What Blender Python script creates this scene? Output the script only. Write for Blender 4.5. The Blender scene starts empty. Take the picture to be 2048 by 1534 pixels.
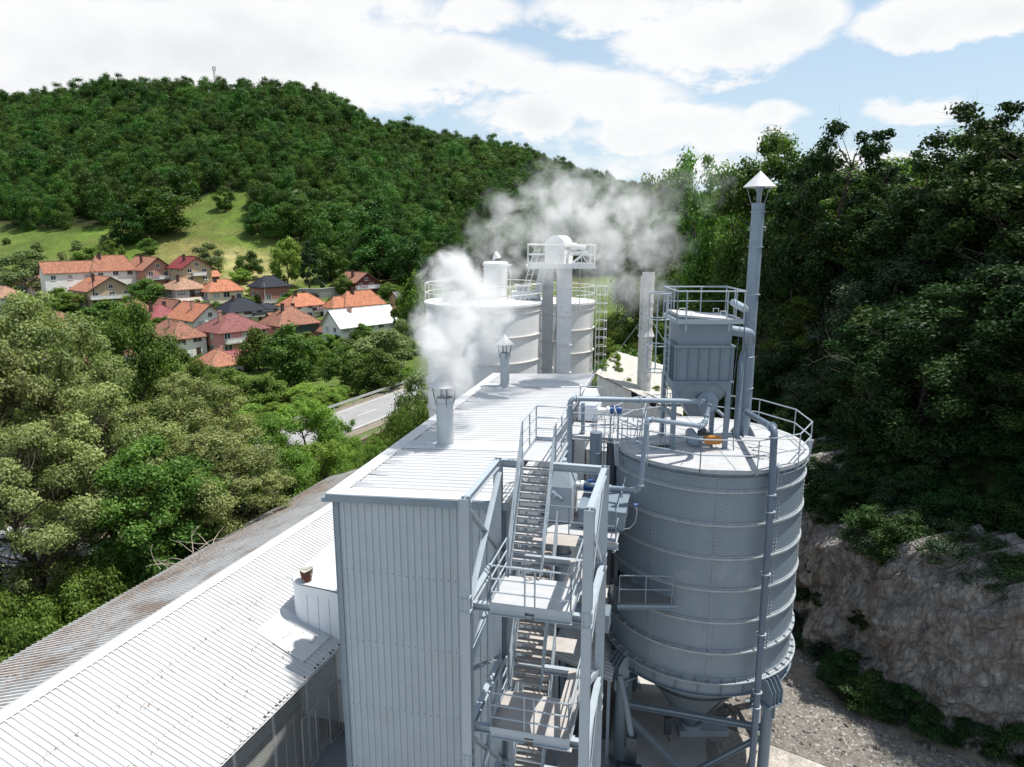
import bpy, math, random
import numpy as np
from mathutils import Matrix, Vector
S = bpy.context.scene
COL = S.collection
R = math.radians
# ------------------------------------------------------------------ camera
CH = 21.8
cam_d = bpy.data.cameras.new('camera'); cam = bpy.data.objects.new('camera', cam_d); COL.objects.link(cam)
cam_d.sensor_width = 36.0; cam_d.lens = 36.0 * 1420.0 / 2048.0; cam_d.clip_start = 0.3; cam_d.clip_end = 6000.0
PITCH = R(12.0)
cam.location = (0, 0, CH); cam.rotation_euler = (R(90) - PITCH, 0, 0); S.camera = cam
# ------------------------------------------------------------------ sun and sky
SUN_EL, SUN_AZ = R(69), R(14)          # azimuth counted from +X (right) towards +Y (ahead)
sd = bpy.data.lights.new('sun', 'SUN'); so = bpy.data.objects.new('sun', sd); COL.objects.link(so)
sd.energy = 5.0; sd.angle = R(0.5); sd.color = (1.0, 0.955, 0.88)
sv = Vector((math.cos(SUN_EL) * math.cos(SUN_AZ), math.cos(SUN_EL) * math.sin(SUN_AZ), math.sin(SUN_EL)))
so.rotation_euler = sv.to_track_quat('Z', 'Y').to_euler(); so.location = (60, 10, 120)
S.view_settings.view_transform = 'Standard'; S.view_settings.look = 'None'
S.view_settings.exposure = 0.30; S.view_settings.gamma = 1.0
W = bpy.data.worlds.new('World'); S.world = W; W.use_nodes = True
S.cycles.max_bounces = 7; S.cycles.diffuse_bounces = 3; S.cycles.glossy_bounces = 2
S.cycles.transmission_bounces = 4; S.cycles.transparent_max_bounces = 8; S.cycles.volume_bounces = 3
S.cycles.use_denoising = True; S.cycles.caustics_reflective = False; S.cycles.caustics_refractive = False
S.cycles.sample_clamp_indirect = 6.0

class NT:
    """small node-tree helper"""
    def __init__(s, nt): s.nt = nt; s.n = nt.nodes; s.l = nt.links
    def new(s, t, **kw):
        nd = s.n.new(t)
        for k, v in kw.items(): setattr(nd, k, v)
        return nd
    def lk(s, a, b): s.l.new(a, b)
    def put(s, sock, v):
        if isinstance(v, bpy.types.NodeSocket): s.lk(v, sock)
        elif v is not None: sock.default_value = v
    def m(s, op, a, b=None, c=None, clamp=False):
        nd = s.new('ShaderNodeMath', operation=op); nd.use_clamp = clamp
        s.put(nd.inputs[0], a); s.put(nd.inputs[1], b); s.put(nd.inputs[2], c); return nd.outputs[0]
    def vm(s, op, a, b=None):
        nd = s.new('ShaderNodeVectorMath', operation=op); s.put(nd.inputs[0], a)
        if b is not None: s.put(nd.inputs[1], b)
        return nd.outputs['Value'] if op in ('LENGTH', 'DOT_PRODUCT', 'DISTANCE') else nd.outputs[0]
    def noise(s, vec, scale, detail=4, rough=0.5, dist=0.0):
        nd = s.new('ShaderNodeTexNoise'); nd.inputs['Scale'].default_value = scale; nd.inputs['Detail'].default_value = detail
        nd.inputs['Roughness'].default_value = rough; nd.inputs['Distortion'].default_value = dist
        if vec is not None: s.lk(vec, nd.inputs['Vector'])
        return nd.outputs['Fac']
    def ramp(s, f, lo, hi, a=0.0, b=1.0):
        nd = s.new('ShaderNodeMapRange'); nd.interpolation_type = 'SMOOTHSTEP'
        s.put(nd.inputs[0], f); nd.inputs[1].default_value = lo; nd.inputs[2].default_value = hi
        nd.inputs[3].default_value = a; nd.inputs[4].default_value = b; return nd.outputs[0]
    def mix(s, f, a, b, mode='MIX'):
        nd = s.new('ShaderNodeMix'); nd.data_type = 'RGBA'; nd.blend_type = mode
        s.put(nd.inputs[0], f)
        for k, v in ((6, a), (7, b)):
            if isinstance(v, (tuple, list)): nd.inputs[k].default_value = (*v[:3], 1)
            else: s.lk(v, nd.inputs[k])
        return nd.outputs[2]

def px_dir(x, y):
    """direction (world) seen at a place of the 2048x1534 photograph, used to lay out the site plan"""
    u_ = (x - 1024.) / 1420.; v_ = -(y - 767.) / 1420.
    c, s = math.cos(PITCH), math.sin(PITCH)
    return Vector((u_, c + v_ * s, -s + v_ * c))

def build_sky():
    w = NT(W.node_tree); w.n.clear()
    out = w.new('ShaderNodeOutputWorld'); bg = w.new('ShaderNodeBackground'); w.lk(bg.outputs[0], out.inputs[0])
    sky = w.new('ShaderNodeTexSky'); sky.sky_type = 'NISHITA'; sky.sun_disc = False
    sky.sun_elevation = SUN_EL; sky.sun_rotation = R(90) - SUN_AZ
    sky.air_density = 1.0; sky.dust_density = 1.2; sky.ozone_density = 1.0; sky.altitude = 300
    tc = w.new('ShaderNodeTexCoord'); d = tc.outputs['Generated']
    sep = w.new('ShaderNodeSeparateXYZ'); w.lk(d, sep.inputs[0])
    # flat cloud layer coordinates: direction / (height + offset)
    den = w.m('ADD', w.m('MAXIMUM', sep.outputs[2], 0.0), 0.35)
    cmb = w.new('ShaderNodeCombineXYZ')
    w.lk(w.m('DIVIDE', sep.outputs[0], den), cmb.inputs[0]); w.lk(w.m('DIVIDE', sep.outputs[1], den), cmb.inputs[1])
    p = cmb.outputs[0]
    n1 = w.noise(p, 2.2, 8, 0.58, 0.25)
    n2 = w.noise(p, 7.0, 6, 0.6)
    # cumulus banks: centre direction (az, el in degrees), half sizes in degrees
    banks = []
    for bx, by, rx, ry, amp in [(120, 120, 430, 120, 1.0), (560, 110, 380, 120, 1.1), (860, 130, 250, 60, .9), (1040, 160, 110, 36, .8), (1060, 225, 150, 55, 1.0), (1210, 200, 180, 75, 1.0), (1330, 265, 230, 62, .95), (1420, 85, 225, 75, 1.15), (1570, 35, 120, 55, .95),
            (1250, 20, 220, 45, .8), (1930, 40, 165, 50, 1.05), (1830, 218, 95, 30, .8), (1540, 235, 80, 34, .65), (1350, 330, 260, 36, .6), (720, 10, 220, 55, .7), (950, 25, 110, 45, .75), (-420, 120, 300, 150, 1.0), (2500, 60, 330, 130, .9), (1000, -260, 500, 130, .8), (200, -380, 500, 160, .9), (1900, -420, 380, 130, .8), (1750, 320, 200, 22, .35)]:
        d_ = px_dir(bx, by).normalized(); banks.append((math.degrees(math.atan2(d_.x, d_.y)), math.degrees(math.asin(d_.z)), math.degrees(rx / 1500), math.degrees(ry / 1500), amp))
    banks += [(100, 30, 35, 14, .8), (-110, 35, 40, 16, .9), (180, 30, 50, 15, .8), (20, 62, 40, 10, .6)]
    fld = None
    az = w.m('ARCTAN2', sep.outputs[0], sep.outputs[1])
    el = w.m('ARCSINE', w.m('MINIMUM', w.m('MAXIMUM', sep.outputs[2], -1.0), 1.0))
    az = w.m('ADD', az, w.m('MULTIPLY', w.m('SUBTRACT', n1, 0.5), 0.10))
    el = w.m('ADD', el, w.m('MULTIPLY', w.m('SUBTRACT', n2, 0.5), 0.06))
    for a0, e0, sa, se, amp in banks:
        dx = w.m('MULTIPLY', w.m('SUBTRACT', az, R(a0)), 1 / R(sa))
        dy = w.m('MULTIPLY', w.m('SUBTRACT', el, R(e0)), 1 / R(se))
        r2 = w.m('ADD', w.m('MULTIPLY', dx, dx), w.m('MULTIPLY', dy, dy))
        f = w.m('MULTIPLY', w.m('SUBTRACT', 1.0, r2), amp)
        fld = f if fld is None else w.m('MAXIMUM', fld, f)
    dens = w.m('ADD', w.m('ADD', w.m('MAXIMUM', fld, -0.55), w.m('MULTIPLY', w.m('SUBTRACT', n1, 0.5), 2.6)), w.m('MULTIPLY', w.m('SUBTRACT', n2, 0.5), 1.0))
    mask = w.ramp(dens, -0.05, 0.55)
    thick = w.ramp(w.m('ADD', dens, w.m('MULTIPLY', w.m('SUBTRACT', w.noise(p, 4.0, 5, 0.55), 0.5), 2.2)), 0.35, 1.9)
    haze = w.ramp(el, R(-2), R(26), 0.80, 0.30)
    blue = w.new('ShaderNodeMix'); blue.data_type = 'RGBA'
    sc = w.vm('MULTIPLY', sky.outputs[0], None)
    sc_node = sc.node; sc_node.inputs[1].default_value = (0.12, 0.125, 0.125)
    base = w.mix(haze, sc, (0.53, 0.655, 0.75))
    cl = w.mix(thick, (0.80, 0.805, 0.81), (0.67, 0.695, 0.72))
    w.lk(w.mix(mask, base, cl), bg.inputs[0]); bg.inputs[1].default_value = 1.0
build_sky()
# ------------------------------------------------------------------ materials
def mat(name, c1, c2=None, scale=3.0, rough=0.6, bump=0.0, bscale=40.0, metal=0.0, spec=0.4, streak=0.0, dirt=None, dscale=1.2, dlo=0.55, dhi=0.75, dist=0.02, stretch=None):
    m = bpy.data.materials.new(name); m.use_nodes = True; w = NT(m.node_tree); w.n.clear()
    o = w.new('ShaderNodeOutputMaterial'); b = w.new('ShaderNodeBsdfPrincipled'); w.lk(b.outputs[0], o.inputs[0])
    b.inputs['Roughness'].default_value = rough; b.inputs['Metallic'].default_value = metal
    b.inputs['Specular IOR Level'].default_value = spec
    g = w.new('ShaderNodeNewGeometry'); p = g.outputs['Position']
    if stretch: p = w.vm('MULTIPLY', p, None); p.node.inputs[0].default_value = (0, 0, 0); w.lk(g.outputs['Position'], p.node.inputs[0]); p.node.inputs[1].default_value = stretch
    c2 = c2 or tuple(x * 0.86 for x in c1)
    col = w.mix(w.ramp(w.noise(p, scale, 6, 0.6), 0.3, 0.7), c1, c2)
    if streak:
        q = w.vm('MULTIPLY', g.outputs['Position'], None); q.node.inputs[1].default_value = (5, 5, 0.25)
        col = w.mix(w.ramp(w.noise(q, 1.3, 4, 0.6), 0.5, 0.85, 0, streak), col, tuple(x * 0.55 for x in c1))
    if dirt:
        f = w.m('MULTIPLY', w.ramp(w.noise(g.outputs['Position'], dscale, 8, 0.65), dlo, dhi), dirt[3] if len(dirt) > 3 else 1.0)
        col = w.mix(f, col, dirt[:3])
    w.lk(col, b.inputs['Base Color'])
    if bump:
        bn = w.new('ShaderNodeBump'); bn.inputs['Strength'].default_value = bump; bn.inputs['Distance'].default_value = dist
        w.lk(w.noise(g.outputs['Position'], bscale, 5, 0.6), bn.inputs['Height']); w.lk(bn.outputs[0], b.inputs['Normal'])
    return m
M = {}
M['panel'] = mat('grey painted sheet', (.395, .45, .49), (.365, .418, .457), 1.5, .45, streak=.22, dirt=(.34, .37, .38, .4), dscale=.8)
M['panel_trim'] = mat('grey trim sheet', (.21, .265, .315), None, 2, .45)
M['roof_white'] = mat('white roof sheet', (.56, .57, .58), (.52, .53, .54), 1.2, .45, streak=.15, dirt=(.46, .45, .43, .6), dscale=.7, dlo=.58, dhi=.8)
M['steel'] = mat('light grey painted steel', (.35, .405, .455), (.32, .372, .418), 3, .42, streak=.15, dirt=(.5, .48, .44, .35), dscale=2.5, dlo=.6)
M['deck'] = mat('dusty deck plate', (.45, .46, .475), (.39, .40, .415), 2.2, .6, .15, 60, dirt=(.50, .46, .41, .6), dscale=1.6)
M['deck_dark'] = mat('dark grey grating deck', (.20, .20, .20), (.15, .15, .155), 2, .7)  # dark grey of the catwalk deck plate
M['deck_brown'] = mat('brown dusty deck plate', (.42, .40, .385), (.34, .315, .295), 2, .7, .15, 60, dirt=(.36, .27, .20, .6), dscale=1.8)
M['silo'] = mat('blue grey silo paint', (.205, .26, .312), (.185, .237, .286), .7, .42, .05, 6, streak=.28, dirt=(.33, .37, .41, .35), dscale=.6, dist=.05)
M['silo_edge'] = mat('silo ring paint', (.28, .325, .36), (.36, .39, .41), 4, .45, dirt=(.66, .66, .64, .6), dscale=5)
M['filter'] = mat('filter casing paint', (.185, .235, .284), (.167, .213, .26), 1.2, .45, streak=.1)
M['pipe'] = mat('grey pipe paint', (.22, .28, .345), (.195, .25, .31), 3, .4, dirt=(.5, .5, .5, .4), dscale=4)
M['pipe_dark'] = mat('blue grey downpipe', (.10, .13, .185), (.12, .16, .215), 2, .4)
M['dusty_white'] = mat('white dusty silo paint', (.74, .745, .74), (.69, .70, .70), 1.2, .6, streak=.2, dirt=(.50, .44, .37, .6), dscale=2.4, dlo=.6, dhi=.8)
M['dusty_ring'] = mat('stained white steel', (.72, .71, .69), (.6, .57, .53), 5, .6, dirt=(.38, .26, .18, .7), dscale=5)
M['shaft'] = mat('rust spotted white shaft', (.76, .775, .79), (.68, .69, .70), 1.5, .6, streak=.35, dirt=(.22, .10, .06, .9), dscale=6, dlo=.62, dhi=.72)
M['scaly'] = mat('dust caked white pipe', (.70, .70, .68), (.55, .54, .52), 5, .9, .9, 14, dist=.08)
M['white_wall'] = mat('white painted panels', (.72, .75, .78), (.68, .71, .75), 1, .5, dirt=(.5, .49, .45, .3))
M['old_wall'] = mat('weathered white sheet', (.80, .79, .76), (.72, .71, .68), 1.5, .7, streak=.25)
M['dusty_roof'] = mat('dusty overgrown roof', (.50, .49, .46), (.40, .385, .35), 2.2, .9, .5, 9, dirt=(.45, .40, .31, .7), dscale=1.8)
M['shed_roof'] = mat('white corrugated roof', (.56, .562, .565), (.49, .492, .495), .9, .6, dirt=(.40, .33, .27, .55), dscale=1.7, dlo=.58, dhi=.72)
M['shed_roof_old'] = mat('grey mossy corrugated roof', (.56, .555, .545), (.46, .455, .45), .8, .75, dirt=(.30, .225, .17, .8), dscale=.35, dlo=.5, dhi=.66)
M['mesh_wire'] = mat('pale wire', (.55, .55, .53), None, 3, .5)
M['rust'] = mat('rusty bucket', (.13, .045, .025), (.09, .035, .02), 4, .85, .3, 20, dirt=(.6, .6, .58, .9), dscale=4, dlo=.56, dhi=.62)
M['cloth'] = mat('grey sacking cover', (.40, .39, .35), (.33, .32, .29), 5, .9)
M['dark'] = mat('black for hole shade', (.02, .02, .022), None, 3, .9)  # near-black colour standing in for the shade inside holes
M['machine_dark'] = mat('dark grey machine paint', (.07, .085, .10), (.05, .06, .075), 2, .5)
M['blue'] = mat('blue motor paint', (.015, .07, .24), (.02, .09, .30), 4, .35)
M['orange'] = mat('orange guard paint', (.50, .20, .02), (.42, .17, .02), 4, .45)
M['black'] = mat('black rubber', (.012, .012, .013), None, 4, .6)
M['cable'] = mat('white hose', (.55, .56, .56), None, 3, .5)
M['concrete'] = mat('dusty concrete', (.50, .49, .47), (.42, .41, .40), .8, .9, .2, 18, dirt=(.30, .29, .27, .6), dscale=.5)
M['court'] = mat('grey court concrete', (.30, .32, .34), (.24, .26, .28), .9, .9, .2, 25, dirt=(.16, .16, .15, .7), dscale=.6)
M['asphalt'] = mat('worn asphalt', (.30, .30, .30), (.25, .25, .25), .35, .9, .2, 40, dirt=(.20, .20, .20, .7), dscale=.25)
M['road_paint'] = mat('faded road paint', (.62, .62, .60), (.45, .45, .44), 3, .8)
M['rail_steel'] = mat('galvanised rail', (.48, .50, .51), (.42, .44, .45), 2, .4)
M['rail_rust'] = mat('rusty track rail', (.14, .075, .045), (.10, .06, .04), 3, .7)
M['sleeper'] = mat('old sleeper', (.13, .10, .08), (.09, .07, .055), 3, .9)
M['ballast'] = mat('track ballast', (.28, .24, .19), (.16, .14, .11), 14, .95, .8, 20, dist=.06, dirt=(.06, .09, .03, .8), dscale=.8)
def rockmat():
    m = mat('pale limestone', (.58, .555, .53), (.27, .255, .24), 1.9, .95, 0, dirt=(.26, .18, .13, .8), dscale=.45, dlo=.53, dhi=.66)
    w = NT(m.node_tree); b = [n for n in w.n if n.type == 'BSDF_PRINCIPLED'][0]; g = w.new('ShaderNodeNewGeometry'); p = g.outputs['Position']
    wp = w.vm('ADD', p, None); nz = w.new('ShaderNodeTexNoise'); nz.inputs['Scale'].default_value = 1.1; nz.inputs['Detail'].default_value = 5; w.lk(p, nz.inputs['Vector'])
    w.lk(w.vm('MULTIPLY', nz.outputs['Color'], (.5, .5, .5)), wp.node.inputs[1])
    q = w.vm('MULTIPLY', wp, (.8, .8, .32))
    v1 = w.new('ShaderNodeTexVoronoi'); v1.feature = 'DISTANCE_TO_EDGE'; v1.inputs['Scale'].default_value = 1.0; w.lk(q, v1.inputs['Vector'])
    v2 = w.new('ShaderNodeTexVoronoi'); v2.feature = 'DISTANCE_TO_EDGE'; v2.inputs['Scale'].default_value = 4.2; w.lk(q, v2.inputs['Vector'])
    v3 = w.new('ShaderNodeTexVoronoi'); v3.inputs['Scale'].default_value = 5.5; w.lk(q, v3.inputs['Vector'])
    col = b.inputs['Base Color'].links[0].from_socket
    sp = w.new('ShaderNodeSeparateColor'); w.lk(v3.outputs['Color'], sp.inputs[0])
    col = w.mix(w.m('MULTIPLY', sp.outputs[0], .5), col, (.20, .185, .175))
    col = w.mix(w.ramp(v1.outputs['Distance'], .0, .07, .38, 0), col, (.10, .085, .075)); col = w.mix(w.ramp(v2.outputs['Distance'], 0, .08, .22, 0), col, (.10, .088, .078))
    w.lk(col, b.inputs['Base Color'])
    h = w.m('ADD', w.m('MULTIPLY', w.ramp(v2.outputs['Distance'], 0, .2), .5), w.m('ADD', w.m('MULTIPLY', sp.outputs[0], .6), w.noise(p, 6, 6, .7)))
    bn = w.new('ShaderNodeBump'); bn.inputs['Strength'].default_value = 1.0; bn.inputs['Distance'].default_value = .35; w.lk(h, bn.inputs['Height']); w.lk(bn.outputs[0], b.inputs['Normal'])
    return m
M['rock'] = rockmat()
M['galv'] = mat('dull galvanised flue', (.43, .47, .50), (.37, .41, .44), 2.5, .45, streak=.25, dirt=(.3, .3, .3, .4), dscale=2)
M['moss'] = mat('mossy gutter dirt', (.05, .05, .035), (.08, .07, .045), 5, .95)
M['stone'] = mat('stone block', (.40, .39, .36), (.28, .27, .25), 2.5, .95, .6, 8, dist=.06)
M['bark'] = mat('grey brown bark', (.085, .065, .05), (.05, .04, .032), 5, .95, .6, 14, stretch=(1, 1, .3))
M['twig'] = mat('pale bare twig', (.20, .175, .15), (.13, .115, .10), 5, .9)
M['dead'] = mat('bleached dead wood', (.42, .36, .30), (.32, .27, .22), 5, .9)
M['pole_wood'] = mat('dark wooden pole', (.07, .05, .04), None, 4, .9)
M['mast'] = mat('mast steel', (.42, .36, .36), (.5, .5, .5), .4, .5)
M['glass'] = mat('dark window glass', (.03, .04, .05), (.06, .075, .09), .6, .12, spec=.6)
M['shutter'] = mat('rolled shutter', (.42, .43, .43), (.36, .37, .37), 1, .6)
M['win_white'] = mat('white window frame', (.75, .75, .74), None, 1, .5)
M['win_brown'] = mat('brown window frame', (.07, .045, .035), None, 1, .5)
M['brick_chimney'] = mat('dark chimney', (.05, .035, .03), (.10, .055, .04), 3, .9)
M['railing_white'] = mat('white balcony', (.74, .74, .74), None, 1, .6)
M['net'] = mat('dark green net', (.03, .085, .075), (.02, .065, .06), 2, .8)
M['laundry'] = mat('washed clothes', (.5, .5, .6), (.4, .1, .12), 2, .9)
M['car'] = mat('dark car paint', (.02, .022, .03), None, 1, .25, spec=.7)
M['tank_blue'] = mat('blue plastic', (.12, .22, .30), (.25, .3, .35), 1.5, .6)

def wallmat(name, c): return mat(name, c, tuple(x * .88 for x in c), .5, .9, .1, 30, dirt=tuple(x * .72 for x in c) + (.45,), dscale=.3)
def tilemat(name, c, c2, pitch=.33):
    """clay tiles: courses along the slope come from height, columns from both plan axes"""
    m = mat(name, c, c2, 2.5, .85, dirt=(c2[0] * .5, c2[1] * .5, c2[2] * .5, .75), dscale=.45, dlo=.56, dhi=.7)
    w = NT(m.node_tree); b = [n for n in w.n if n.type == 'BSDF_PRINCIPLED'][0]
    g = w.new('ShaderNodeTexCoord'); sp = w.new('ShaderNodeSeparateXYZ'); w.lk(g.outputs['Object'], sp.inputs[0])
    h = w.m('FRACT', w.m('MULTIPLY', sp.outputs[2], 1 / .19))
    col = b.inputs['Base Color'].links[0].from_socket
    w.lk(w.mix(w.ramp(h, 0.0, .22, .45, 0), col, tuple(x * .45 for x in c2)), b.inputs['Base Color'])
    cells = w.new('ShaderNodeTexVoronoi'); cells.inputs['Scale'].default_value = 3.2; w.lk(g.outputs['Object'], cells.inputs['Vector'])
    col2 = b.inputs['Base Color'].links[0].from_socket
    hs = w.new('ShaderNodeHueSaturation'); w.lk(col2, hs.inputs['Color'])
    csep = w.new('ShaderNodeSeparateColor'); w.lk(cells.outputs['Color'], csep.inputs[0])
    w.lk(w.m('ADD', w.m('MULTIPLY', csep.outputs[0], .5), .75), hs.inputs['Value'])
    w.lk(hs.outputs[0], b.inputs['Base Color'])
    return m
M['t_orange'] = tilemat('orange clay tiles', (.37, .165, .10), (.28, .12, .08))
M['t_bright'] = tilemat('bright orange tiles', (.44, .175, .095), (.36, .14, .08))
M['t_brown'] = tilemat('weathered brown tiles', (.30, .135, .085), (.20, .095, .07))
M['t_tan'] = tilemat('faded tan tiles', (.36, .22, .15), (.26, .15, .10))
M['t_red'] = tilemat('dark red roof sheet', (.21, .03, .035), (.17, .028, .03))
M['t_maroon'] = tilemat('maroon tiles', (.22, .085, .08), (.17, .065, .06))
M['t_pink'] = tilemat('pinkish maroon tiles', (.27, .075, .085), (.20, .06, .065))
M['t_navy'] = tilemat('black blue roof tiles', (.018, .024, .036), (.014, .018, .027))
M['t_grey'] = tilemat('grey roof sheet', (.16, .15, .16), (.12, .115, .12))
M['t_lightgrey'] = mat('old cement roof', (.38, .35, .31), (.30, .27, .24), 2, .9)
M['t_white'] = mat('bare white roof sheet', (.80, .80, .80), (.76, .76, .76), .6, .45)
for k, c in dict(white=(.80, .80, .78), cream=(.70, .62, .47), beige=(.50, .38, .26), tan=(.50, .36, .22), pink=(.60, .28, .27), lilac=(.55, .47, .49), grey=(.46, .45, .42), rosy=(.48, .27, .21), brickdark=(.16, .05, .045), offwhite=(.72, .71, .68)).items():
    M['w_' + k] = wallmat(k + ' render', c)
def brickmat():
    m = mat('red brickwork', (.30, .12, .075), (.24, .10, .065), 3, .9); w = NT(m.node_tree)
    b = [n for n in w.n if n.type == 'BSDF_PRINCIPLED'][0]; t = w.new('ShaderNodeTexBrick')
    g = w.new('ShaderNodeTexCoord'); mp = w.new('ShaderNodeMapping'); mp.inputs['Rotation'].default_value = (R(90), 0, 0)
    w.lk(g.outputs['Object'], mp.inputs[0]); w.lk(mp.outputs[0], t.inputs[0])
    t.inputs['Scale'].default_value = 2.2; t.inputs['Color1'].default_value = (.32, .125, .08, 1); t.inputs['Color2'].default_value = (.24, .09, .06, 1); t.inputs['Mortar'].default_value = (.36, .30, .26, 1)
    w.lk(t.outputs[0], b.inputs['Base Color']); return m
M['w_brick'] = brickmat()

def leafmat(name, dark, light, trans=.35, hv=.04, spec=.22, vr=.55):
    m = bpy.data.materials.new(name); m.use_nodes = True; w = NT(m.node_tree); w.n.clear()
    o = w.new('ShaderNodeOutputMaterial'); b = w.new('ShaderNodeBsdfPrincipled'); t = w.new('ShaderNodeBsdfTranslucent'); ms = w.new('ShaderNodeMixShader')
    at = w.new('ShaderNodeAttribute'); at.attribute_name = 'tone'; oi = w.new('ShaderNodeObjectInfo')
    col = w.mix(at.outputs['Fac'], dark, light)
    hs = w.new('ShaderNodeHueSaturation'); w.lk(col, hs.inputs['Color'])
    w.lk(w.m('ADD', w.m('MULTIPLY', oi.outputs['Random'], hv), .5 - hv / 2), hs.inputs['Hue'])
    w.lk(w.m('ADD', w.m('MULTIPLY', w.m('FRACT', w.m('MULTIPLY', oi.outputs['Random'], 7.31)), vr), 1 - vr * .5), hs.inputs['Value'])
    w.lk(hs.outputs[0], b.inputs['Base Color']); b.inputs['Roughness'].default_value = .5; b.inputs['Specular IOR Level'].default_value = spec
    tc = w.mix(1.0, hs.outputs[0], (1.25, 1.3, .6), 'MULTIPLY'); w.lk(tc, t.inputs[0])
    ms.inputs[0].default_value = trans; w.lk(b.outputs[0], ms.inputs[1]); w.lk(t.outputs[0], ms.inputs[2]); w.lk(ms.outputs[0], o.inputs[0])
    return m
L = {}
L['poplar'] = leafmat('olive poplar leaves', (.105, .140, .044), (.335, .385, .160), .38, .03)
L['maple'] = leafmat('mid green leaves', (.050, .100, .016), (.150, .240, .048))
L['fresh'] = leafmat('fresh green leaves', (0.0969, 0.1881, 0.0251), (0.2394, 0.3534, 0.0661))
L['willow'] = leafmat('grey green leaves', (0.0969, 0.1425, 0.0513), (0.2280, 0.2850, 0.1254))
L['forest'] = leafmat('forest leaves', (.026, .070, .013), (.084, .170, .032), .3, .05, .2, .8)
L['slope'] = leafmat('shade darkened leaves', (.014, .036, .011), (.052, .096, .028), .22, .05, .1)  # hillside shade darkened into the leaf colour
L['sunslope'] = leafmat('sun brightened slope leaves', (0.0513, 0.1083, 0.0182), (0.1425, 0.2280, 0.0456), .35, .06)  # sunlight brightened into the leaf colour
L['slope_grey'] = leafmat('bluish shade darkened leaves', (.024, .046, .026), (.066, .102, .058), .2, .04, .1)  # hillside shade and its blue cast put into the leaf colour
L['conifer'] = leafmat('conifer needles', (0.0137, 0.0342, 0.0114), (0.0342, 0.0684, 0.0205), .1)
L['blossom'] = leafmat('cream blossom', (.40, .40, .28), (.55, .55, .42), .2)
L['grass'] = leafmat('grass blades', (0.0798, 0.1368, 0.0228), (0.1938, 0.2508, 0.0684), .3)

# ------------------------------------------------------------------ mesh helpers
WM = {}
IDM = Matrix.Identity(4)
A_ = R(13.7)
PL = Matrix.Translation((-.2, 19.45, 0)) @ Matrix.Rotation(-A_, 4, 'Z')      # plant frame: a to the right, b away, z up
def P(a, b, z=0): return PL @ Vector((a, b, z))
def unit(v): v = np.asarray(v, float); return v / (np.linalg.norm(v) + 1e-12)

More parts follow.
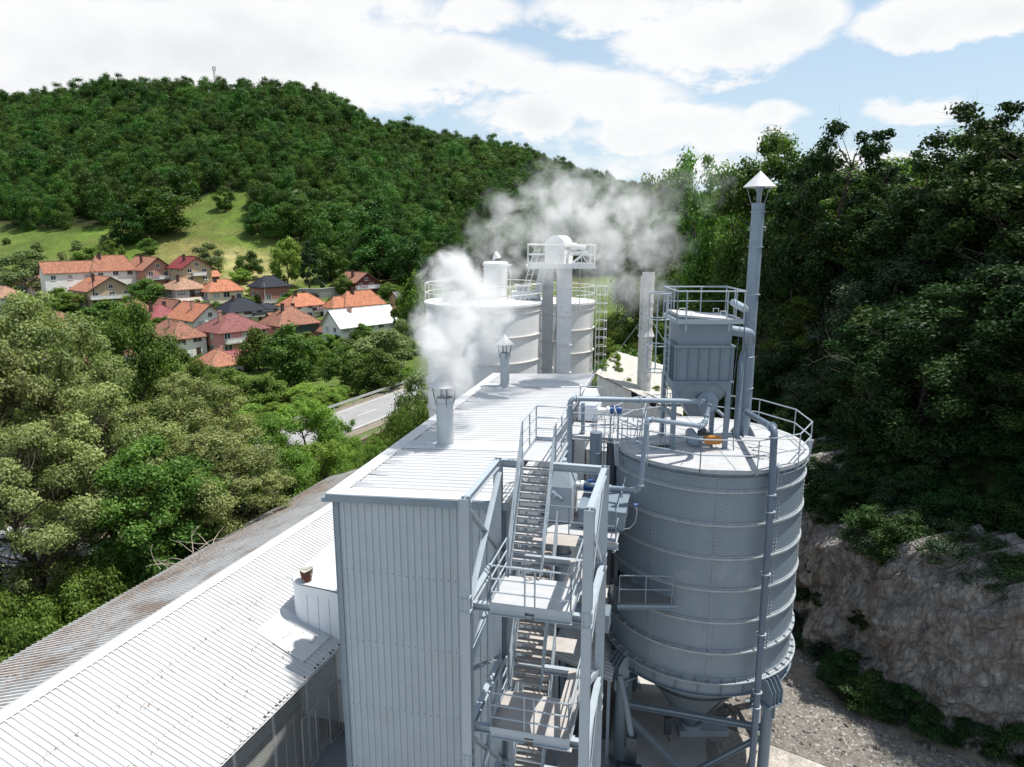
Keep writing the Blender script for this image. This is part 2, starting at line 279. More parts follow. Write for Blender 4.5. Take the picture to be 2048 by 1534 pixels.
class MB:
    def __init__(s, frame=IDM): s.v = []; s.f = []; s.mi = []; s.n = 0; s.frame = frame; s.cm = 0
    def add(s, verts, faces, m=None):
        o = s.n; s.v.extend([tuple(x) for x in verts]); s.n += len(verts)
        s.f.extend([tuple(i + o for i in f) for f in faces]); s.mi.extend([s.cm if m is None else m] * len(faces))
    def hexa(s, p, m=None):
        s.add(p, [(0, 3, 2, 1), (4, 5, 6, 7), (0, 1, 5, 4), (1, 2, 6, 5), (2, 3, 7, 6), (3, 0, 4, 7)], m)
    def box(s, a0, a1, b0, b1, z0, z1, m=None):
        s.hexa([(a0, b0, z0), (a1, b0, z0), (a1, b1, z0), (a0, b1, z0), (a0, b0, z1), (a1, b0, z1), (a1, b1, z1), (a0, b1, z1)], m)
    def axes(s, p, q, up=(0, 0, 1)):
        d = unit(np.subtract(q, p)); up = np.array(up, float)
        if abs(d @ up) > .98: up = np.array((1., 0, 0)) if abs(d[0]) < .9 else np.array((0, 1., 0))
        x = unit(np.cross(d, up)); y = np.cross(x, d); return d, x, y
    def beam(s, p, q, w, h, up=(0, 0, 1), m=None):
        d, x, y = s.axes(p, q, up); p = np.array(p, float); q = np.array(q, float)
        c = [(-1, -1), (1, -1), (1, 1), (-1, 1)]
        s.hexa([p + x * i * w / 2 + y * j * h / 2 for i, j in c] + [q + x * i * w / 2 + y * j * h / 2 for i, j in c], m)
    def ibeam(s, p, q, w, h, up=(0, 0, 1), t=.018):
        d, x, y = s.axes(p, q, up); p = np.array(p, float); q = np.array(q, float)
        o = y * (h / 2 - t / 2)
        s.beam(p + o, q + o, w, t, up); s.beam(p - o, q - o, w, t, up); s.beam(p, q, t, h - 2 * t, up)
    def angle(s, p, q, w, up=(0, 0, 1), t=.012):
        d, x, y = s.axes(p, q, up); p = np.array(p, float); q = np.array(q, float)
        s.beam(p, q, w, t, up); o = -y * w / 2 + x * (w / 2 - t / 2); s.beam(p + o, q + o, t, w, up)
    def tube(s, pts, r, n=8, caps=True, m=None):
        pts = [np.array(p, float) for p in pts]; k = len(pts)
        rs = r if hasattr(r, '__len__') else [r] * k
        d0 = unit(pts[1] - pts[0]); ref = np.array((0, 0, 1.)) if abs(d0[2]) < .9 else np.array((1., 0, 0))
        x = unit(np.cross(d0, ref)); vs = []
        for i, p in enumerate(pts):
            di = unit(pts[min(i + 1, k - 1)] - pts[i]) if i < k - 1 else unit(pts[i] - pts[i - 1])
            dp = unit(pts[i] - pts[i - 1]) if i > 0 else di
            t = unit(di + dp); x = unit(x - t * (x @ t)); y = np.cross(t, x)
            c = max(.35, math.sqrt(max(0.02, (1 + float(di @ dp)) / 2)))
            for j in range(n):
                an = 2 * math.pi * j / n
                vs.append(p + (x * math.cos(an) + y * math.sin(an)) * rs[i] * (1 / c if 0 < i < k - 1 and c > .6 else 1))
        fs = [(i * n + j, i * n + (j + 1) % n, (i + 1) * n + (j + 1) % n, (i + 1) * n + j) for i in range(k - 1) for j in range(n)]
        if caps: fs += [tuple(range(n - 1, -1, -1)), tuple((k - 1) * n + j for j in range(n))]
        s.add(vs, fs, m)
    def lathe(s, c, prof, n=32, a0=0.0, a1=2 * math.pi, m=None, cap0=False, cap1=False):
        full = abs(a1 - a0 - 2 * math.pi) < 1e-6; k = n if full else n + 1; vs = []
        for r, z in prof:
            for j in range(k):
                an = a0 + (a1 - a0) * j / n; vs.append((c[0] + r * math.cos(an), c[1] + r * math.sin(an), c[2] + z))
        fs = []
        for i in range(len(prof) - 1):
            for j in range(n):
                j2 = (j + 1) % k
                fs.append((i * k + j, i * k + j2, (i + 1) * k + j2, (i + 1) * k + j))
        if cap0: fs.append(tuple(range(k - 1, -1, -1)))
        if cap1: fs.append(tuple((len(prof) - 1) * k + j for j in range(k)))
        s.add(vs, fs, m)
    def cyl(s, c, r, z0, z1, n=20, m=None): s.lathe((c[0], c[1], 0), [(r, z0), (r, z1)], n, m=m, cap0=True, cap1=True)
    def ring(s, c, r0, r1, z0, z1, n=48, a0=0.0, a1=2 * math.pi, m=None):
        s.lathe((c[0], c[1], 0), [(r0, z0), (r1, z0), (r1, z1), (r0, z1), (r0, z0)], n, a0, a1, m=m)
    def grid(s, pts, m=None):
        h = len(pts); w_ = len(pts[0]); s.add([p for r in pts for p in r], [(i * w_ + j, i * w_ + j + 1, (i + 1) * w_ + j + 1, (i + 1) * w_ + j) for i in range(h - 1) for j in range(w_ - 1)], m)
    def sheet(s, p0, ua, ub, na, length_a, length_b, nrm, pitch=.3, depth=.035, kind='trap', nb=1, wave=0.0, thick=0.0):
        """profiled sheet: profile runs along ua, ribs run along ub"""
        ua = np.array(ua, float); ub = np.array(ub, float); nrm = np.array(nrm, float); p0 = np.array(p0, float)
        xs = []; k = int(round(length_a / pitch)); pt = length_a / k
        for i in range(k):
            if kind == 'trap': xs += [(i * pt, 0), (i * pt + pt * .60, 0), (i * pt + pt * .68, depth), (i * pt + pt * .92, depth)]
            else: xs += [(i * pt + pt * q / 6, depth * (.5 - .5 * math.cos(q / 6 * 2 * math.pi))) for q in range(6)]
        xs.append((length_a, 0))
        rows = []
        for j in range(nb + 1):
            t = length_b * j / nb
            rows.append([p0 + ua * x + ub * t + nrm * (d + (wave * math.sin(t * 2.1 + x * .7) * math.sin(x * .9 + t) if wave else 0)) for x, d in xs])
        s.grid(rows)
    def build(s, name, mats, parent=None, smooth=True, ang=35, keep=False):
        me = bpy.data.meshes.new(name)
        fr = np.array(s.frame); v = np.array(s.v, float).reshape(-1, 3); v = v @ fr[:3, :3].T + fr[:3, 3]
        o = bpy.data.objects.new(name, me); COL.objects.link(o)
        if parent is not None:
            o.parent = parent; w = WM[parent.name]; WM[o.name] = w
        else:
            if keep: w = IDM
            else:
                lo, hi = v.min(0), v.max(0); w = Matrix.Translation(((lo[0] + hi[0]) / 2, (lo[1] + hi[1]) / 2, lo[2])) @ Matrix(s.frame.to_3x3().normalized().to_4x4())
            o.matrix_world = w; WM[o.name] = w
        iw = np.array(w.inverted()); v = v @ iw[:3, :3].T + iw[:3, 3]
        me.from_pydata(v.tolist(), [], s.f); me.update()
        for m_ in (mats if isinstance(mats, (list, tuple)) else [mats]): me.materials.append(M[m_] if isinstance(m_, str) else m_)
        if any(s.mi): me.polygons.foreach_set('material_index', s.mi)
        if smooth:
            me.polygons.foreach_set('use_smooth', [True] * len(me.polygons)); me.set_sharp_from_angle(angle=R(ang))
        return o

def tag(o, label=None, cat=None, group=None, kind=None):
    if label: o['label'] = label
    if cat: o['category'] = cat
    if group: o['group'] = group
    if kind: o['kind'] = kind
    return o
def thing(name, label, cat, loc, rz=0.0, group=None, frame=IDM):
    o = bpy.data.objects.new(name, None); COL.objects.link(o); o.empty_display_size = .5
    w = frame @ Matrix.Translation(loc) @ Matrix.Rotation(rz, 4, 'Z'); o.matrix_world = w; WM[o.name] = w
    return tag(o, label, cat, group)
def copy_tree(o, parent=None):
    c = o.copy(); COL.objects.link(c)
    if parent is not None: c.parent = parent
    for ch in list(o.children): copy_tree(ch, c)
    return c
def arc(c, r, a0, a1, n, z): return [(c[0] + r * math.cos(a0 + (a1 - a0) * i / n), c[1] + r * math.sin(a0 + (a1 - a0) * i / n), z) for i in range(n + 1)]
def rail(mb, pts, h=1.1, rails=(1.0, .5), r=.022, posts=True, toe=0.0, pr=None):
    """hand rail along floor points: a post at each point, horizontal rails between"""
    pts = [np.array(p, float) for p in pts]; up = np.array((0, 0, 1.))
    for f in rails: mb.tube([p + up * h * f for p in pts], r, 6)
    if posts:
        for p in pts: mb.tube([p, p + up * h], pr or r * 1.05, 6)
    if toe:
        for p, q in zip(pts, pts[1:]): mb.beam(p + up * toe / 2, q + up * toe / 2, .008, toe)
def elbow(pts, rad, n=4):
    """round the corners of a pipe run"""
    out = [np.array(pts[0], float)]
    for a, b, c in zip(pts, pts[1:], pts[2:]):
        a, b, c = map(lambda q: np.array(q, float), (a, b, c)); d1 = unit(a - b); d2 = unit(c - b)
        s0 = b + d1 * rad; s1 = b + d2 * rad
        for i in range(n + 1):
            t = i / n; out.append((1 - t) ** 2 * s0 + 2 * t * (1 - t) * b + t * t * s1)
    out.append(np.array(pts[-1], float)); return out
# ------------------------------------------------------------------ terrain
def hsh(i, j, sd):
    n = (i.astype(np.int64) * 374761393 + j.astype(np.int64) * 668265263 + sd * 974711) & 0xffffffff
    n = ((n ^ (n >> 13)) * 1274126177) & 0xffffffff
    return ((n ^ (n >> 16)) & 0xffff) / 65535.0
def vnoise(x, y, sd=0):
    i = np.floor(x); j = np.floor(y); fx = x - i; fy = y - j; fx = fx * fx * (3 - 2 * fx); fy = fy * fy * (3 - 2 * fy)
    a, b, c, d = hsh(i, j, sd), hsh(i + 1, j, sd), hsh(i, j + 1, sd), hsh(i + 1, j + 1, sd)
    return (a * (1 - fx) + b * fx) * (1 - fy) + (c * (1 - fx) + d * fx) * fy
def fbm(x, y, sd=0, o=4):
    s = 0; a = .5; t = 0
    for k in range(o): s = s + a * (vnoise(x * 2 ** k, y * 2 ** k, sd + k) * 2 - 1); t += a; a *= .5
    return s / t
CREST = [(-1400, 300), (-600, 215), (0, 190), (100, 183), (200, 168), (330, 164), (420, 168), (560, 160), (620, 170), (690, 207), (740, 240), (800, 257), (900, 268), (960, 278), (1050, 302), (1150, 332), (1250, 366), (1400, 392), (2100, 420), (3200, 420)]
_ct = []; _cz = []
for cx_, cy_ in CREST:
    d_ = px_dir(cx_, cy_); _ct.append(d_.x / d_.y); _cz.append(d_.z / d_.y)
FOOT = ([-60, 5, 15, 22, 25, 26.5, 28, 30, 34, 38, 45, 60, 90, 130, 200, 300, 450, 700, 1500], [44, 36, 32, 28, 24.8, 22.4, 20, 18.1, 16.9, 16.5, 16.2, 17, 20, 27, 45, 75, 130, 220, 500])
def xfoot(y): return np.interp(y, *FOOT)
YC = 520.0
ROAD_A = np.array((-35.0, 48.0)); ROAD_D = unit((15.7 + 5.8, 33.6 + 13.4)); ROAD_N = np.array((ROAD_D[1], -ROAD_D[0]))   # N points to the plant
def road_co(x, y):
    dx = x - ROAD_A[0]; dy = y - ROAD_A[1]; return dx * ROAD_D[0] + dy * ROAD_D[1], dx * ROAD_N[0] + dy * ROAD_N[1]
def hgt(x, y, detail=True):
    x = np.asarray(x, float); y = np.asarray(y, float)
    b = np.interp(y, [-200, 75, 100, 125, 150, 168, 185, 205, 225, 260], [0, 0, -1.2, -3.6, -4.6, -3.6, -1.0, 3.6, 7.5, 13.5])
    s_, n_ = road_co(x, y)
    # road bench and the slope down to the valley floor beyond it, same height all along the road
    off = -n_
    b2 = np.interp(off, [-60, 0, 8, 16, 40, 60], [0, 0, -.4, -2.4, -4.4, -4.6])
    wv = np.clip((y - 60) / 90, 0, 1)
    b = np.where(y < 150, np.minimum(b, 0) * wv + b2 * (1 - wv), b)
    t = x / np.maximum(y, 1.0)
    cz = np.interp(t, _ct, _cz)
    yc = YC + 60 * np.sin(t * 5.0)
    zc = CH + yc * cz - 10.5
    s = np.clip((y - 260) / (yc - 260), 0, 1)
    hill = 13.5 + (zc - 13.5) * (s ** 1.08)
    hill = hill - np.clip(y - yc, 0, 400) * .12
    z = np.where(y > 260, hill, b)
    if detail: z = z + np.where(y > 150, np.clip((y - 150) / 100, 0, 1) * fbm(x / 45, y / 45, 3, 3) * 2.0, 0)
    d = x - xfoot(y)
    rs = np.interp(d, [-1, 0, 1.6, 3.5, 6, 12.5, 19, 60, 300], [0, 0, 3.2, 6.2, 8.6, 16.0, 18.0, 19.5, 34])
    if detail: rs = rs + np.clip(d, 0, 6) / 6 * (fbm(x / 6, y / 6, 9, 3) * 1.3)
    far = np.clip((y - 130) / 160, 0, 1)
    z = np.where(d > -1, np.maximum(z * 1.0, rs * (1 - far) + (z + 4 * np.clip(d / 30, 0, 1)) * far) if True else z, z)
    # flat benches for road and yard stay smooth
    return z
def hz(x, y): return float(hgt(np.array([x]), np.array([y]))[0])
def hit(px, py, ymin=20.0):
    """where the view towards a place of the photograph meets the ground (for the site plan)"""
    d = px_dir(px, py); ys = np.arange(ymin, 900, .5); xs = ys * d.x / d.y; zs = CH + ys * d.z / d.y
    k = np.argmax(zs <= hgt(xs, ys)); return np.array((xs[k], ys[k], hz(xs[k], ys[k])))

def build_ground():
    xs = np.unique(np.concatenate([np.arange(-1200, -420, 40), np.arange(-420, -60, 6), np.arange(-60, 14, 2.0), np.arange(14, 46, .7), np.arange(46, 120, 4), np.arange(120, 420, 8), np.arange(420, 1500, 60)]))
    ys = np.unique(np.concatenate([np.arange(-120, 0, 12), np.arange(0, 70, 1.2), np.arange(70, 260, 2.6), np.arange(260, 620, 5), np.arange(620, 2600, 70)]))
    X, Y = np.meshgrid(xs, ys); Z = hgt(X, Y)
    nx, ny = len(xs), len(ys)
    v = np.stack([X.ravel(), Y.ravel(), Z.ravel()], 1)
    idx = np.arange(nx * ny).reshape(ny, nx)
    q = np.stack([idx[:-1, :-1], idx[:-1, 1:], idx[1:, 1:], idx[1:, :-1]], -1).reshape(-1, 4)
    me = bpy.data.meshes.new('ground'); me.from_pydata(v.tolist(), [], q.tolist()); me.update()
    me.polygons.foreach_set('use_smooth', [True] * len(me.polygons))
    # what covers the ground where: gravel yard, grass, mown hay, forest floor, bare earth
    x, y = v[:, 0], v[:, 1]
    c = np.zeros((len(v), 4)); c[:, 3] = 1
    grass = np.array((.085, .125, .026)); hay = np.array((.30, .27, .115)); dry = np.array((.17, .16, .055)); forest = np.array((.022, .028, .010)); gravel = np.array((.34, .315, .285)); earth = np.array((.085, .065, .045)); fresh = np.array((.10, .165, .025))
    col = np.tile(grass, (len(v), 1))
    nz = fbm(x / 14, y / 14, 21, 4); nz2 = fbm(x / 40, y / 40, 33, 3)
    def blend(mask, cc):
        m_ = np.clip(mask, 0, 1)[:, None]; col[:] = col * (1 - m_) + cc * m_
    blend((y > 215) * np.clip(nz2 * 2 + .5, 0, .7), dry)
    blend((y > 200) * np.clip(nz * 2.2 - .1, 0, .8), fresh)
    def patch(pxs, cc, k=1.0):
        pts = np.array([hit(*p)[:2] for p in pxs]); cen = pts.mean(0)
        m_ = np.ones(len(v)) * 9
        for a_, b_ in zip(pts, np.roll(pts, -1, 0)):
            e_ = b_ - a_; nn = np.array((-e_[1], e_[0])) / (np.hypot(*e_) + 1e-9)
            if (cen - a_) @ nn < 0: nn = -nn
            m_ = np.minimum(m_, (v[:, :2] - a_) @ nn)
        blend(np.clip(m_ / 4 + nz * .8, 0, 1) * k, cc)
    PATCHES.extend([([(430, 492), (520, 498), (600, 560), (560, 590), (470, 590), (440, 540)], hay), ([(300, 480), (410, 470), (440, 520), (330, 560)], dry), ([(440, 465), (540, 478), (560, 505), (500, 505), (380, 478)], fresh), ([(370, 470), (430, 485), (420, 520), (375, 500)], np.array((.20, .135, .07)))])
    for a_, cc in PATCHES: patch(a_, cc)
    s_, n_ = road_co(x, y)
    blend(((n_ > 5.5) & (y < 62)) * 1.0, gravel)
    blend(((n_ > 5.5) & (y >= 62) & (y < 140)) * np.clip(nz + .6, 0, .8), gravel * .8)
    d = x - xfoot(y)
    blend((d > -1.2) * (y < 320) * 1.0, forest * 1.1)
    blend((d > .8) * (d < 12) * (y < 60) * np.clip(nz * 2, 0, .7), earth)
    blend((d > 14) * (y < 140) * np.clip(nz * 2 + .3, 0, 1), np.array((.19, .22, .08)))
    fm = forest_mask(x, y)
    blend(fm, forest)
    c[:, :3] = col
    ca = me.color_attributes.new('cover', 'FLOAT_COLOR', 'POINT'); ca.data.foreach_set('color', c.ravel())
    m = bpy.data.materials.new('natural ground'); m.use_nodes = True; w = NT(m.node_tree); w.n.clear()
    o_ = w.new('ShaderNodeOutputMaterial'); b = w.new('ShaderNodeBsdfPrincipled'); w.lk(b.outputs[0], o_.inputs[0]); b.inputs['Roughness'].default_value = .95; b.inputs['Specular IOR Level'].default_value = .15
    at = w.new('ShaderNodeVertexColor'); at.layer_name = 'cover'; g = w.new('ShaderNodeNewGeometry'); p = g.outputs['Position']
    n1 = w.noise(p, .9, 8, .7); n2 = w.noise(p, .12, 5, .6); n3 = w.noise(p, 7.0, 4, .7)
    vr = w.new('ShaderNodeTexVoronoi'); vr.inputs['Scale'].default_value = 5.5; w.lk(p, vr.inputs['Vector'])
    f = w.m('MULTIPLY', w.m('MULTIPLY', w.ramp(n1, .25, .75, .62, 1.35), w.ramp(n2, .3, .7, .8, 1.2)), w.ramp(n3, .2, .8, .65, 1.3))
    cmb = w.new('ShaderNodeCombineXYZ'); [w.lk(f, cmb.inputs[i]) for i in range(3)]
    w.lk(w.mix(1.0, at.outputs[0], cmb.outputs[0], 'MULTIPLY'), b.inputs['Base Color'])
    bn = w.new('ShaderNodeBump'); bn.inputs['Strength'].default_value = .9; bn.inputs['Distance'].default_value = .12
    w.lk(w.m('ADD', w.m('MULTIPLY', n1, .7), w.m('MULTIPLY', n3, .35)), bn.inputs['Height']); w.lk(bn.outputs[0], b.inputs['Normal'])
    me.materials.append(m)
    o = bpy.data.objects.new('ground', me); COL.objects.link(o); tag(o, 'valley floor, meadows and hillsides around the plant', None, None, 'structure'); return o
PATCHES = []
def forest_mask(x, y):
    """1 where the wooded hill stands"""
    t = x / np.maximum(y, 1.0)
    # lower edge of the wood: photograph columns and rows
    pts = [(-900, 430), (0, 458), (60, 460), (150, 466), (235, 458), (290, 450), (375, 440), (470, 446), (545, 464), (610, 484), (640, 540), (700, 560), (790, 560), (860, 580), (1000, 580), (1200, 560), (1500, 520)]
    e = [];
    for p in pts:
        h_ = hit(*p, ymin=150.); e.append((h_[0] / h_[1], h_[1]))
    e = np.array(e); yl = np.interp(t, e[:, 0], e[:, 1])
    m_ = np.clip((y - yl) / 5 + fbm(x / 18, y / 18, 77, 3) * 1.5, 0, 1)
    # clearing high on the hill
    c1 = hit(430, 425, ymin=150.)
    cl = ((x - c1[0]) / 17) ** 2 + ((y - c1[1]) / 24) ** 2
    m_ = np.where(cl < 1, 0, m_)
    c2 = hit(260, 440, ymin=150.)
    cl = ((x - c2[0]) / 7) ** 2 + ((y - c2[1]) / 14) ** 2
    m_ = np.where(cl < 1, 0, m_)
    d = x - xfoot(y)
    return np.where((d > -2) & (y < 230), 0, m_)
build_ground()

# yard slabs, road, track
def strip(name, mats, pts, w0, w1, z, label=None, kind='structure', thick=None):
    mb = MB(); rows = []
    pts = np.array(pts, float); n = len(pts)
    for i in range(n):
        d = unit(pts[min(i + 1, n - 1)] - pts[max(i - 1, 0)]); nn = np.array((d[1], -d[0]))
        rows.append([(*(pts[i] + nn * w), z[i] if hasattr(z, '__len__') else z) for w in (w0, w1)])
    mb.grid(rows); o = mb.build(name, mats, keep=True, smooth=False); tag(o, label, None, None, kind); return o
mb = MB(PL); mb.box(-9.9, 6.6, -30, 34, -.3, .012); tag(mb.build('yard', 'concrete', keep=True), 'dusty pale concrete yard of the plant', kind='structure')
mb = MB(PL); mb.box(-9.55, -5.6, -30, 30, .012, .016); tag(mb.build('court', 'court', keep=True), 'grey concrete court between shed and tower', kind='structure')
rs_ = np.arange(-110, 190, 6.0)
rp = [ROAD_A + ROAD_D * s for s in rs_]
# beyond the plant the road bends to the right, round the foot of the hill
def bend(s, n): 
    k = max(0, s - 70); p = ROAD_A + ROAD_D * s + ROAD_N * n; return p + np.array((k * k * .0012, 0))
rp = [bend(s, 0) for s in rs_]
rz_ = [hz(*p) for p in rp]; rz_ = [max(z + .10, .02) if s < 60 else z + .16 for z, s in zip(rz_, rs_)]
strip('road', 'asphalt', rp, -3.5, 3.5, rz_)
strip('shoulder', 'ballast', rp, -5.0, 5.0, [z - .05 for z in rz_])
for a_, b_ in ((-3.2, -3.05), (3.05, 3.2)): strip('road_line', 'road_paint', rp, a_, b_, [z + .006 for z in rz_])
dashes = MB()
for s in np.arange(-60, 170, 9.0):
    p, q = bend(s, 0), bend(s + 4.0, 0); zz = np.interp([s, s + 4], rs_, rz_); d = unit(q - p); nn = np.array((d[1], -d[0])) * .07
    dashes.add([(*(p - nn), zz[0] + .006), (*(p + nn), zz[0] + .006), (*(q + nn), zz[1] + .006), (*(q - nn), zz[1] + .006)], [(0, 1, 2, 3)])
tag(dashes.build('road_line', 'road_paint', keep=True), kind='structure')
strip('track_bed', 'ballast', [bend(s, 8.3) for s in rs_], -1.7, 1.7, [z + .10 for z in rz_])
root = thing('railway_track', 'rusty single railway track beside the asphalt road', 'railway track', (*bend(30, 8.3), .2))
mb = MB()
for s in np.arange(-20, 150, .65):
    z = np.interp(s, rs_, rz_) + .2
    mb.beam((*bend(s, 7.1), z), (*bend(s, 9.5), z), .22, .12)
mb.build('sleeper_bed', 'sleeper', root, smooth=False)
for n in (7.55, 9.05):
    mb = MB(); pts = [(*bend(s, n), np.interp(s, rs_, rz_) + .32) for s in np.arange(-20, 160, 4.)]
    for p, q in zip(pts, pts[1:]): mb.beam(p, q, .07, .14)
    mb.build('rail', 'rail_rust', root, smooth=False)
root = thing('guard_rail', 'galvanised crash barrier along the far edge of the asphalt road', 'guard rail', (*bend(50, -4.2), 0))
pts = [(*bend(s, -4.3), np.interp(s, rs_, rz_) + .62) for s in np.arange(-40, 130, 4.)]
mb = MB()
for p, q in zip(pts, pts[1:]):
    for dz in (.085, -.085): mb.beam(np.add(p, (0, 0, dz)), np.add(q, (0, 0, dz)), .05, .14)
    mb.beam(p, q, .03, .05)
mb.build('barrier_beam', 'rail_steel', root)
for p in pts:
    mb = MB(); mb.beam((p[0], p[1], p[2] - .75), (p[0], p[1], p[2] + .12), .09, .12); mb.build('post', 'rail_steel', root)
# ------------------------------------------------------------------ limestone face at the foot of the right hill
def build_cliff():
    ys_ = np.concatenate([np.linspace(44, 34, 60), np.linspace(33.9, 22, 130), np.linspace(21.9, 12, 40)])
    ts = np.linspace(-.05, 1.12, 110); rng = np.random.default_rng(4)
    Yg, Tg = np.meshgrid(ys_, ts, indexing='ij')
    top = 7.3 + .7 * np.sin(Yg * .45 + 1) + fbm(Yg / 1.6, Yg * 0, 5, 4) * 1.3
    base = np.stack([xfoot(Yg), Yg], -1); dn = np.stack([np.ones_like(Yg) * -.80, np.ones_like(Yg) * -.60], -1)
    zz = Tg * top
    rid = 1 - np.abs(fbm(Yg / 3.1 + zz * .25, zz / 4.2, 8, 4)) * 2
    dis = fbm(Yg / 5, zz / 5, 11, 4) * .8 + rid * .4 + fbm(Yg / .8 + zz * .5, zz / 1.1, 31, 4) * .7 + np.floor(fbm(Yg / 1.3 + zz * .3, zz / 2.2, 35, 2) * 6) / 6 * 1.5 + fbm(Yg / .3, zz / .3, 32, 3) * .25
    ins = np.interp(Tg, [-.05, 0, .12, .5, .85, 1, 1.12], [-1.6, -1.25, -1.0, -.55, -.05, .5, 4.0])
    Xc = base[..., 0] + ins - dis * .50 ; Yc_ = Yg - dis * .30 - .5
    mb = MB(); pts = np.stack([Xc, Yc_, zz - .1], -1); mb.grid(pts.tolist())
    o = mb.build('rock_face', 'rock', keep=True, ang=60); tag(o, 'pale brown limestone cutting below the wooded hillside', kind='structure')
build_cliff()
# muddy rut with yellowish silt along the foot of the cliff
strip('rut', [mat('yellow silt', (.25, .225, .165), (.18, .16, .125), 1.6, .7, .3, 10, dirt=(.14, .125, .105, .9), dscale=1.3, dlo=.48, dhi=.6)], [(xfoot(y) - 2.7 + .25 * math.sin(y * .9), y) for y in np.arange(60, 20, -1.)], -.5, .5, [.05 + .006 * math.sin(y) for y in range(40)])
# gravel track in front of the silo foot
mb = MB(); rows = []
for y in np.arange(62, 12, -1.5): rows.append([(xfoot(y) - .6 + .25 * math.sin(y * 1.7), y, .03), (xfoot(y) - 5.5 + .3 * math.sin(y * 1.1 + 1), y, .036), (xfoot(y) - 10.5 + .3 * math.sin(y * 2.3), y, .024)])
mb.grid(rows); tag(mb.build('gravel_track', [mat('grey brown gravel', (.25, .23, .21), (.14, .125, .108), 2.6, .95, 1.0, 14, dirt=(.46, .45, .43, .9), dscale=6, dlo=.55, dhi=.62, dist=.1)], keep=True, smooth=False), 'stony gravel track between silo and cliff', kind='structure')
rng = np.random.default_rng(11)
def rock_mesh(sd, r):
    import bmesh
    bm = bmesh.new(); bmesh.ops.create_icosphere(bm, subdivisions=2, radius=r); g = np.random.default_rng(sd)
    ax = g.normal(size=(5, 3)); ax /= np.linalg.norm(ax, axis=1)[:, None]; hs = g.uniform(.45, .8, 5)
    for v in bm.verts:
        p = np.array(v.co)
        for a_, h_ in zip(ax, hs):
            k = p @ a_ - h_ * r
            if k > 0: p = p - a_ * k
        v.co = p * (1, .8, .65)
    me = bpy.data.meshes.new('boulder'); bm.to_mesh(me); bm.free(); me.materials.append(M['rock']); return me
rocks = [rock_mesh(i, 1.0) for i in range(5)]
for k in range(130):
    y = rng.uniform(22, 37); d = rng.uniform(-1.6, .2) if k % 3 else rng.uniform(-4.6, -3.2)
    o = bpy.data.objects.new('boulder', rocks[k % 5]); COL.objects.link(o); s = rng.uniform(.06, .2) * (1.5 if k % 9 == 0 else 1)
    o.location = (xfoot(y) + d, y, max(.02, hz(xfoot(y) + d, y)) + s * .1); o.scale = (s, s, s); o.rotation_euler = rng.uniform(0, 6, 3)
    tag(o, 'small pale limestone boulder fallen at the foot of the rock cutting', 'boulder', 'boulders at the foot of the rock cutting')
# ------------------------------------------------------------------ the plant (plant frame: a right, b away)
def Z(r): return r + CH
# ---- tower building
TA0, TA1, TB1 = -5.45, 0.0, 19.3
ZL, ZR = Z(-7.95), Z(-7.70)
def rz(a, b=0): return ZL + (ZR - ZL) * (a - TA0) / (TA1 - TA0)
t = thing('process_building', 'tall grey corrugated metal process building with a white flat roof', 'building', (-2.7, 9.5, 0), frame=PL)
mb = MB(PL)
# front wall: profiled sheet whose top edge follows the roof fall
def wall_sheet(mb, a0, a1, b, out, z0, ztop, pitch=.225, depth=.034):
    L_ = a1 - a0; k = int(round(L_ / pitch)); pt = L_ / k; xs = []
    for i in range(k): xs += [(i * pt, 0), (i * pt + pt * .55, 0), (i * pt + pt * .64, depth), (i * pt + pt * .91, depth)]
    xs.append((L_, 0)); mb.grid([[(a0 + x, b + out * d, z0) for x, d in xs], [(a0 + x, b + out * d, ztop(a0 + x)) for x, d in xs]])
wall_sheet(mb, TA0 + .1, TA1 - .1, 0, -1, 0, lambda a: rz(a) - .02)
wall_sheet(mb, TA0, TA1, TB1, 1, 0, lambda a: rz(a) - .02)
mb.sheet((TA0, 0, 0), (0, 1, 0), (0, 0, 1), (-1, 0, 0), TB1, ZL - .02, (-1, 0, 0), .31, .04)
mb.sheet((TA1, 0, 0), (0, 1, 0), (0, 0, 1), (1, 0, 0), TB1, ZR - .02, (1, 0, 0), .31, .04)
wall_mb = mb
mb = MB(PL)
for a, s in ((TA0, -1), (TA1, 1)):
    mb.box(a - .02 if s < 0 else a - .14, a + .14 if s < 0 else a + .02, -.055, .0, 0, rz(a) - .1); mb.box(a - .05 if s < 0 else a, a if s < 0 else a + .05, -.055, .12, 0, rz(a) - .1)
mb.build('corner_trim', 'panel_trim', t)
# rows of fixing screws, part of the sheeting
mb = wall_mb; mb.cm = 1
for z in (Z(-10.35), Z(-12.75), Z(-15.1), Z(-17.5)):
    a = TA0 + .3
    while a < TA1 - .2:
        zz = z + random.Random(a).uniform(-.015, .015); mb.box(a - .013, a + .013, -.05, -.038, zz - .013, zz + .013); a += .225
mb.build('wall', ['panel', 'machine_dark'], t)
mb = MB(PL)
k = 64; pt = (TB1 + .3) / k; xs = []
for i in range(k): xs += [(i * pt, 0), (i * pt + pt * .6, 0), (i * pt + pt * .68, .04), (i * pt + pt * .92, .04)]
xs.append((TB1 + .3, 0))
mb.grid([[(a, -.15 + x, rz(a) + .06 + d) for x, d in xs] for a in (TA0 - .12, TA1 + .12)])
mb.grid([[(a, -.15 + x, rz(a) + .02) for x, d in xs] for a in (TA1 + .12, TA0 - .12)])
mb.build('roof', 'roof_white', t)
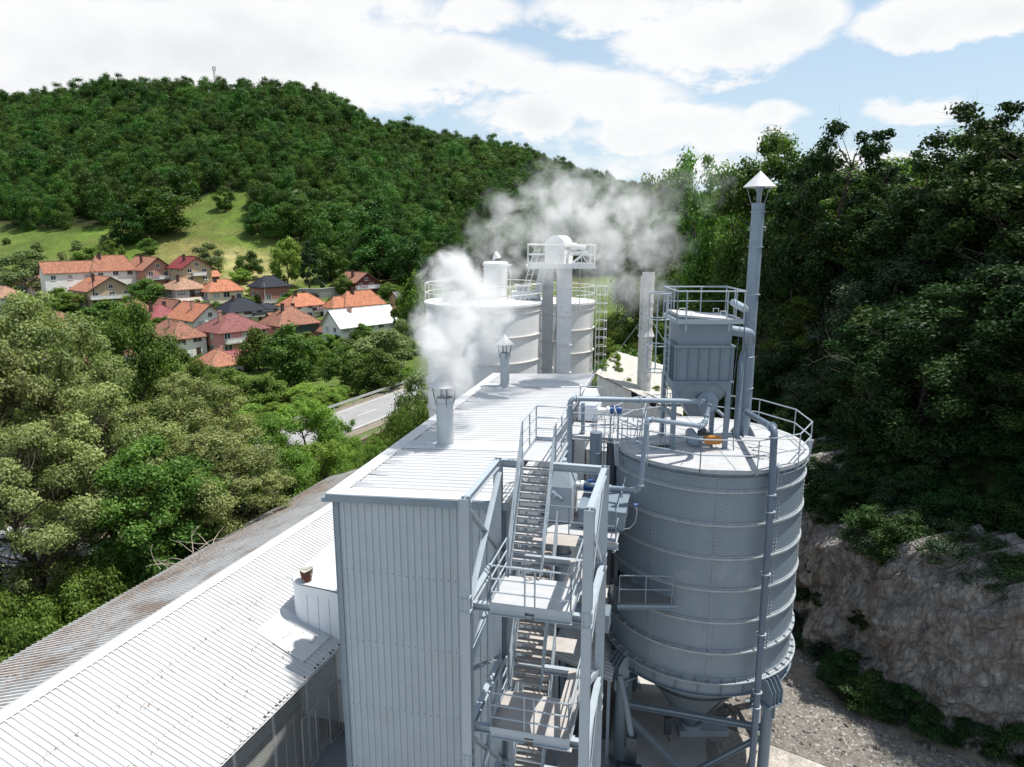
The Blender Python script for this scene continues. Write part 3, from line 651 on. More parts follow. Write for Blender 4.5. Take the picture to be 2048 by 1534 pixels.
for b0, b1 in ((4.75, 5.75), (15.8, 16.6), (-.15, .42)):
    mb = MB(PL); mb.hexa([(TA0 + .2, b0, rz(TA0 + .2) + .104), (TA1 - .05, b0, rz(TA1) + .104), (TA1 - .05, b1, rz(TA1) + .104), (TA0 + .2, b1, rz(TA0 + .2) + .104), (TA0 + .2, b0, rz(TA0 + .2) + .115), (TA1 - .05, b0, rz(TA1) + .115), (TA1 - .05, b1, rz(TA1) + .115), (TA0 + .2, b1, rz(TA0 + .2) + .115)])
    mb.build('flashing', 'roof_white', t)
mb = MB(PL)   # left verge flashing
mb.hexa([(TA0 - .2, -.18, ZL - .02), (TA0 + .32, -.18, ZL + .125), (TA0 + .32, TB1 + .18, ZL + .125), (TA0 - .2, TB1 + .18, ZL - .02), (TA0 - .2, -.18, ZL + .13), (TA0 + .32, -.18, ZL + .14), (TA0 + .32, TB1 + .18, ZL + .14), (TA0 - .2, TB1 + .18, ZL + .13)])
mb.box(TA1 + .08, TA1 + .14, -.18, TB1 + .18, ZR - .10, ZR + .13)
mb.build('verge_flashing', 'roof_white', t)
mb = MB(PL)
mb.hexa([(TA0 - .2, -.2, ZL - .14), (TA1 + .15, -.2, ZR - .14), (TA1 + .15, -.155, ZR - .14), (TA0 - .2, -.155, ZL - .14), (TA0 - .2, -.2, ZL + .1), (TA1 + .15, -.2, ZR + .1), (TA1 + .15, -.155, ZR + .1), (TA0 - .2, -.155, ZL + .1)])
mb.box(TA0 - .34, TA0 - .2, -.2, TB1 + .1, ZL - .16, ZL - .02)
mb.build('fascia', 'panel_trim', t)
for b in (.75, 1.9, 3.05, 4.15, 5.35, 6.6, 7.7, 9.7, 11.1, 12.6, 14.0, 15.3, 16.7):
    mb = MB(PL); a = TA0 + .38; z = rz(a) + .10; w = .085
    L_ = .62
    mb.add([(a, b - w, z), (a, b + w, z), (a, b, z + .15), (a + L_, b - w, z), (a + L_, b + w, z), (a + L_, b, z + .10)], [(0, 3, 5, 2), (1, 2, 5, 4), (3, 4, 5)])
    o = mb.build('roof_cap', 'roof_white', t, smooth=False)
    mb = MB(PL); mb.add([(a + .01, b - w * .9, z), (a + .01, b + w * .9, z), (a + .01, b, z + .14)], [(0, 1, 2)]); mb.build('opening_shade', 'dark', o)  # near-black sheet painted in for the shade inside the cap

# ---- chimneys on the roof
def chimney(a, b, r, zt, zc0, zc1, rc, label):
    z0 = rz(a) + .1
    t = thing('chimney', label, 'chimney', (a, b, z0), frame=PL, group='capped steel flues on the white roof')
    mb = MB(PL); mb.lathe((a, b, 0), [(r * 1.0, z0), (r, zt - .28), (r * 1.07, zt - .26), (r * 1.07, zt - .22), (r, zt - .2), (r, zt), (r * .93, zt), (r * .93, zt - .6)], 40)
    mb.build('flue', 'galv', t)
    mb = MB(PL); mb.lathe((a, b, 0), [(r * 1.28, z0), (r * 1.22, z0 + .05), (r * 1.02, z0 + .09)], 40, cap0=True); mb.build('collar', 'galv', t)
    mb = MB(PL); mb.cyl((a, b), r * .93, zt - .6, zt - .58, 32); mb.build('bore_shade', 'dark', t)  # near-black disc painted in for the shade down the flue
    mb = MB(PL); mb.lathe((a, b, 0), [(rc, zc0), (0.005, zc1), (0.005, zc1 - .02), (rc * .98, zc0 - .012), (rc, zc0)], 40); mb.build('cone_cap', 'roof_white', t)
    for k in range(4):
        an = k * math.pi / 2 + .5; mb = MB(PL); mb.beam((a + r * 1.03 * math.cos(an), b + r * 1.03 * math.sin(an), zt - .3), (a + rc * .8 * math.cos(an), b + rc * .8 * math.sin(an), zc0 + .02), .012, .04); mb.build('stay', 'pipe_dark', t)
    mb = MB(PL); mb.beam((a - .08, b - r * .6, zt - .15), (a - .08, b - r * .3, zc0 + .1), .05, .03); mb.beam((a + .08, b + r * .2, zt - .3), (a + .08, b + r * .1, zc0 + .12), .05, .03); mb.build('bracket', 'machine_dark', t)
chimney(-3.64, 5.3, .315, Z(-5.92), Z(-5.49), Z(-5.0), .56, 'wide grey flue with cone cap, steaming, nearest on the white roof')
chimney(-4.13, 16.2, .235, Z(-6.06), Z(-5.61), Z(-5.1), .46, 'slim grey flue with cone cap at the far end of the white roof')

# ---- stair tower
FA0, FA1, FB0, FB1 = -.17, 2.87, -3.3, -.14
ZT, ZP, Z1, Z2, Z3 = Z(-6.3), Z(-6.32), Z(-9.1), Z(-12.62), Z(-16.1)
t = thing('stair_tower', 'open grey steel stair tower with braced posts in front of the tall metal building', 'stair tower', (1.35, -1.7, 0), frame=PL)
for a in (FA0, FA1):
    for b in (FB0, FB1):
        mb = MB(PL); mb.ibeam((a, b, 0), (a, b, ZT - .001), .24, .22, (0, 1, 0), .02)
        for zz in (Z(-13.6), Z(-9.1)):
            mb.box(a - .132, a + .132, b - .125, b + .125, zz - .2, zz - .185); mb.box(a - .132, a + .132, b - .125, b + .125, zz + .185, zz + .2)
            for q in range(4):
                for s in (-1, 1): mb.box(a + s * .07 - .014, a + s * .07 + .014, b - .14, b - .11, zz - .15 + q * .1 - .014, zz - .15 + q * .1 + .014)
        mb.build('post', 'steel', t)
def ib(p, q, w=.16, h=.22, n='beam'):
    mb = MB(PL); mb.ibeam(p, q, w, h); mb.build(n, 'steel', t)
zb = ZT - .11
for a in (FA0, FA1): ib((a, FB0 + .13, zb), (a, FB1 - .13, zb))
ib((FA0 + .1, FB1, zb), (.5, FB1, zb)); ib((1.42, FB1, zb), (FA1 - .1, FB1, zb))
for zl in (Z1, Z2, Z3):
    zz = zl - .16
    for a in (FA0, FA1): ib((a, FB0 + .13, zz), (a, FB1 - .13, zz))
    ib((FA0 + .1, FB0 + .25, zz), (FA1 - .1, FB0 + .25, zz), .16, .2); ib((FA0 + .1, FB1, zz), (FA1 - .1, FB1, zz))
def br(p, q):
    d = unit(np.subtract(q, p)); mb = MB(PL); mb.beam(np.add(p, d * .02), np.subtract(q, d * .02), .012, .15, (0, 0, 1)); o = np.array((0.066 if p[0] < 1 else -.066, 0, 0)); 
    mb.beam(np.add(p, o), np.add(q, o), .13, .012, (0, 0, 1)); mb.build('brace', 'steel', t)
for a in (FA0, FA1):
    f, k = FB0 + .14, FB1 - .14
    br((a, f, ZT - .35), (a, k, Z1 + .1)); br((a + .02, f, Z1 + .1), (a + .02, k, ZT - .35))
    m2 = (Z1 + Z2) / 2 - .1
    br((a, f, m2 + .12), (a, k, Z1 - .4)); br((a, f, m2 - .12), (a, k, Z2 + .1))
    br((a, f, Z2 - .4), (a, k, Z3 + .1)); br((a + .02, f, Z3 + .1), (a + .02, k, Z2 - .4))
    br((a, f, Z3 - .4), (a, k, .6)); br((a + .02, f, .6), (a + .02, k, Z3 - .4))
# landings
LA0, LA1, LB0 = .43, 2.5, -3.32
def landing(z, dm, lab=None):
    mb = MB(PL); mb.box(LA0, LA1, LB0, -1.62, z - .03, z); fl = mb.build('landing', dm, t, smooth=False)
    mb = MB(PL); mb.box(2.0, LA1, -1.615, -.2, z - .034, z - .004); mb.box(.5, 1.99, .62, 1.4, z - .034, z - .004); mb.build('walkway', 'deck_brown', fl, smooth=False)
    if lab: fl['label'] = lab
    mb = MB(PL)
    for a, b in ((LA0, 1.33), (1.60, LA1)): pass
    mb.ibeam((LA0, LB0 + .08, z - .14), (1.32, LB0 + .08, z - .14), .12, .2); mb.ibeam((1.56, LB0 + .08, z - .14), (LA1, LB0 + .08, z - .14), .12, .2)
    mb.beam((1.34, LB0 + .35, z - .12), (1.54, LB0 + .35, z - .12), .3, .12)
    for a in (LA0 + .06, LA1 - .06): mb.ibeam((a, LB0 + .14, z - .14), (a, -.3, z - .14), .1, .2)
    mb.build('joist', 'steel', fl)
    mb = MB(PL)
    mb.box(LA0, LA1, LB0 - .012, LB0 - .002, z - .03, z + .13); mb.box(LA0 - .012, LA0 - .002, LB0, -1.6, z - .03, z + .13); mb.box(LA1 + .002, LA1 + .012, LB0, -.2, z - .03, z + .13)
    mb.build('toe_board', 'steel', fl)
    mb = MB(PL)
    f = [(LA0 + .03, LB0 + .03, z), (1.33, LB0 + .03, z), (1.58, LB0 + .03, z), (LA1 - .03, LB0 + .03, z)]
    rail(mb, f, 1.1, (1.0, .68, .36), .021, True)
    rail(mb, [(LA0 + .03, LB0 + .03, z), (LA0 + .03, -2.5, z), (LA0 + .03, -1.65, z)], 1.1, (1.0, .68, .36), .021)
    rail(mb, [(LA1 - .03, LB0 + .03, z), (LA1 - .03, -1.7, z), (LA1 - .03, -.25, z)], 1.1, (1.0, .68, .36), .021)
    mb.build('railing', 'steel', fl)
landing(Z1, 'deck'); landing(Z2, 'deck_brown', 'landing plate dulled by brown dust'); landing(Z3, 'deck_brown', 'landing plate dulled by brown dust')
def flight(z0, b0, z1, b1, a0=.55, a1=1.38, n=14):
    mb = MB(PL)
    for a in (a0, a1):
        mb.beam((a, b0, z0 + .06), (a, b1, z1 - .06), .012, .22, (0, 0, 1)); s = 1 if a == a0 else -1
        mb.beam((a - s * .03, b0, z0 + .17), (a - s * .03, b1, z1 + .05), .06, .012)
    f = mb.build('stair_flight', 'steel', t)
    g_ = (b1 - b0) / n
    mb = MB(PL)
    for k in range(1, n):
        z = z0 + (z1 - z0) * k / n; b = b0 + g_ * k
        mb.box(a0 + .01, a1 - .01, b - .03, b + .21, z - .025, z); mb.box(a0 + .01, a1 - .01, b - .03, b - .022, z - .06, z)
    mb.build('treads', 'deck' if z0 > Z2 else 'deck_brown', f, smooth=False)
    for a in (a0 - .05, a1 + .05):
        mb = MB(PL); pts = [(a, b0 + (b1 - b0) * q, z0 + (z1 - z0) * q + .05) for q in (0.02, .35, .68, 1.0)]
        rail(mb, pts, 1.0, (1.0, .68, .36), .02); mb.build('handrail', 'steel', f)
flight(Z1, -1.62, ZP, -.02, n=14); flight(Z2, -1.5, Z1, .62, n=16); flight(Z3, -1.5, Z2, .62, n=16); flight(.1, -5.2, Z3, -1.62 - 1.75, n=24)
# top platform running back over the roof edge
mb = MB(PL); mb.box(.46, 1.5, -.02, 2.0, ZP - .03, ZP); fl = mb.build('platform', 'deck', t, smooth=False)
mb = MB(PL)
for a in (.5, 1.46): mb.ibeam((a, -.02, ZP - .15), (a, 2.0, ZP - .15), .1, .22)
mb.ibeam((.45, 1.95, ZP - .15), (1.5, 1.95, ZP - .15), .1, .22); mb.build('joist', 'steel', fl)
mb = MB(PL); rail(mb, [(.5, .05, ZP), (.5, 1.0, ZP), (.5, 1.96, ZP), (1.46, 1.96, ZP), (1.46, 1.0, ZP), (1.46, .05, ZP)], 1.1, (1.0, .68, .36), .022, toe=.13); mb.build('railing', 'steel', fl)

# ---- big grey silo
SC = np.array((7.95, 27.75)); SR = 3.72; ZD = Z(-8.25)
va = math.atan2(-SC[1], -SC[0])          # bearing from the silo to the viewer
t = thing('cement_silo', 'large blue grey bolted steel silo on four legs beside the stair tower', 'silo', (SC[0], SC[1], 0))
RZ = [Z(q) for q in (-9.07, -10.34, -11.64, -12.9, -14.19, -15.44)]; ZB = Z(-16.66); ZS = Z(-17.1)
mb = MB(); mb.lathe((SC[0], SC[1], 0), [(SR, ZS), (SR, ZD - .02)], 96); mb.build('shell', 'silo', t)
for i, z in enumerate(RZ):
    mb = MB(); w = .085 if i < 5 else .13
    mb.ring(SC, SR + .002, SR + w, z - .02, z + .012, 96); mb.ring(SC, SR + w - .012, SR + w, z - .06, z - .02, 96)
    mb.ring(SC, SR + .002, SR + .03, z + .012, z + .07, 96)
    if i == 5:
        for k in range(40):
            an = k * math.tau / 40; c, s = math.cos(an), math.sin(an)
            mb.beam((SC[0] + (SR + .02) * c, SC[1] + (SR + .02) * s, z + .05), (SC[0] + (SR + .13) * c, SC[1] + (SR + .13) * s, z + .03), .012, .09)
    mb.build('ring', 'silo_edge', t)
mb = MB(); mb.ring(SC, SR + .002, SR + .24, ZB - .02, ZB + .015, 96); mb.ring(SC, SR + .002, SR + .02, ZB + .015, ZB + .1, 96)
for k in range(48):
    an = k * math.tau / 48; c, s = math.cos(an), math.sin(an)
    mb.beam((SC[0] + (SR + .02) * c, SC[1] + (SR + .02) * s, ZB + .06), (SC[0] + (SR + .2) * c, SC[1] + (SR + .2) * s, ZB + .04), .012, .10)
mb.cm = 1
for k in range(240):
    an = (k + .5) * math.tau / 240; c, s = math.cos(an), math.sin(an); x, y = SC[0] + (SR + .13) * c, SC[1] + (SR + .13) * s
    mb.box(x - .016, x + .016, y - .016, y + .016, ZB + .015, ZB + .03)
mb.build('base_flange', ['silo_edge', 'machine_dark'], t)
mb = MB(); mb.ring(SC, SR + .03, SR + .06, ZS - .12, ZB - .02, 96); mb.ring(SC, SR - .5, SR + .16, ZS - .14, ZS - .12, 96)
for k in range(28):
    an = k * math.tau / 28; c, s = math.cos(an), math.sin(an)
    mb.beam((SC[0] + (SR + .1) * c, SC[1] + (SR + .1) * s, ZB - .03), (SC[0] + (SR + .1) * c, SC[1] + (SR + .1) * s, ZS - .12), .012, .1, (c, s, 0))
mb.build('skirt', 'filter', t)
# riveted vertical seams
for k in range(10):
    an = va + R(8) + k * math.tau / 10; c, s = math.cos(an), math.sin(an); tx, ty = -s, c
    mb = MB(); p = np.array((SC[0] + (SR + .006) * c, SC[1] + (SR + .006) * s))
    mb.beam((*p, ZB + .1), (*p, ZD - .3), .2, .012, (c, s, 0))
    for q in (-.07, .07):
        z = ZB + .2
        while z < ZD - .35:
            x = p + np.array((tx, ty)) * q + np.array((c, s)) * .012
            mb.box(x[0] - .02, x[0] + .02, x[1] - .02, x[1] + .02, z - .02, z + .02, 1); z += .15
    mb.build('seam', ['silo', 'silo_edge'], t, smooth=False)
# deck, rim and hoop under it
mb = MB(); mb.lathe((SC[0], SC[1], 0), [(.02, ZD + .16), (SR + .10, ZD)], 96); mb.lathe((SC[0], SC[1], 0), [(SR + .10, ZD), (SR + .10, ZD - .03)], 96)
dk = mb.build('deck', 'deck', t)
mb = MB()
for k in range(12):
    an = k * math.tau / 12; c, s = math.cos(an), math.sin(an); mb.beam((SC[0] + .5 * c, SC[1] + .5 * s, ZD + .145), (SC[0] + SR * c, SC[1] + SR * s, ZD + .01), .02, .012)
mb.build('deck_seam', 'filter', dk, smooth=False)
mb = MB(); mb.ring(SC, SR + .08, SR + .11, ZD - .14, ZD - .002, 96); mb.ring(SC, SR, SR + .10, ZD - .30, ZD - .285, 96)
for k in range(36):
    an = k * math.tau / 36; c, s = math.cos(an), math.sin(an)
    mb.beam((SC[0] + (SR + .05) * c, SC[1] + (SR + .05) * s, ZD - .285), (SC[0] + (SR + .05) * c, SC[1] + (SR + .05) * s, ZD - .02), .01, .09, (c, s, 0))
mb.build('rim', 'silo_edge', t)
pts = []
mb = MB()
for k in range(13):
    an = va - R(3) + k * math.tau / 12; pts.append((SC[0] + (SR + .14) * math.cos(an), SC[1] + (SR + .14) * math.sin(an), ZD - .2))
rail(mb, pts, 1.3, (1.0, .56), .025, True, 0, .022)
mb.build('railing', 'steel', t)
# lifting lugs
for an in (va + R(98), va - R(60), va + R(38)):
    mb = MB(); c, s = math.cos(an), math.sin(an); p = np.array((SC[0] + (SR + .26) * c, SC[1] + (SR + .26) * s))
    mb.beam((*(p - np.array((c, s)) * .08), ZD - .75), (*p, ZD + .1), .03, .2, (c, s, 0)); mb.lathe((p[0], p[1], ZD + .16), [(.05, -.02), (.12, -.02), (.12, .02), (.05, .02), (.05, -.02)], 16); mb.build('lifting_lug', 'steel', t)
# cone
mb = MB(); zc1 = .62
mb.lathe((SC[0], SC[1], 0), [(SR - .30, ZS - .1), (2.15, Z(-18.6)), (.36, zc1)], 64); hp = mb.build('hopper', 'filter', t)
mb = MB(); mb.ring(SC, 2.13, 2.23, Z(-18.63), Z(-18.55), 64)
for k in range(72):
    an = k * math.tau / 72; c, s = math.cos(an), math.sin(an); mb.box(SC[0] + 2.19 * c - .02, SC[0] + 2.19 * c + .02, SC[1] + 2.19 * s - .02, SC[1] + 2.19 * s + .02, Z(-18.66), Z(-18.5))
for an in (va + R(10), va + R(100), va - R(80), va + R(190)):
    c, s = math.cos(an), math.sin(an); mb.beam((SC[0] + (SR - .28) * c, SC[1] + (SR - .28) * s, ZS - .1), (SC[0] + 2.16 * c, SC[1] + 2.16 * s, Z(-18.55)), .03, .03)
mb.build('hopper_joint', 'machine_dark', hp)
mb = MB(); c, s = math.cos(va + R(38)), math.sin(va + R(38)); mb.beam((SC[0] + 2.17 * c, SC[1] + 2.17 * s, Z(-18.6)), (SC[0] + .42 * c, SC[1] + .42 * s, zc1 + .1), .22, .03, (c, s, 0)); mb.build('hopper_plate', 'machine_dark', hp)
mb = MB(); mb.ring(SC, .34, .5, zc1 - .05, zc1, 32); mb.lathe((SC[0], SC[1], 0), [(.45, zc1 - .05), (.45, zc1 - .3)], 32); mb.box(SC[0] - .55, SC[0] + 1.6, SC[1] - .35, SC[1] + .45, .03, zc1 - .3); mb.build('outlet', 'steel', t)
# legs with gusset brackets
LEG = []
for k, off in enumerate((-46, 46, 134, -134)):
    an = va + R(off); c, s = math.cos(an), math.sin(an); p = np.array((SC[0] + (SR + .22) * c, SC[1] + (SR + .22) * s)); LEG.append(p)
    ztop = ZS - .62
    mb = MB(); mb.cyl(p, .215, 0, ztop, 28); 
    for q in range(4):
        a2 = an + q * math.pi / 2; mb.beam((*(p + .26 * np.array((math.cos(a2), math.sin(a2)))), ztop - .6), (*(p + .26 * np.array((math.cos(a2), math.sin(a2)))), ztop - .02), .02, .16, (math.cos(a2), math.sin(a2), 0))
    mb.box(p[0] - .35, p[0] + .35, p[1] - .35, p[1] + .35, 0, .05)
    lg = mb.build('leg', 'filter', t)
    mb = MB(); q0 = p - np.array((c, s)) * .45; tx = np.array((-s, c))
    i0 = np.array((SC[0] + (SR + .06) * c, SC[1] + (SR + .06) * s)); o0 = np.array((SC[0] + (SR + .62) * c, SC[1] + (SR + .62) * s)); mid = np.array((SC[0] + (SR + .34) * c, SC[1] + (SR + .34) * s))
    hx = lambda A, B, z0, z1, w: mb.hexa([(*(A - tx * w), z0), (*(B - tx * w), z0), (*(B + tx * w), z0), (*(A + tx * w), z0), (*(A - tx * w), z1), (*(B - tx * w), z1), (*(B + tx * w), z1), (*(A + tx * w), z1)])
    hx(i0 - np.array((c, s)) * .3, o0, ztop, ztop + .045, .42)
    for w in (-.3, -.1, .1, .3):
        A = tx * w; pr = [(i0 + A, ztop + .045), (o0 + A, ztop + .045), (o0 + A, ztop + .62), (mid + A, ztop + 1.02), (i0 + A, ztop + 1.02)]
        v0 = [(*(p_ - tx * .011), z_) for p_, z_ in pr]; v1 = [(*(p_ + tx * .011), z_) for p_, z_ in pr]
        mb.add(v0 + v1, [(0, 1, 2, 3, 4), (9, 8, 7, 6, 5)] + [(i, 5 + i, 5 + (i + 1) % 5, (i + 1) % 5) for i in range(5)])
    mb.build('bracket', 'silo', lg, smooth=False)
for k in range(4):
    p, q = LEG[k], LEG[(k + 1) % 4]; d = unit(q - p); p2, q2 = p + d * .2, q - d * .2
    mb = MB(); mb.ibeam((*p2, Z(-18.95)), (*q2, Z(-18.95)), .2, .2); mb.build('tie_beam', 'silo', t)
    m_ = (p + q) / 2
    for s_ in (p2, q2):
        mb = MB(); mb.ibeam((*s_, Z(-19.4)), (*(m_ + (s_ - m_) * .12), .35), .18, .18); mb.build('brace', 'silo', t)
# cage ladder on the left flank and cable loop
def cage_ladder(name, label, parent, c, out, z0, z1, w=.42, depth=.72, mat_='steel', rungs=.3, hoops=None, frame=IDM, cz0=None):
    """ladder whose rails stand at c, with hoops bulging along `out`"""
    out = unit(out); sd_ = np.array((-out[1], out[0])); c = np.array(c, float)
    mb = MB(frame)
    for s in (-1, 1): mb.beam((*(c + sd_ * s * w / 2), z0), (*(c + sd_ * s * w / 2), z1), .05, .03)
    z = z0 + .2
    while z < z1 - .1: mb.tube([(*(c - sd_ * w / 2), z), (*(c + sd_ * w / 2), z)], .014, 5); z += rungs
    ld = mb.build('ladder', mat_, parent)
    mb = MB(frame); r = depth / 2; cc = c + out * r
    th = [math.atan2(out[1], out[0]) + R(a) for a in range(-150, 151, 20)]
    hs = hoops or list(np.arange((cz0 or z0 + 2.2), z1 + .01, .9))
    for hz_ in hs:
        mb.tube([(cc[0] + r * 1.05 * math.cos(a), cc[1] + r * 1.05 * math.sin(a), hz_) for a in th], .022, 5)
    for a in (-110, -55, 0, 55, 110):
        an = math.atan2(out[1], out[0]) + R(a); mb.tube([(cc[0] + r * 1.05 * math.cos(an), cc[1] + r * 1.05 * math.sin(an), z_) for z_ in (min(hs), max(hs))], .014, 5)
    mb.build('cage', mat_, ld); return ld
an = va - R(78); cdir = np.array((math.cos(an), math.sin(an)))
cage_ladder('ladder', None, t, SC + cdir * (SR + .22), cdir, Z(-14.5), ZD + 1.0, hoops=[ZD - 3.6, ZD - 2.5, ZD - 1.3, ZD - .3, ZD + .9])
# small sloping catwalk on the left flank of the silo
zz = Z(-13.45)
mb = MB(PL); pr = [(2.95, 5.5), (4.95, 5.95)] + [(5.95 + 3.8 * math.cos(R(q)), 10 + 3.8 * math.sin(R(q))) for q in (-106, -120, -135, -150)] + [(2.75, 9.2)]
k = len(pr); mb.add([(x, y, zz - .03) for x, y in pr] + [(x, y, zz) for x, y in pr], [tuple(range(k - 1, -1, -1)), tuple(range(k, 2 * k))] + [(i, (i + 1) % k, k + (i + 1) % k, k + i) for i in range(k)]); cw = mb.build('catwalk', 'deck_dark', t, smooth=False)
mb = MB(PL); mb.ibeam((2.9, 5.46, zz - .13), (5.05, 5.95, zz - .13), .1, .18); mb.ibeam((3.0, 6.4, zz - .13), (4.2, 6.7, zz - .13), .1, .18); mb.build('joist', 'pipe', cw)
mb = MB(PL); rail(mb, [(2.95, 5.5, zz), (3.9, 5.71, zz), (4.85, 5.92, zz)], 1.1, (1, .5), .022); mb.build('railing', 'pipe', cw)
# cables draped on the deck
mb = MB(); rg = random.Random(5)
for k in range(5):
    p0 = np.array((SC[0] + rg.uniform(-1, 1.6), SC[1] - rg.uniform(.8, 2.8))); pts = []
    for q in range(9): p0 = p0 + np.array((rg.uniform(-.1, .3), rg.uniform(-.14, .08))); r_ = np.hypot(*(p0 - SC)); pts.append((*p0, ZD + .16 * (1 - min(1, r_ / SR)) + .025))
    mb.tube(pts, .012, 5)
mb.build('loose_cable', 'machine_dark', t)
# ---- filter housing on the silo deck (world frame)
FX0, FX1, FY0, FY1 = 6.12, 8.32, 26.2, 28.3
fm = ((FX0 + FX1) / 2, (FY0 + FY1) / 2)
t = thing('dust_filter', 'grey boxy dust filter on legs on the silo deck, railed platform on top', 'dust filter', (*fm, ZD + .1))
z0, z1, z2 = Z(-5.52), Z(-4.17), Z(-3.2)
mb = MB(); mb.box(FX0 + .06, FX1 - .06, FY0 + .06, FY1 - .06, z0, z1)
for k in range(6):
    x = FX0 + .1 + (FX1 - FX0 - .2) * k / 5; mb.box(x - .012, x + .012, FY0 - .02, FY0 + .06, z0, z1)
    y = FY0 + .1 + (FY1 - FY0 - .2) * k / 5; mb.box(FX0 - .02, FX0 + .06, y - .012, y + .012, z0, z1); mb.box(FX1 - .06, FX1 + .02, y - .012, y + .012, z0, z1)
for z in (z0, z1):
    mb.box(FX0 - .04, FX1 + .04, FY0 - .04, FY0 + .05, z - .03, z + .03); mb.box(FX0 - .04, FX1 + .04, FY1 - .05, FY1 + .04, z - .03, z + .03)
    mb.box(FX0 - .04, FX0 + .05, FY0 + .05, FY1 - .05, z - .03, z + .03); mb.box(FX1 - .05, FX1 + .04, FY0 + .05, FY1 - .05, z - .03, z + .03)
mb.build('casing', 'filter', t, smooth=False)
mb = MB(); mb.hexa([(FX0 + .14, FY0 + .12, z1), (FX1 - .10, FY0 + .12, z1), (FX1 - .10, FY1 - .1, z1), (FX0 + .14, FY1 - .1, z1), (FX0 + .14, FY0 + .12, z2 + .13), (FX1 - .10, FY0 + .12, z2 - .05), (FX1 - .10, FY1 - .1, z2 - .05), (FX0 + .14, FY1 - .1, z2 + .13)])
mb.build('clean_air_box', 'filter', t, smooth=False)
mb = MB()
for j in range(2):
    y0 = FY0 + .1 + j * .98; mb.hexa([(FX0 + .1, y0, z2 + .14), (FX1 - .06, y0, z2 - .04), (FX1 - .06, y0 + .94, z2 - .04), (FX0 + .1, y0 + .94, z2 + .14), (FX0 + .1, y0, z2 + .22), (FX1 - .06, y0, z2 + .04), (FX1 - .06, y0 + .94, z2 + .04), (FX0 + .1, y0 + .94, z2 + .22)])
    for x in (FX0 + .45, FX1 - .45): mb.tube([(x - .1, y0 + .1, z2 + .2), (x - .1, y0 + .1, z2 + .34), (x + .1, y0 + .1, z2 + .34), (x + .1, y0 + .1, z2 + .17)], .015, 5)
mb.build('lid', 'roof_white', t, smooth=False)
mb = MB(); ap = (fm[0], fm[1], Z(-7.05)); w = .28
mb.hexa([(ap[0] - w, ap[1] - w, ap[2]), (ap[0] + w, ap[1] - w, ap[2]), (ap[0] + w, ap[1] + w, ap[2]), (ap[0] - w, ap[1] + w, ap[2]), (FX0 + .08, FY0 + .08, z0 - .35), (FX1 - .08, FY0 + .08, z0 - .35), (FX1 - .08, FY1 - .08, z0 - .35), (FX0 + .08, FY1 - .08, z0 - .35)])
mb.box(FX0 + .08, FX1 - .08, FY0 + .08, FY1 - .08, z0 - .35, z0 - .03)
for x in (FX0 + .75, FX1 - .75): mb.beam((x, FY0 + .06, z0 - .04), (fm[0] + (x - fm[0]) * .3, ap[1] - w, ap[2] + .05), .02, .09, (0, -1, 0))
mb.build('hopper', 'filter', t, smooth=False)
mb = MB(); mb.cyl((0, 0), .01, 0, .01); mb = MB()
c = np.array((fm[0] + .22, FY0 + .22, Z(-6.35)))
vs = []; 
mb.tube([c + (0, .3, -.06), c + (0, -.12, .04)], .36, 36); mb.tube([c + (0, -.12, .04), c + (0, -.15, .045)], .40, 36); mb.build('inspection_flange', 'pipe', t)
for x in (FX0 + .05, FX1 - .12):
    for y in (FY0 + .08, FY1 - .08):
        mb = MB(); mb.box(x - .085, x + .085, y - .085, y + .085, ZD + .02, z0 - .03); mb.box(x - .16, x + .16, y - .16, y + .16, ZD + .02, ZD + .10)
        s = 1 if x < fm[0] else -1; mb.add([(x + s * .085, y - .07, z0 - .03), (x + s * .45, y - .07, z0 - .03), (x + s * .085, y - .07, z0 - .4)], [(0, 1, 2)]); mb.build('leg', 'filter', t, smooth=False)
mb = MB()
mb.beam((FX0 + .1, FY1 - .1, Z(-6.9)), (FX1 - .1, FY1 - .1, Z(-6.9)), .1, .1); mb.beam((FX0 + .05, FY0 + .1, Z(-6.95)), (FX0 + .05, FY1 - .1, Z(-6.95)), .1, .1); mb.beam((FX1 - .12, FY0 + .1, Z(-6.95)), (FX1 - .12, FY1 - .1, Z(-6.95)), .1, .1); mb.build('tie', 'filter', t, smooth=False)
mb = MB(); zf = z2 - .02
px0, px1, py0, py1 = FX0 - .05, FX1 + .22, FY0 - .12, FY1 + .1
for a, b in (((px0, py0), (px1, py0)), ((px0, py1), (px1, py1)), ((px0, py0), (px0, py1)), ((px1, py0), (px1, py1))): mb.beam((*a, zf), (*b, zf), .05, .16)
for x in (FX0 + .3, FX1 - .3): mb.beam((x, py0, zf - .05), (x, py0 + .0, zf - .34), .05, .05)
pf = mb.build('platform_frame', 'steel', t, smooth=False)
mb = MB(); rail(mb, [(px0, py0, zf), (px0 + .35, py0, zf), (px1 - .62, py0, zf), (px1 - .3, py0, zf), (px1, py0, zf), (px1, py0 + 1.2, zf), (px1, py1, zf), (px1 - 1.0, py1, zf), (px0 + .4, py1, zf), (px0, py1, zf), (px0, py1 - .8, zf), (px0, py0, zf)], 1.12, (1.0,), .03, True, 0, .026)
mb.tube([(px0, py1, zf + .55), (px1, py1, zf + .55)], .022, 6); mb.tube([(px1, py0, zf + .55), (px1, py1, zf + .55)], .022, 6); mb.build('railing', 'steel', pf)
mb = MB(); c0 = np.array((px1 + .10, py0 + .15, zf + .45)); c1 = np.array((px1 - .12, py0 + 1.0, zf + .62)); mb.tube([c0, c1], .14, 18); mb.tube([c0 + (0.01, -.05, -.02), c0], [.05, .13], 14); mb.build('air_tank', 'steel', t)
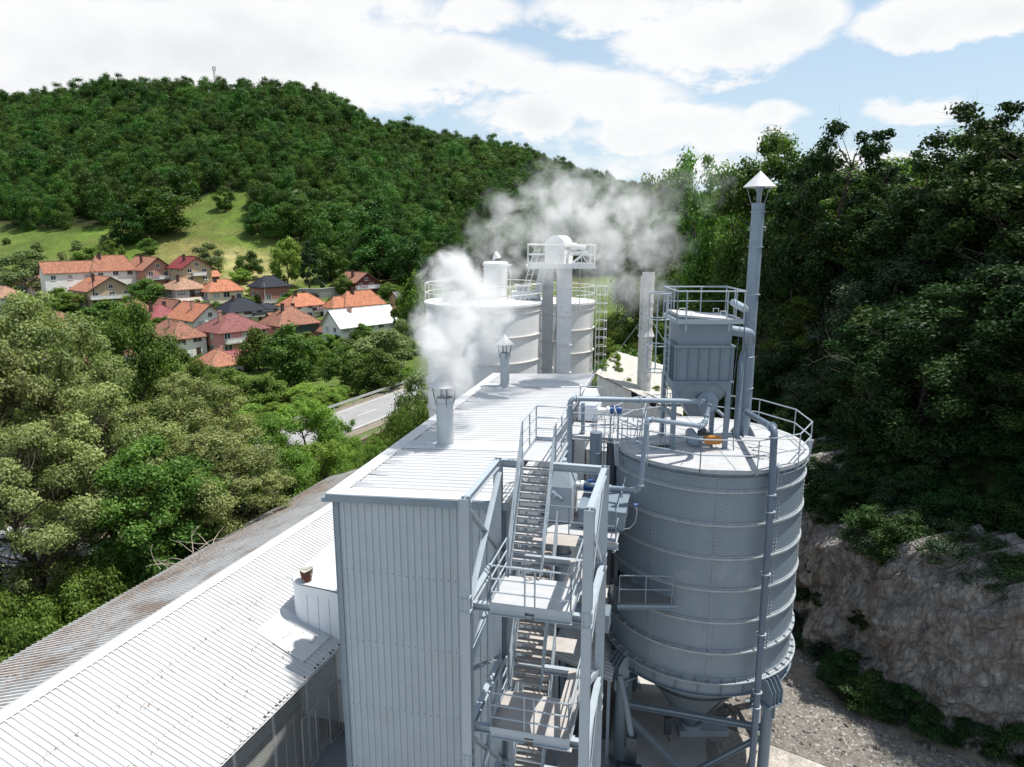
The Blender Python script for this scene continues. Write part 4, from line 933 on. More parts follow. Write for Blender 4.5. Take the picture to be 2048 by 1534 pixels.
mb = MB(); mb.tube(elbow([c0 + (0, 0, -.1), c0 + (0, 0, -1.0), c0 + (.05, 0, -2.2), (FX1 + .15, FY0 - .05, ZD + .4), (FX1 + .18, FY0 - .1, ZD + .1)], .1), .022, 6); mb.tube([c0 + (-.12, .1, -.1), (FX1 + .05, FY0 + .3, ZD + .8)], .012, 5); mb.build('air_hose', 'pipe_dark', t)
cage_ladder('ladder', None, t, (FX0 - .22, FY0 + .55), (-1, -.25), ZD + .05, zf + 1.1, .4, .78, hoops=[zf + 1.02, zf + .05, zf - .95, zf - 1.95])
# yellow guarded motor under the filter
t = thing('motor', 'orange belt guard and small grey drive on the silo deck under the filter', 'motor', (7.3, 26.55, ZD + .1))
mb = MB(); mb.lathe((0, 0, 0), [(.1, 0), (.1, .01)], 6); mb = MB()
def pill(mb, c, hx, hy, hz_, n=8):
    pr = []
    for k in range(n + 1): an = -math.pi / 2 + math.pi * k / n; pr.append((hx - hz_ + hz_ * math.cos(an), hz_ * math.sin(an)))
    for k in range(n + 1): an = math.pi / 2 + math.pi * k / n; pr.append((-hx + hz_ + hz_ * math.cos(an), hz_ * math.sin(an)))
    v0 = [(c[0] + x, c[1] - hy, c[2] + z) for x, z in pr]; v1 = [(c[0] + x, c[1] + hy, c[2] + z) for x, z in pr]; k = len(pr)
    mb.add(v0 + v1, [tuple(range(k)), tuple(range(2 * k - 1, k - 1, -1))] + [(i, k + i, k + (i + 1) % k, (i + 1) % k) for i in range(k)])
pill(mb, (7.75, 26.35, ZD + .42), .36, .1, .15); mb.build('belt_guard', 'orange', t)
mb = MB(); mb.tube([(7.1, 26.6, ZD + .42), (7.1, 27.3, ZD + .46)], .19, 18); mb.tube([(7.02, 26.55, ZD + .42), (7.02, 26.4, ZD + .42)], [.23, .23], 18); mb.box(6.95, 7.8, 26.5, 27.2, ZD + .12, ZD + .24); mb.build('drive', 'pipe', t)
mb = MB(); mb.tube([(7.32, 26.9, ZD + .55), (7.75, 26.9, ZD + .55)], .12, 14); mb.box(7.4, 7.6, 26.75, 27.05, ZD + .62, ZD + .74); mb.build('gearbox', 'machine_dark', t)
# pallet pieces
t = thing('metal_plates', 'flat grey plates left lying on the silo deck near the railing', 'metal plates', (5.5, 26.6, ZD + .1))
for k in range(3):
    mb = MB(); x, y = 5.25 + .1 * k, 26.9 - .16 * k; mb.beam((x, y, ZD + .10 + .03 * k), (x + .85, y - .05 + .03 * k, ZD + .12 + .03 * k), .14, .03); mb.build('plate', ['steel', 'deck_brown', 'rust'][k % 3] if k != 2 else 'deck_brown', t, smooth=False)

# ---- tall exhaust stack on the deck
sx, sy = 9.55, 28.35; r = .245
t = thing('exhaust_stack', 'tall grey round exhaust stack with cone cap on the silo deck', 'exhaust stack', (sx, sy, ZD))
mb = MB(); zt = Z(1.12)
mb.lathe((sx, sy, 0), [(r + .03, ZD + .02), (r + .03, Z(-4.9)), (r, Z(-4.88)), (r, zt), (r * .9, zt), (r * .9, zt - .4)], 36); st = mb.build('flue', 'pipe', t)
mb = MB()
for z in (Z(-6.2), Z(-2.4), Z(-.55), Z(.78)): mb.ring((sx, sy), r - .005, r + .06, z - .012, z + .012, 36)
mb.build('joint_ring', 'steel', st)
mb = MB(); mb.lathe((sx, sy, 0), [(.62, Z(1.72)), (.005, Z(2.32)), (.005, Z(2.3)), (.61, Z(1.705)), (.62, Z(1.72))], 36); mb.build('cone_cap', 'roof_white', t)
mb = MB(); mb.lathe((sx, sy, 0), [(.10, zt - .2), (.10, Z(1.5)), (.2, Z(1.72))], 12); mb.build('cap_support', 'filter', t)
for k in range(3):
    an = k * math.tau / 3 + .4; mb = MB(); mb.tube([(sx + r * 1.05 * math.cos(an), sy + r * 1.05 * math.sin(an), zt - .1), (sx + .5 * math.cos(an), sy + .5 * math.sin(an), Z(1.72))], .012, 5); mb.build('stay', 'steel', t)
for s in (-1, 1):
    mb = MB(); mb.tube([(sx + s * r, sy - .05, Z(.22)), (sx + s * (r + .08), sy - .05, Z(.22)), (sx + s * (r + .08), sy - .05, Z(.08)), (sx + s * r, sy - .05, Z(.08))], .014, 5); mb.build('lug', 'steel', st)
for k in range(6):
    an = k * math.tau / 6 + .3; mb = MB(); c, s = math.cos(an), math.sin(an); mb.add([(sx + (r + .03) * c, sy + (r + .03) * s, ZD + .05), (sx + (r + .34) * c, sy + (r + .34) * s, ZD + .05), (sx + (r + .03) * c, sy + (r + .03) * s, ZD + .5), (sx + (r + .03) * c - s * .02, sy + (r + .03) * s + c * .02, ZD + .05), (sx + (r + .34) * c - s * .02, sy + (r + .34) * s + c * .02, ZD + .05), (sx + (r + .03) * c - s * .02, sy + (r + .03) * s + c * .02, ZD + .5)], [(0, 1, 2), (5, 4, 3), (0, 2, 5, 3), (1, 4, 5, 2)]); mb.build('base_gusset', 'filter', t, smooth=False)
mb = MB(); mb.box(sx - .5, sx + .5, sy - .5, sy + .5, ZD + .03, ZD + .075); mb.build('base_plate', 'deck', t)
mb = MB(); mb.tube(elbow([(FX1 - .2, FY1 - .4, Z(-3.7)), (sx - .1, sy - .4, Z(-3.9)), (sx, sy - .1, Z(-4.3))], .2), .2, 16); mb.build('fan_duct', 'pipe', t)
mb = MB(); mb.tube([(sx - .42, sy - .5, ZD + .08), (sx - .42, sy - .5, Z(-5.1)), (sx - .25, sy - .2, Z(-4.7))], .12, 14); mb.build('side_pipe', 'pipe', t)

# ---- pipes
def pipe(label, pts, r, rad, mat_='pipe', flanges=(), name='conveying_pipe', grp=None):
    t = thing(name, label, 'pipe', pts[-1], 0, grp)
    mb = MB(); mb.tube(elbow(pts, rad, 6), r, 14); p = mb.build('pipe_run', mat_, t)
    for a, b in zip(pts, pts[1:]):
        a, b = np.array(a, float), np.array(b, float); L_ = np.linalg.norm(b - a); d = unit(b - a); k = max(2, int(L_ / 2.6) + 1)
        for i in range(k):
            q = a + d * (rad * 1.05 + (L_ - 2.1 * rad) * i / (k - 1)) if L_ > 2.2 * rad else None
            if q is None: continue
            mb = MB(); mb.tube([q - d * .018, q + d * .018], r * 1.45, 14); mb.build('flange', 'steel', p)
    return t
def at(px, py, Y): d = px_dir(px, py); return np.array((d.x / d.y * Y, Y, CH + d.z / d.y * Y))
pA = at(1137, 1003, 24.6); pB = at(1137, 797, 24.6)
pipe('grey conveying pipe running level from the roof edge to the dust filter', [at(1100, 985, 23.2), (pA[0], pA[1], pA[2] - .1), (pA[0], pA[1], pB[2]), (7.25, 25.9, Z(-6.2)), (7.3, 26.3, Z(-6.35))], .095, .22)
q0 = at(1295, 838, 24.0); q1 = at(1280, 980, 23.75)
pipe('grey pipe dropping over the silo rim in front of the railing and turning left', [at(1418, 800, 26.0) + (0, -.05, 0), at(1412, 840, 25.6), at(1405, 853, 25.2), (q0[0], q0[1], q0[2]), (q1[0], q1[1], q1[2]), at(1212, 975, 24.3), at(1105, 955, 26)], .085, .16)
s0 = at(1492, 824, 28.1); s1 = at(1549, 857, 23.95)
pipe('blue grey downpipe bending over the rim and down the right flank of the silo', [(s0[0], s0[1], s0[2]), (s1[0], s1[1], s1[2]), (s1[0] + .02, s1[1] - .15, Z(-9.4)), (s1[0] + .05, s1[1] - .25, Z(-17.2)), (s1[0] + .05, s1[1] - .3, .05)], .125, .3, 'pipe_dark')
pipe('short vertical grey pipe among the machinery beside the white roof', [at(1166, 806, 29), at(1166, 868, 29), at(1140, 878, 29.5)], .085, .12)

# ---- machinery between the building and the silo
t = thing('machine_platform', 'grey grating platform with railings, machinery between building and silo', 'platform', (*P(1.7, 7)[:2], 0))
mb = MB(PL); zz = Z(-10.25); mb.box(.15, 2.95, 3.7, 8.6, zz - .04, zz); f = mb.build('grating', 'deck', t, smooth=False)
mb = MB(PL)
for b in (3.75, 6.1, 8.5): mb.ibeam((.1, b, zz - .16), (3.0, b, zz - .16), .12, .22)
for a in (.2, 2.85): mb.ibeam((a, 3.7, zz - .3), (a, 8.6, zz - .3), .12, .16)
mb.build('joist', 'steel', f)
mb = MB(PL); rail(mb, [(.3, 3.75, zz), (1.3, 3.75, zz), (2.1, 3.75, zz), (2.9, 3.75, zz), (2.9, 6, zz), (2.9, 8.5, zz)], 1.1, (1, .5), .022, toe=.12); mb.build('railing', 'pipe', f)
mb = MB(PL); zz = Z(-8.35); mb.box(.2, 3.4, 9.2, 12.6, zz - .04, zz); f = mb.build('grating', 'deck', t, smooth=False)
mb = MB(PL); rail(mb, [(.3, 9.3, zz), (1.4, 9.3, zz), (2.4, 9.3, zz), (3.35, 9.3, zz), (3.35, 11, zz), (3.35, 12.5, zz)], 1.1, (1, .5), .022, toe=.12); rail(mb, [(.3, 12.5, zz), (1.8, 12.5, zz), (3.3, 12.5, zz)], 1.1, (1, .5), .022); mb.build('railing', 'steel', f)
for a, b in ((.3, 3.8), (3.3, 8.4), (3.3, 12.4), (.4, 8.5)):
    mb = MB(PL); mb.ibeam((a, b, 0), (a, b, zz - .1 if b > 9 else Z(-10.5)), .18, .18, (0, 1, 0)); mb.build('post', 'filter', t)
def duct(t, name, pts, r, rad, m='filter', fl=True):
    mb = MB(PL); mb.tube(elbow(pts, rad, 5), r, 20); d = mb.build(name, m, t)
    if fl:
        for p, q in zip(pts, pts[1:]):
            mb = MB(PL); p, q = np.array(p, float), np.array(q, float); c = (p + q) / 2; dd = unit(q - p); mb.tube([c - dd * .02, c + dd * .02], r * 1.18, 20); mb.build('flange', 'filter', d)
t = thing('bag_house', 'grey boxed hopper machine with ducts, on the platform beside the white roof', 'filter machine', P(1.0, 6.2, Z(-10.25)), -A_)
mb = MB(PL); mb.box(.35, 1.2, 4.9, 6.3, Z(-10.2), Z(-8.9)); mb.hexa([(.35, 4.9, Z(-8.9)), (1.2, 4.9, Z(-8.9)), (1.2, 6.3, Z(-8.9)), (.35, 6.3, Z(-8.9)), (.6, 5.3, Z(-8.1)), (.95, 5.3, Z(-8.1)), (.95, 5.9, Z(-8.1)), (.6, 5.9, Z(-8.1))]); mb.build('casing', 'steel', t, smooth=False)
mb = MB(PL); mb.box(1.5, 3.1, 4.6, 6.4, Z(-10.2), Z(-9.55)); mb.box(1.45, 3.15, 4.55, 6.45, Z(-9.55), Z(-9.5)); mb.build('trough', 'filter', t, smooth=False)
duct(t, 'duct', [(.9, 5, Z(-10.4)), (.9, 4.9, Z(-12.4)), (.95, 4.8, Z(-13.6))], .27, .3)
mb = MB(PL); mb.tube([(.0 + .3, 4.8, Z(-13.8)), (1.9, 4.8, Z(-13.8))], .48, 22); mb.box(1.9, 2.7, 4.4, 5.2, Z(-14.1), Z(-13.4)); mb.build('fan_housing', 'filter', t)
t = thing('duct_riser', 'thick dark grey vertical duct with flanges beside the roof edge', 'duct', P(1.55, 8.9, Z(-12)), -A_)
duct(t, 'duct', [(1.55, 8.9, Z(-7.9)), (1.55, 8.9, Z(-9.6)), (1.5, 8.7, Z(-11.4)), (1.5, 8.7, Z(-14.5))], .25, .1, 'filter')
duct(t, 'return_duct', [(2.2, 9.0, Z(-8.3)), (2.2, 9.0, Z(-14.5))], .22, .1, 'machine_dark', False)
cage_ladder('ladder', None, t, tuple(P(3.0, 8.75)[:2]), tuple((P(3, 8) - P(3, 9))[:2]), Z(-10.2), Z(-7.2), .4, .8, hoops=[Z(-7.3), Z(-8.0), Z(-8.6), Z(-9.2)])
def motor(label, c, d, r=.15, L_=.5):
    c = np.array(c, float); d = unit(d); t = thing('motor', label, 'motor', tuple(c - (0, 0, r)), 0)
    mb = MB(); mb.tube([c, c + d * L_], r, 16); 
    for k in range(7): q = c + d * (L_ * (.12 + .1 * k)); mb.tube([q, q + d * .02], r * 1.13, 16)
    sd_ = np.array((-d[1], d[0], 0)); mb.beam(c + d * .15 + (0, 0, r), c + d * .38 + (0, 0, r), .16, .14); mb.build('motor_body', 'blue', t)
    mb = MB(); mb.tube([c - d * .55, c - d * .38], [.17, .15], 14); mb.tube([c - d * .38, c - d * .1], [.12, .1], 14); mb.tube([c - d * .1, c], [.17, .17], 14); mb.build('gearbox', 'dusty_white', t)
    mb = MB(); mb.beam(c + (0, 0, -r - .03), c + d * L_ + (0, 0, -r - .03), .22, .05); mb.build('mount', 'filter', t)
motor('blue electric motor with pale gearbox at the top, near the white silo shed', at(1218, 820, 30.5), (1, .1, 0), .14, .55)
motor('blue electric motor behind the stair tower frame, below the level pipe', at(1168, 970, 25), (.9, -.25, 0), .15, .5)
t = thing('discharge_hopper', 'small pale sheet hopper box at the right roof edge', 'hopper', P(1.0, 12.9, Z(-8.3)), -A_)
mb = MB(PL); mb.box(.35, 1.25, 12.0, 13.4, Z(-8.3), Z(-7.7)); mb.hexa([(.35, 12.0, Z(-7.7)), (1.25, 12.0, Z(-7.7)), (1.25, 13.4, Z(-7.7)), (.35, 13.4, Z(-7.7)), (.55, 12.5, Z(-7.0)), (1.05, 12.5, Z(-7.0)), (1.05, 13, Z(-7.0)), (.55, 13, Z(-7.0))]); mb.build('casing', 'white_wall', t, smooth=False)
mb = MB(PL); mb.tube([(.4, 12.2, Z(-6.75)), (1.4, 12.2, Z(-6.75))], .025, 6); mb.tube([(.4, 12.2, Z(-6.75)), (.4, 12.2, Z(-7.7))], .025, 6); mb.tube([(1.4, 12.2, Z(-6.75)), (1.4, 12.2, Z(-8.3))], .025, 6); mb.build('lifting_frame', 'steel', t)
t = thing('rear_annex', 'white corrugated wall block behind the machinery, lower than the white roof', 'building', P(2.2, 16.5, 0), -A_)
mb = MB(PL); wall_sheet(mb, .1, 4.6, 17.0, -1, 0, lambda a: Z(-11.2), .26, .035); mb.sheet((4.6, 17, 0), (0, 1, 0), (0, 0, 1), (1, 0, 0), 7, Z(-11.2), (1, 0, 0), .26, .035); mb.build('wall', 'old_wall', t)
mb = MB(PL); mb.sheet((.08, 16.9, Z(-11.15)), (0, 1, 0), (1, 0, -.03), (0, 0, 1), 7.2, 4.7, (0, 0, 1), .26, .035); mb.build('roof', 'roof_white', t)
t = thing('lean_to', 'low pale ribbed lean-to roof between the stair tower and the silo legs', 'lean-to', P(1.7, 9.5, 0), -A_)
dl = unit((.97, 0, -.30)); nl_ = (-dl[2], 0, dl[0])
mb = MB(PL); mb.sheet((.3, 6.2, Z(-16.45)), (0, 1, 0), dl, nl_, 6.8, 2.55, nl_, .22, .03); mb.sheet((.3, 13, Z(-16.5)), (0, -1, 0), dl, (-nl_[0], 0, -nl_[2]), 6.8, 2.55, (-nl_[0], 0, -nl_[2]), .22, .03); mb.build('roof', 'shed_roof', t)
mb = MB(PL); mb.box(.2, 2.5, 8.6, 12.8, 0, Z(-17.4)); mb.build('wall', 'machine_dark', t)
for a in (.5, 2.6):
    mb = MB(PL); mb.box(a - .06, a + .06, 6.4, 6.52, 0, Z(-16.6 if a < 2 else -17.25)); mb.build('post', 'filter', t)
t = thing('ground_machine', 'dark motor driven machine on the ground beside the silo leg', 'machine', P(3.6, 5.5, 0), -A_)
mb = MB(PL); mb.box(3.0, 4.0, 5.2, 6.4, .05, .9); mb.tube([(3.2, 5.4, 1.2), (4.1, 5.4, 1.2)], .3, 16); mb.box(3.4, 3.8, 5.9, 6.3, .9, 2.4); mb.build('housing', 'machine_dark', t, ang=30)
mb = MB(PL); mb.tube([(3.6, 6.1, 2.2), (3.3, 6.3, 3.6), (3.0, 6.6, 4.6)], .12, 10); mb.build('spout', 'filter', t)
# blue hose coils and valves hung on the silo flank
t = thing('hose', 'pale looped air hose with blue fitting on the left flank of the silo', 'hose', at(1265, 1020, 24.6))
mb = MB(); mb.tube([at(x, y, Y) for x, y, Y in ((1215, 1055, 25), (1240, 1060, 24.7), (1260, 1056, 24.55), (1270, 1045, 24.5), (1274, 1025, 24.45), (1271, 1012, 24.45))], .016, 6); mb.build('tube', 'cable', t)
mb = MB(); c = at(1271, 1010, 24.5); mb.tube([c + (-.07, 0, 0), c + (.07, 0, 0)], .06, 10); mb.build('fitting', 'blue', t)
t = thing('signal_box', 'small grey box and cables hanging beside the hopper outlet', 'control box', (6.75, 27.0, Z(-21)))
mb = MB(); mb.box(6.6, 6.9, 26.95, 27.1, Z(-21.3), Z(-20.5)); mb.tube([(6.75, 27, Z(-20.5)), (6.8, 27.1, Z(-19.9))], .02, 5); mb.tube([(6.72, 27, Z(-21.3)), (6.9, 27.1, .05)], .02, 5); mb.build('box', 'machine_dark', t)

# ---- white silos, elevator, slim chimney and shed behind
def white_silo(c, r, zd, rings, label, cage_an, dome=None):
    t = thing('storage_silo', label, 'silo', (*c, 0), 0, 'white dusty storage silos')
    mb = MB(); mb.lathe((*c, 0), [(r, 0), (r, zd)], 72); mb.build('shell', 'dusty_white', t)
    for z in rings:
        mb = MB(); mb.ring(c, r, r + .09, z - .03, z + .03, 72); mb.build('ring', 'dusty_ring', t)
    for z in (zd - .32, zd - .5):
        mb = MB(); mb.ring(c, r, r + .06, z - .025, z + .025, 72); mb.build('ring', 'dusty_ring', t)
    mb = MB(); mb.lathe((*c, 0), [(.02, zd + .25), (r + .12, zd), (r + .12, zd - .14), (r, zd - .14)], 72); mb.build('deck', 'dusty_white', t)
    mb = MB(); n = 14; pts = [(c[0] + (r + .05) * math.cos(k * math.tau / n + .2), c[1] + (r + .05) * math.sin(k * math.tau / n + .2), zd - .05) for k in range(n + 1)]
    rail(mb, pts, 1.15, (1.0, .52), .028, True, 0, .028); mb.build('railing', 'dusty_ring', t)
    if cage_an is not None:
        d = np.array((math.cos(cage_an), math.sin(cage_an)))
        cage_ladder('ladder', None, t, np.array(c) + d * (r + .2), d, .5, zd + 1.15, .45, .75, 'dusty_white', .33, hoops=list(np.arange(zd + 1.1, 3, -.62)))
    return t
c1 = (-1.75, 44.1)
t1 = white_silo(c1, 3.55, Z(-4.12), [Z(q) for q in (-6.0, -7.55, -9.1, -10.7, -12.3, -14)], 'wide white dust stained silo half hidden by steam', None)
mb = MB(); x, y = c1; mb.lathe((x - 1.9, y - 1.3, 0), [(.55, Z(-4.1)), (.55, Z(-3.7)), (.35, Z(-3.45)), (.02, Z(-3.4))], 24); mb.build('manhole_dome', 'dusty_white', t1)
t = thing('silo_filter', 'round white dust filter drum on the deck of the wide white silo', 'dust filter', (c1[0] + .75, c1[1] - .5, Z(-4)))
x, y = c1[0] + .75, c1[1] - .5
mb = MB(); mb.lathe((x, y, 0), [(.72, Z(-4.1)), (.72, Z(-1.95)), (.78, Z(-1.93)), (.78, Z(-1.82)), (.7, Z(-1.72)), (.02, Z(-1.68))], 36); mb.build('drum', 'dusty_white', t)
mb = MB(); mb.lathe((x - .1, y, 0), [(.08, Z(-1.7)), (.08, Z(-1.5))], 12); mb.tube([(x - .1, y, Z(-1.5)), (x + .15, y - .1, Z(-1.3))], [.1, .24], 14); mb.build('vent_hood', 'dusty_white', t)
mb = MB(); mb.tube([(x + .76, y - .2, Z(-1.9)), (x + .95, y - .2, Z(-2.4)), (x + .85, y - .2, Z(-3.3)), (x + .8, y - .2, Z(-4))], .025, 6); mb.tube([(x + .7, y, Z(-1.95)), (x + .95, y + .1, Z(-1.95))], .07, 10); mb.build('hose', 'cable', t)
t = thing('roof_box', 'long low white cover box on the deck of the wide white silo', 'cover box', (c1[0] + 2.3, c1[1] + .3, Z(-4)))
mb = MB(); mb.box(c1[0] + 1.7, c1[0] + 3.3, c1[1] - .1, c1[1] + .8, Z(-4.0), Z(-3.55)); mb.box(c1[0] + 1.9, c1[0] + 2.7, c1[1] + .9, c1[1] + 1.5, Z(-4.0), Z(-3.2)); mb.build('cover', 'dusty_white', t)
white_silo((3.35, 52), 2.62, Z(-4.85), [Z(q) for q in (-6.75, -8.4, -10.1, -11.8)], 'narrower white silo behind the bucket elevator, caged ladder on its right', R(-12))
t = thing('bucket_elevator', 'tall white rust spotted bucket elevator with round head and railed platform', 'elevator', (3.2, 44.6, 0))
for (x0, x1, y0, y1) in ((2.78, 3.68, 43.9, 44.8), (1.95, 2.62, 45.2, 46.0)):
    mb = MB(); mb.box(x0, x1, y0, y1, 0, Z(-1.95)); sh = mb.build('shaft', 'shaft', t, smooth=False)
    for z in np.arange(Z(-3.4), 3, -1.75):
        mb = MB(); mb.box(x0 - .06, x1 + .06, y0 - .06, y1 + .06, z - .025, z + .025); mb.build('shaft_joint', 'dusty_ring', sh, smooth=False)
# head: round topped casing
mb = MB(); x0, x1, zc = 2.0, 3.2, Z(-.78); n = 14; rr = (x1 - x0) / 2
pr = [(x0, Z(-1.9))] + [((x0 + x1) / 2 - rr * math.cos(math.pi * k / n), zc + rr * math.sin(math.pi * k / n)) for k in range(n + 1)] + [(x1, Z(-1.9))]
def ext(mb, pr, p0, p1):
    k = len(pr); v0 = [(p0[0] + x, p0[1], z) for x, z in pr]; v1 = [(p1[0] + x, p1[1], z) for x, z in pr]
    mb.add(v0 + v1, [tuple(range(k)), tuple(range(2 * k - 1, k - 1, -1))] + [(i, k + i, k + (i + 1) % k, (i + 1) % k) for i in range(k)])
ext(mb, pr, (0, 44.0), (.55, 45.4)); hd = mb.build('head', 'dusty_white', t)
mb = MB(); ext(mb, [((x - (x0 + x1) / 2) * 1.04 + (x0 + x1) / 2, z if z < zc else zc + (z - zc) * 1.04) for x, z in pr], (.52, 45.38), (.62, 45.5)); mb.beam((x1 - .02, 43.97, zc - .05), (x1 + .58, 45.4, zc - .05), .12, .05); mb.build('head_flange', 'dusty_ring', hd)
mb = MB(); zz = Z(-1.97); mb.box(.95, 5.0, 43.5, 45.9, zz - .05, zz); mb.box(.9, 5.05, 43.45, 43.55, zz - .17, zz + .02); mb.box(.9, 5.05, 45.85, 45.95, zz - .17, zz + .02); mb.box(.9, .98, 43.5, 45.9, zz - .17, zz + .02); mb.box(4.98, 5.06, 43.5, 45.9, zz - .17, zz + .02); pf = mb.build('platform', 'dusty_white', t, smooth=False)
mb = MB(); rail(mb, [(1, 43.5, zz), (2.9, 43.5, zz), (4.2, 43.5, zz), (5, 43.5, zz), (5, 45.85, zz), (3, 45.85, zz), (1, 45.85, zz), (1, 43.5, zz)], 1.25, (1.0, .52), .035, True, .12, .035); mb.build('railing', 'dusty_white', pf)
mb = MB(); mb.tube([(3.65, 44.6, zc - .1), (4.0, 44.6, zc - .1)], .26, 18); mb.tube([(4.0, 44.6, zc - .1), (4.55, 44.6, zc - .14)], .17, 16); mb.box(3.55, 4.7, 44.35, 44.85, zc - .5, zc - .35); mb.beam((3.6, 44.3, zz + .05), (4.5, 44.3, zc - .4), .1, .1); mb.build('drive', 'dusty_white', t)
mb = MB(); mb.tube([(4.0, 44.3, zz + .05), (4.05, 44.2, zz + .3), (4.3, 44.1, zz + .62), (4.5, 44.1, zz + .3), (4.7, 44.1, zz + .22), (4.85, 44.1, zz + .4), (4.7, 44.1, zz + .6)], .03, 6); mb.build('cable', 'cable', t)
mb = MB(); mb.tube([(4.25, 44.9, zz - .1), (4.25, 44.9, Z(-5))], .03, 6); mb.build('cable_drop', 'cable', t)
mb = MB(); mb.hexa([(1.3, 44.6, Z(-4.1)), (1.75, 44.6, Z(-4.1)), (1.75, 45.1, Z(-4.1)), (1.3, 45.1, Z(-4.1)), (1.75, 44.6, Z(-2.0)), (2.25, 44.6, Z(-2.0)), (2.25, 45.1, Z(-2.0)), (1.75, 45.1, Z(-2.0))]); mb.build('chute', 'shaft', t, smooth=False)
mb = MB(); mb.beam((2.6, 45.5, Z(-11)), (2.8, 44.5, Z(-8.5)), .08, .08); mb.beam((2.6, 45.5, Z(-8)), (2.8, 44.5, Z(-5.5)), .08, .08); mb.build('brace', 'dusty_ring', t)
mb = MB()
for s in (-.16, .16): mb.tube([(.62 + s, 43.2, Z(-4.1)), (1.55 + s, 43.6, Z(-.9))], .028, 5)
for k in range(9): f = (k + .5) / 9; mb.tube([(.62 + .93 * f - .16, 43.2 + .4 * f, Z(-4.1) + 3.2 * f), (.62 + .93 * f + .16, 43.2 + .4 * f, Z(-4.1) + 3.2 * f)], .018, 5)
mb.build('ladder', 'dusty_white', t)
t = thing('old_chimney', 'slim white dust caked chimney held by guy wires, right of the white shed', 'chimney', (8.75, 46, 0))
mb = MB(); rg = np.random.default_rng(3); prof = []
for z in np.arange(0, Z(-2.5), .16): prof.append((.44 + (rg.uniform(-.025, .03) if z > 12 else 0) - .05 * (z > Z(-6.6)) + (.12 if abs(z - Z(-6.5)) < .1 else 0), z))
prof += [(.40, Z(-2.5)), (.34, Z(-2.5)), (.34, Z(-3.5))]
mb.lathe((8.75, 46, 0), prof, 32); mb.build('flue', 'scaly', t)
mb = MB()
for s in (-.1, .1): mb.tube([(8.27, 45.8 + s, 8), (8.27, 45.8 + s, Z(-2.7))], .02, 5)
z = 8
while z < Z(-2.8): mb.tube([(8.27, 45.7, z), (8.27, 45.9, z)], .014, 5); z += .35
mb.build('ladder', 'dusty_ring', t)
for q in ((5.2, 44.5, Z(-9.5)), (11.4, 44, Z(-9.5)), (9.5, 52, Z(-12))):
    mb = MB(); mb.tube([(8.75, 46, Z(-5.1)), q], .014, 5); mb.build('guy_wire', 'cable', t)
t = thing('old_shed', 'old white corrugated shed, dusty sloping roof overgrown with weeds', 'shed', P(2.2, 30, 0), -A_)
za, zb_ = Z(-9.1), Z(-11.9)
OS = [np.array(q) for q in ((-.75, 27.1, Z(-9.1)), (5.0, 25.9, Z(-11.3)), (-.1, 33.6, Z(-8.6)), (5.0, 34.6, Z(-10.1)))]
def osr(i, j): return (OS[0] * (1 - i) + OS[1] * i) * (1 - j) + (OS[2] * (1 - i) + OS[3] * i) * j
mb = MB(PL); g0, g1 = [], []
for i in range(64):
    q = osr(.02 + .95 * i / 63, .03); dd = .04 if i % 4 in (1, 2) else 0; g0.append((q[0], q[1] - dd, 0)); g1.append((q[0], q[1] - dd, q[2] - .06))
mb.grid([g0, g1]); g0, g1 = [], []
for i in range(64):
    q = osr(.02, .03 + .94 * i / 63); dd = .04 if i % 4 in (1, 2) else 0; g0.append((q[0] - dd, q[1], 0)); g1.append((q[0] - dd, q[1], q[2] - .06))
mb.grid([g0, g1]); mb.build('wall', 'old_wall', t)
mb = MB(PL); g = [[osr(i / 36, j / 18) + (0, 0, .012 * math.sin(i * 1.3 + j) + (.03 if i % 2 else 0)) for i in range(37)] for j in range(19)]
mb.grid(g); mb.grid([[(x, y, z - .06) for x, y, z in r_[::-1]] for r_ in g]); mb.build('roof', 'dusty_roof', t)
mb = MB(PL)
for i in (.42, .52, .63, .74):
    q, q2 = osr(i, .03), osr(i + .07, .03); mb.hexa([(q[0], q[1] - .06, q[2] - .42), (q2[0], q2[1] - .06, q2[2] - .46), (q2[0], q2[1] - .03, q2[2] - .46), (q[0], q[1] - .03, q[2] - .42), (q[0], q[1] - .06, q[2] - .1), (q2[0], q2[1] - .06, q2[2] - .1), (q2[0], q2[1] - .03, q2[2] - .1), (q[0], q[1] - .03, q[2] - .1)])
mb.build('gap_shade', 'dark', t, smooth=False)  # near-black plates on the wall, painted in for shade behind gaps
mb = MB(PL)
for k in range(4): mb.beam(osr(.55 + .04 * k, .08) + (0, 0, .12), osr(.82 + .03 * k, .2 - .03 * k) + (0, 0, .2), .12, .03)
mb.build('loose_board', 'old_wall', t, smooth=False)
t = thing('brick_pier', 'short rusty brick pier under the slim white chimney', 'pier', (9.3, 43.5, 0)); mb = MB(); mb.box(8.9, 9.7, 43.2, 43.9, 0, Z(-13.0)); mb.build('pier', 'w_brick', t, smooth=False)

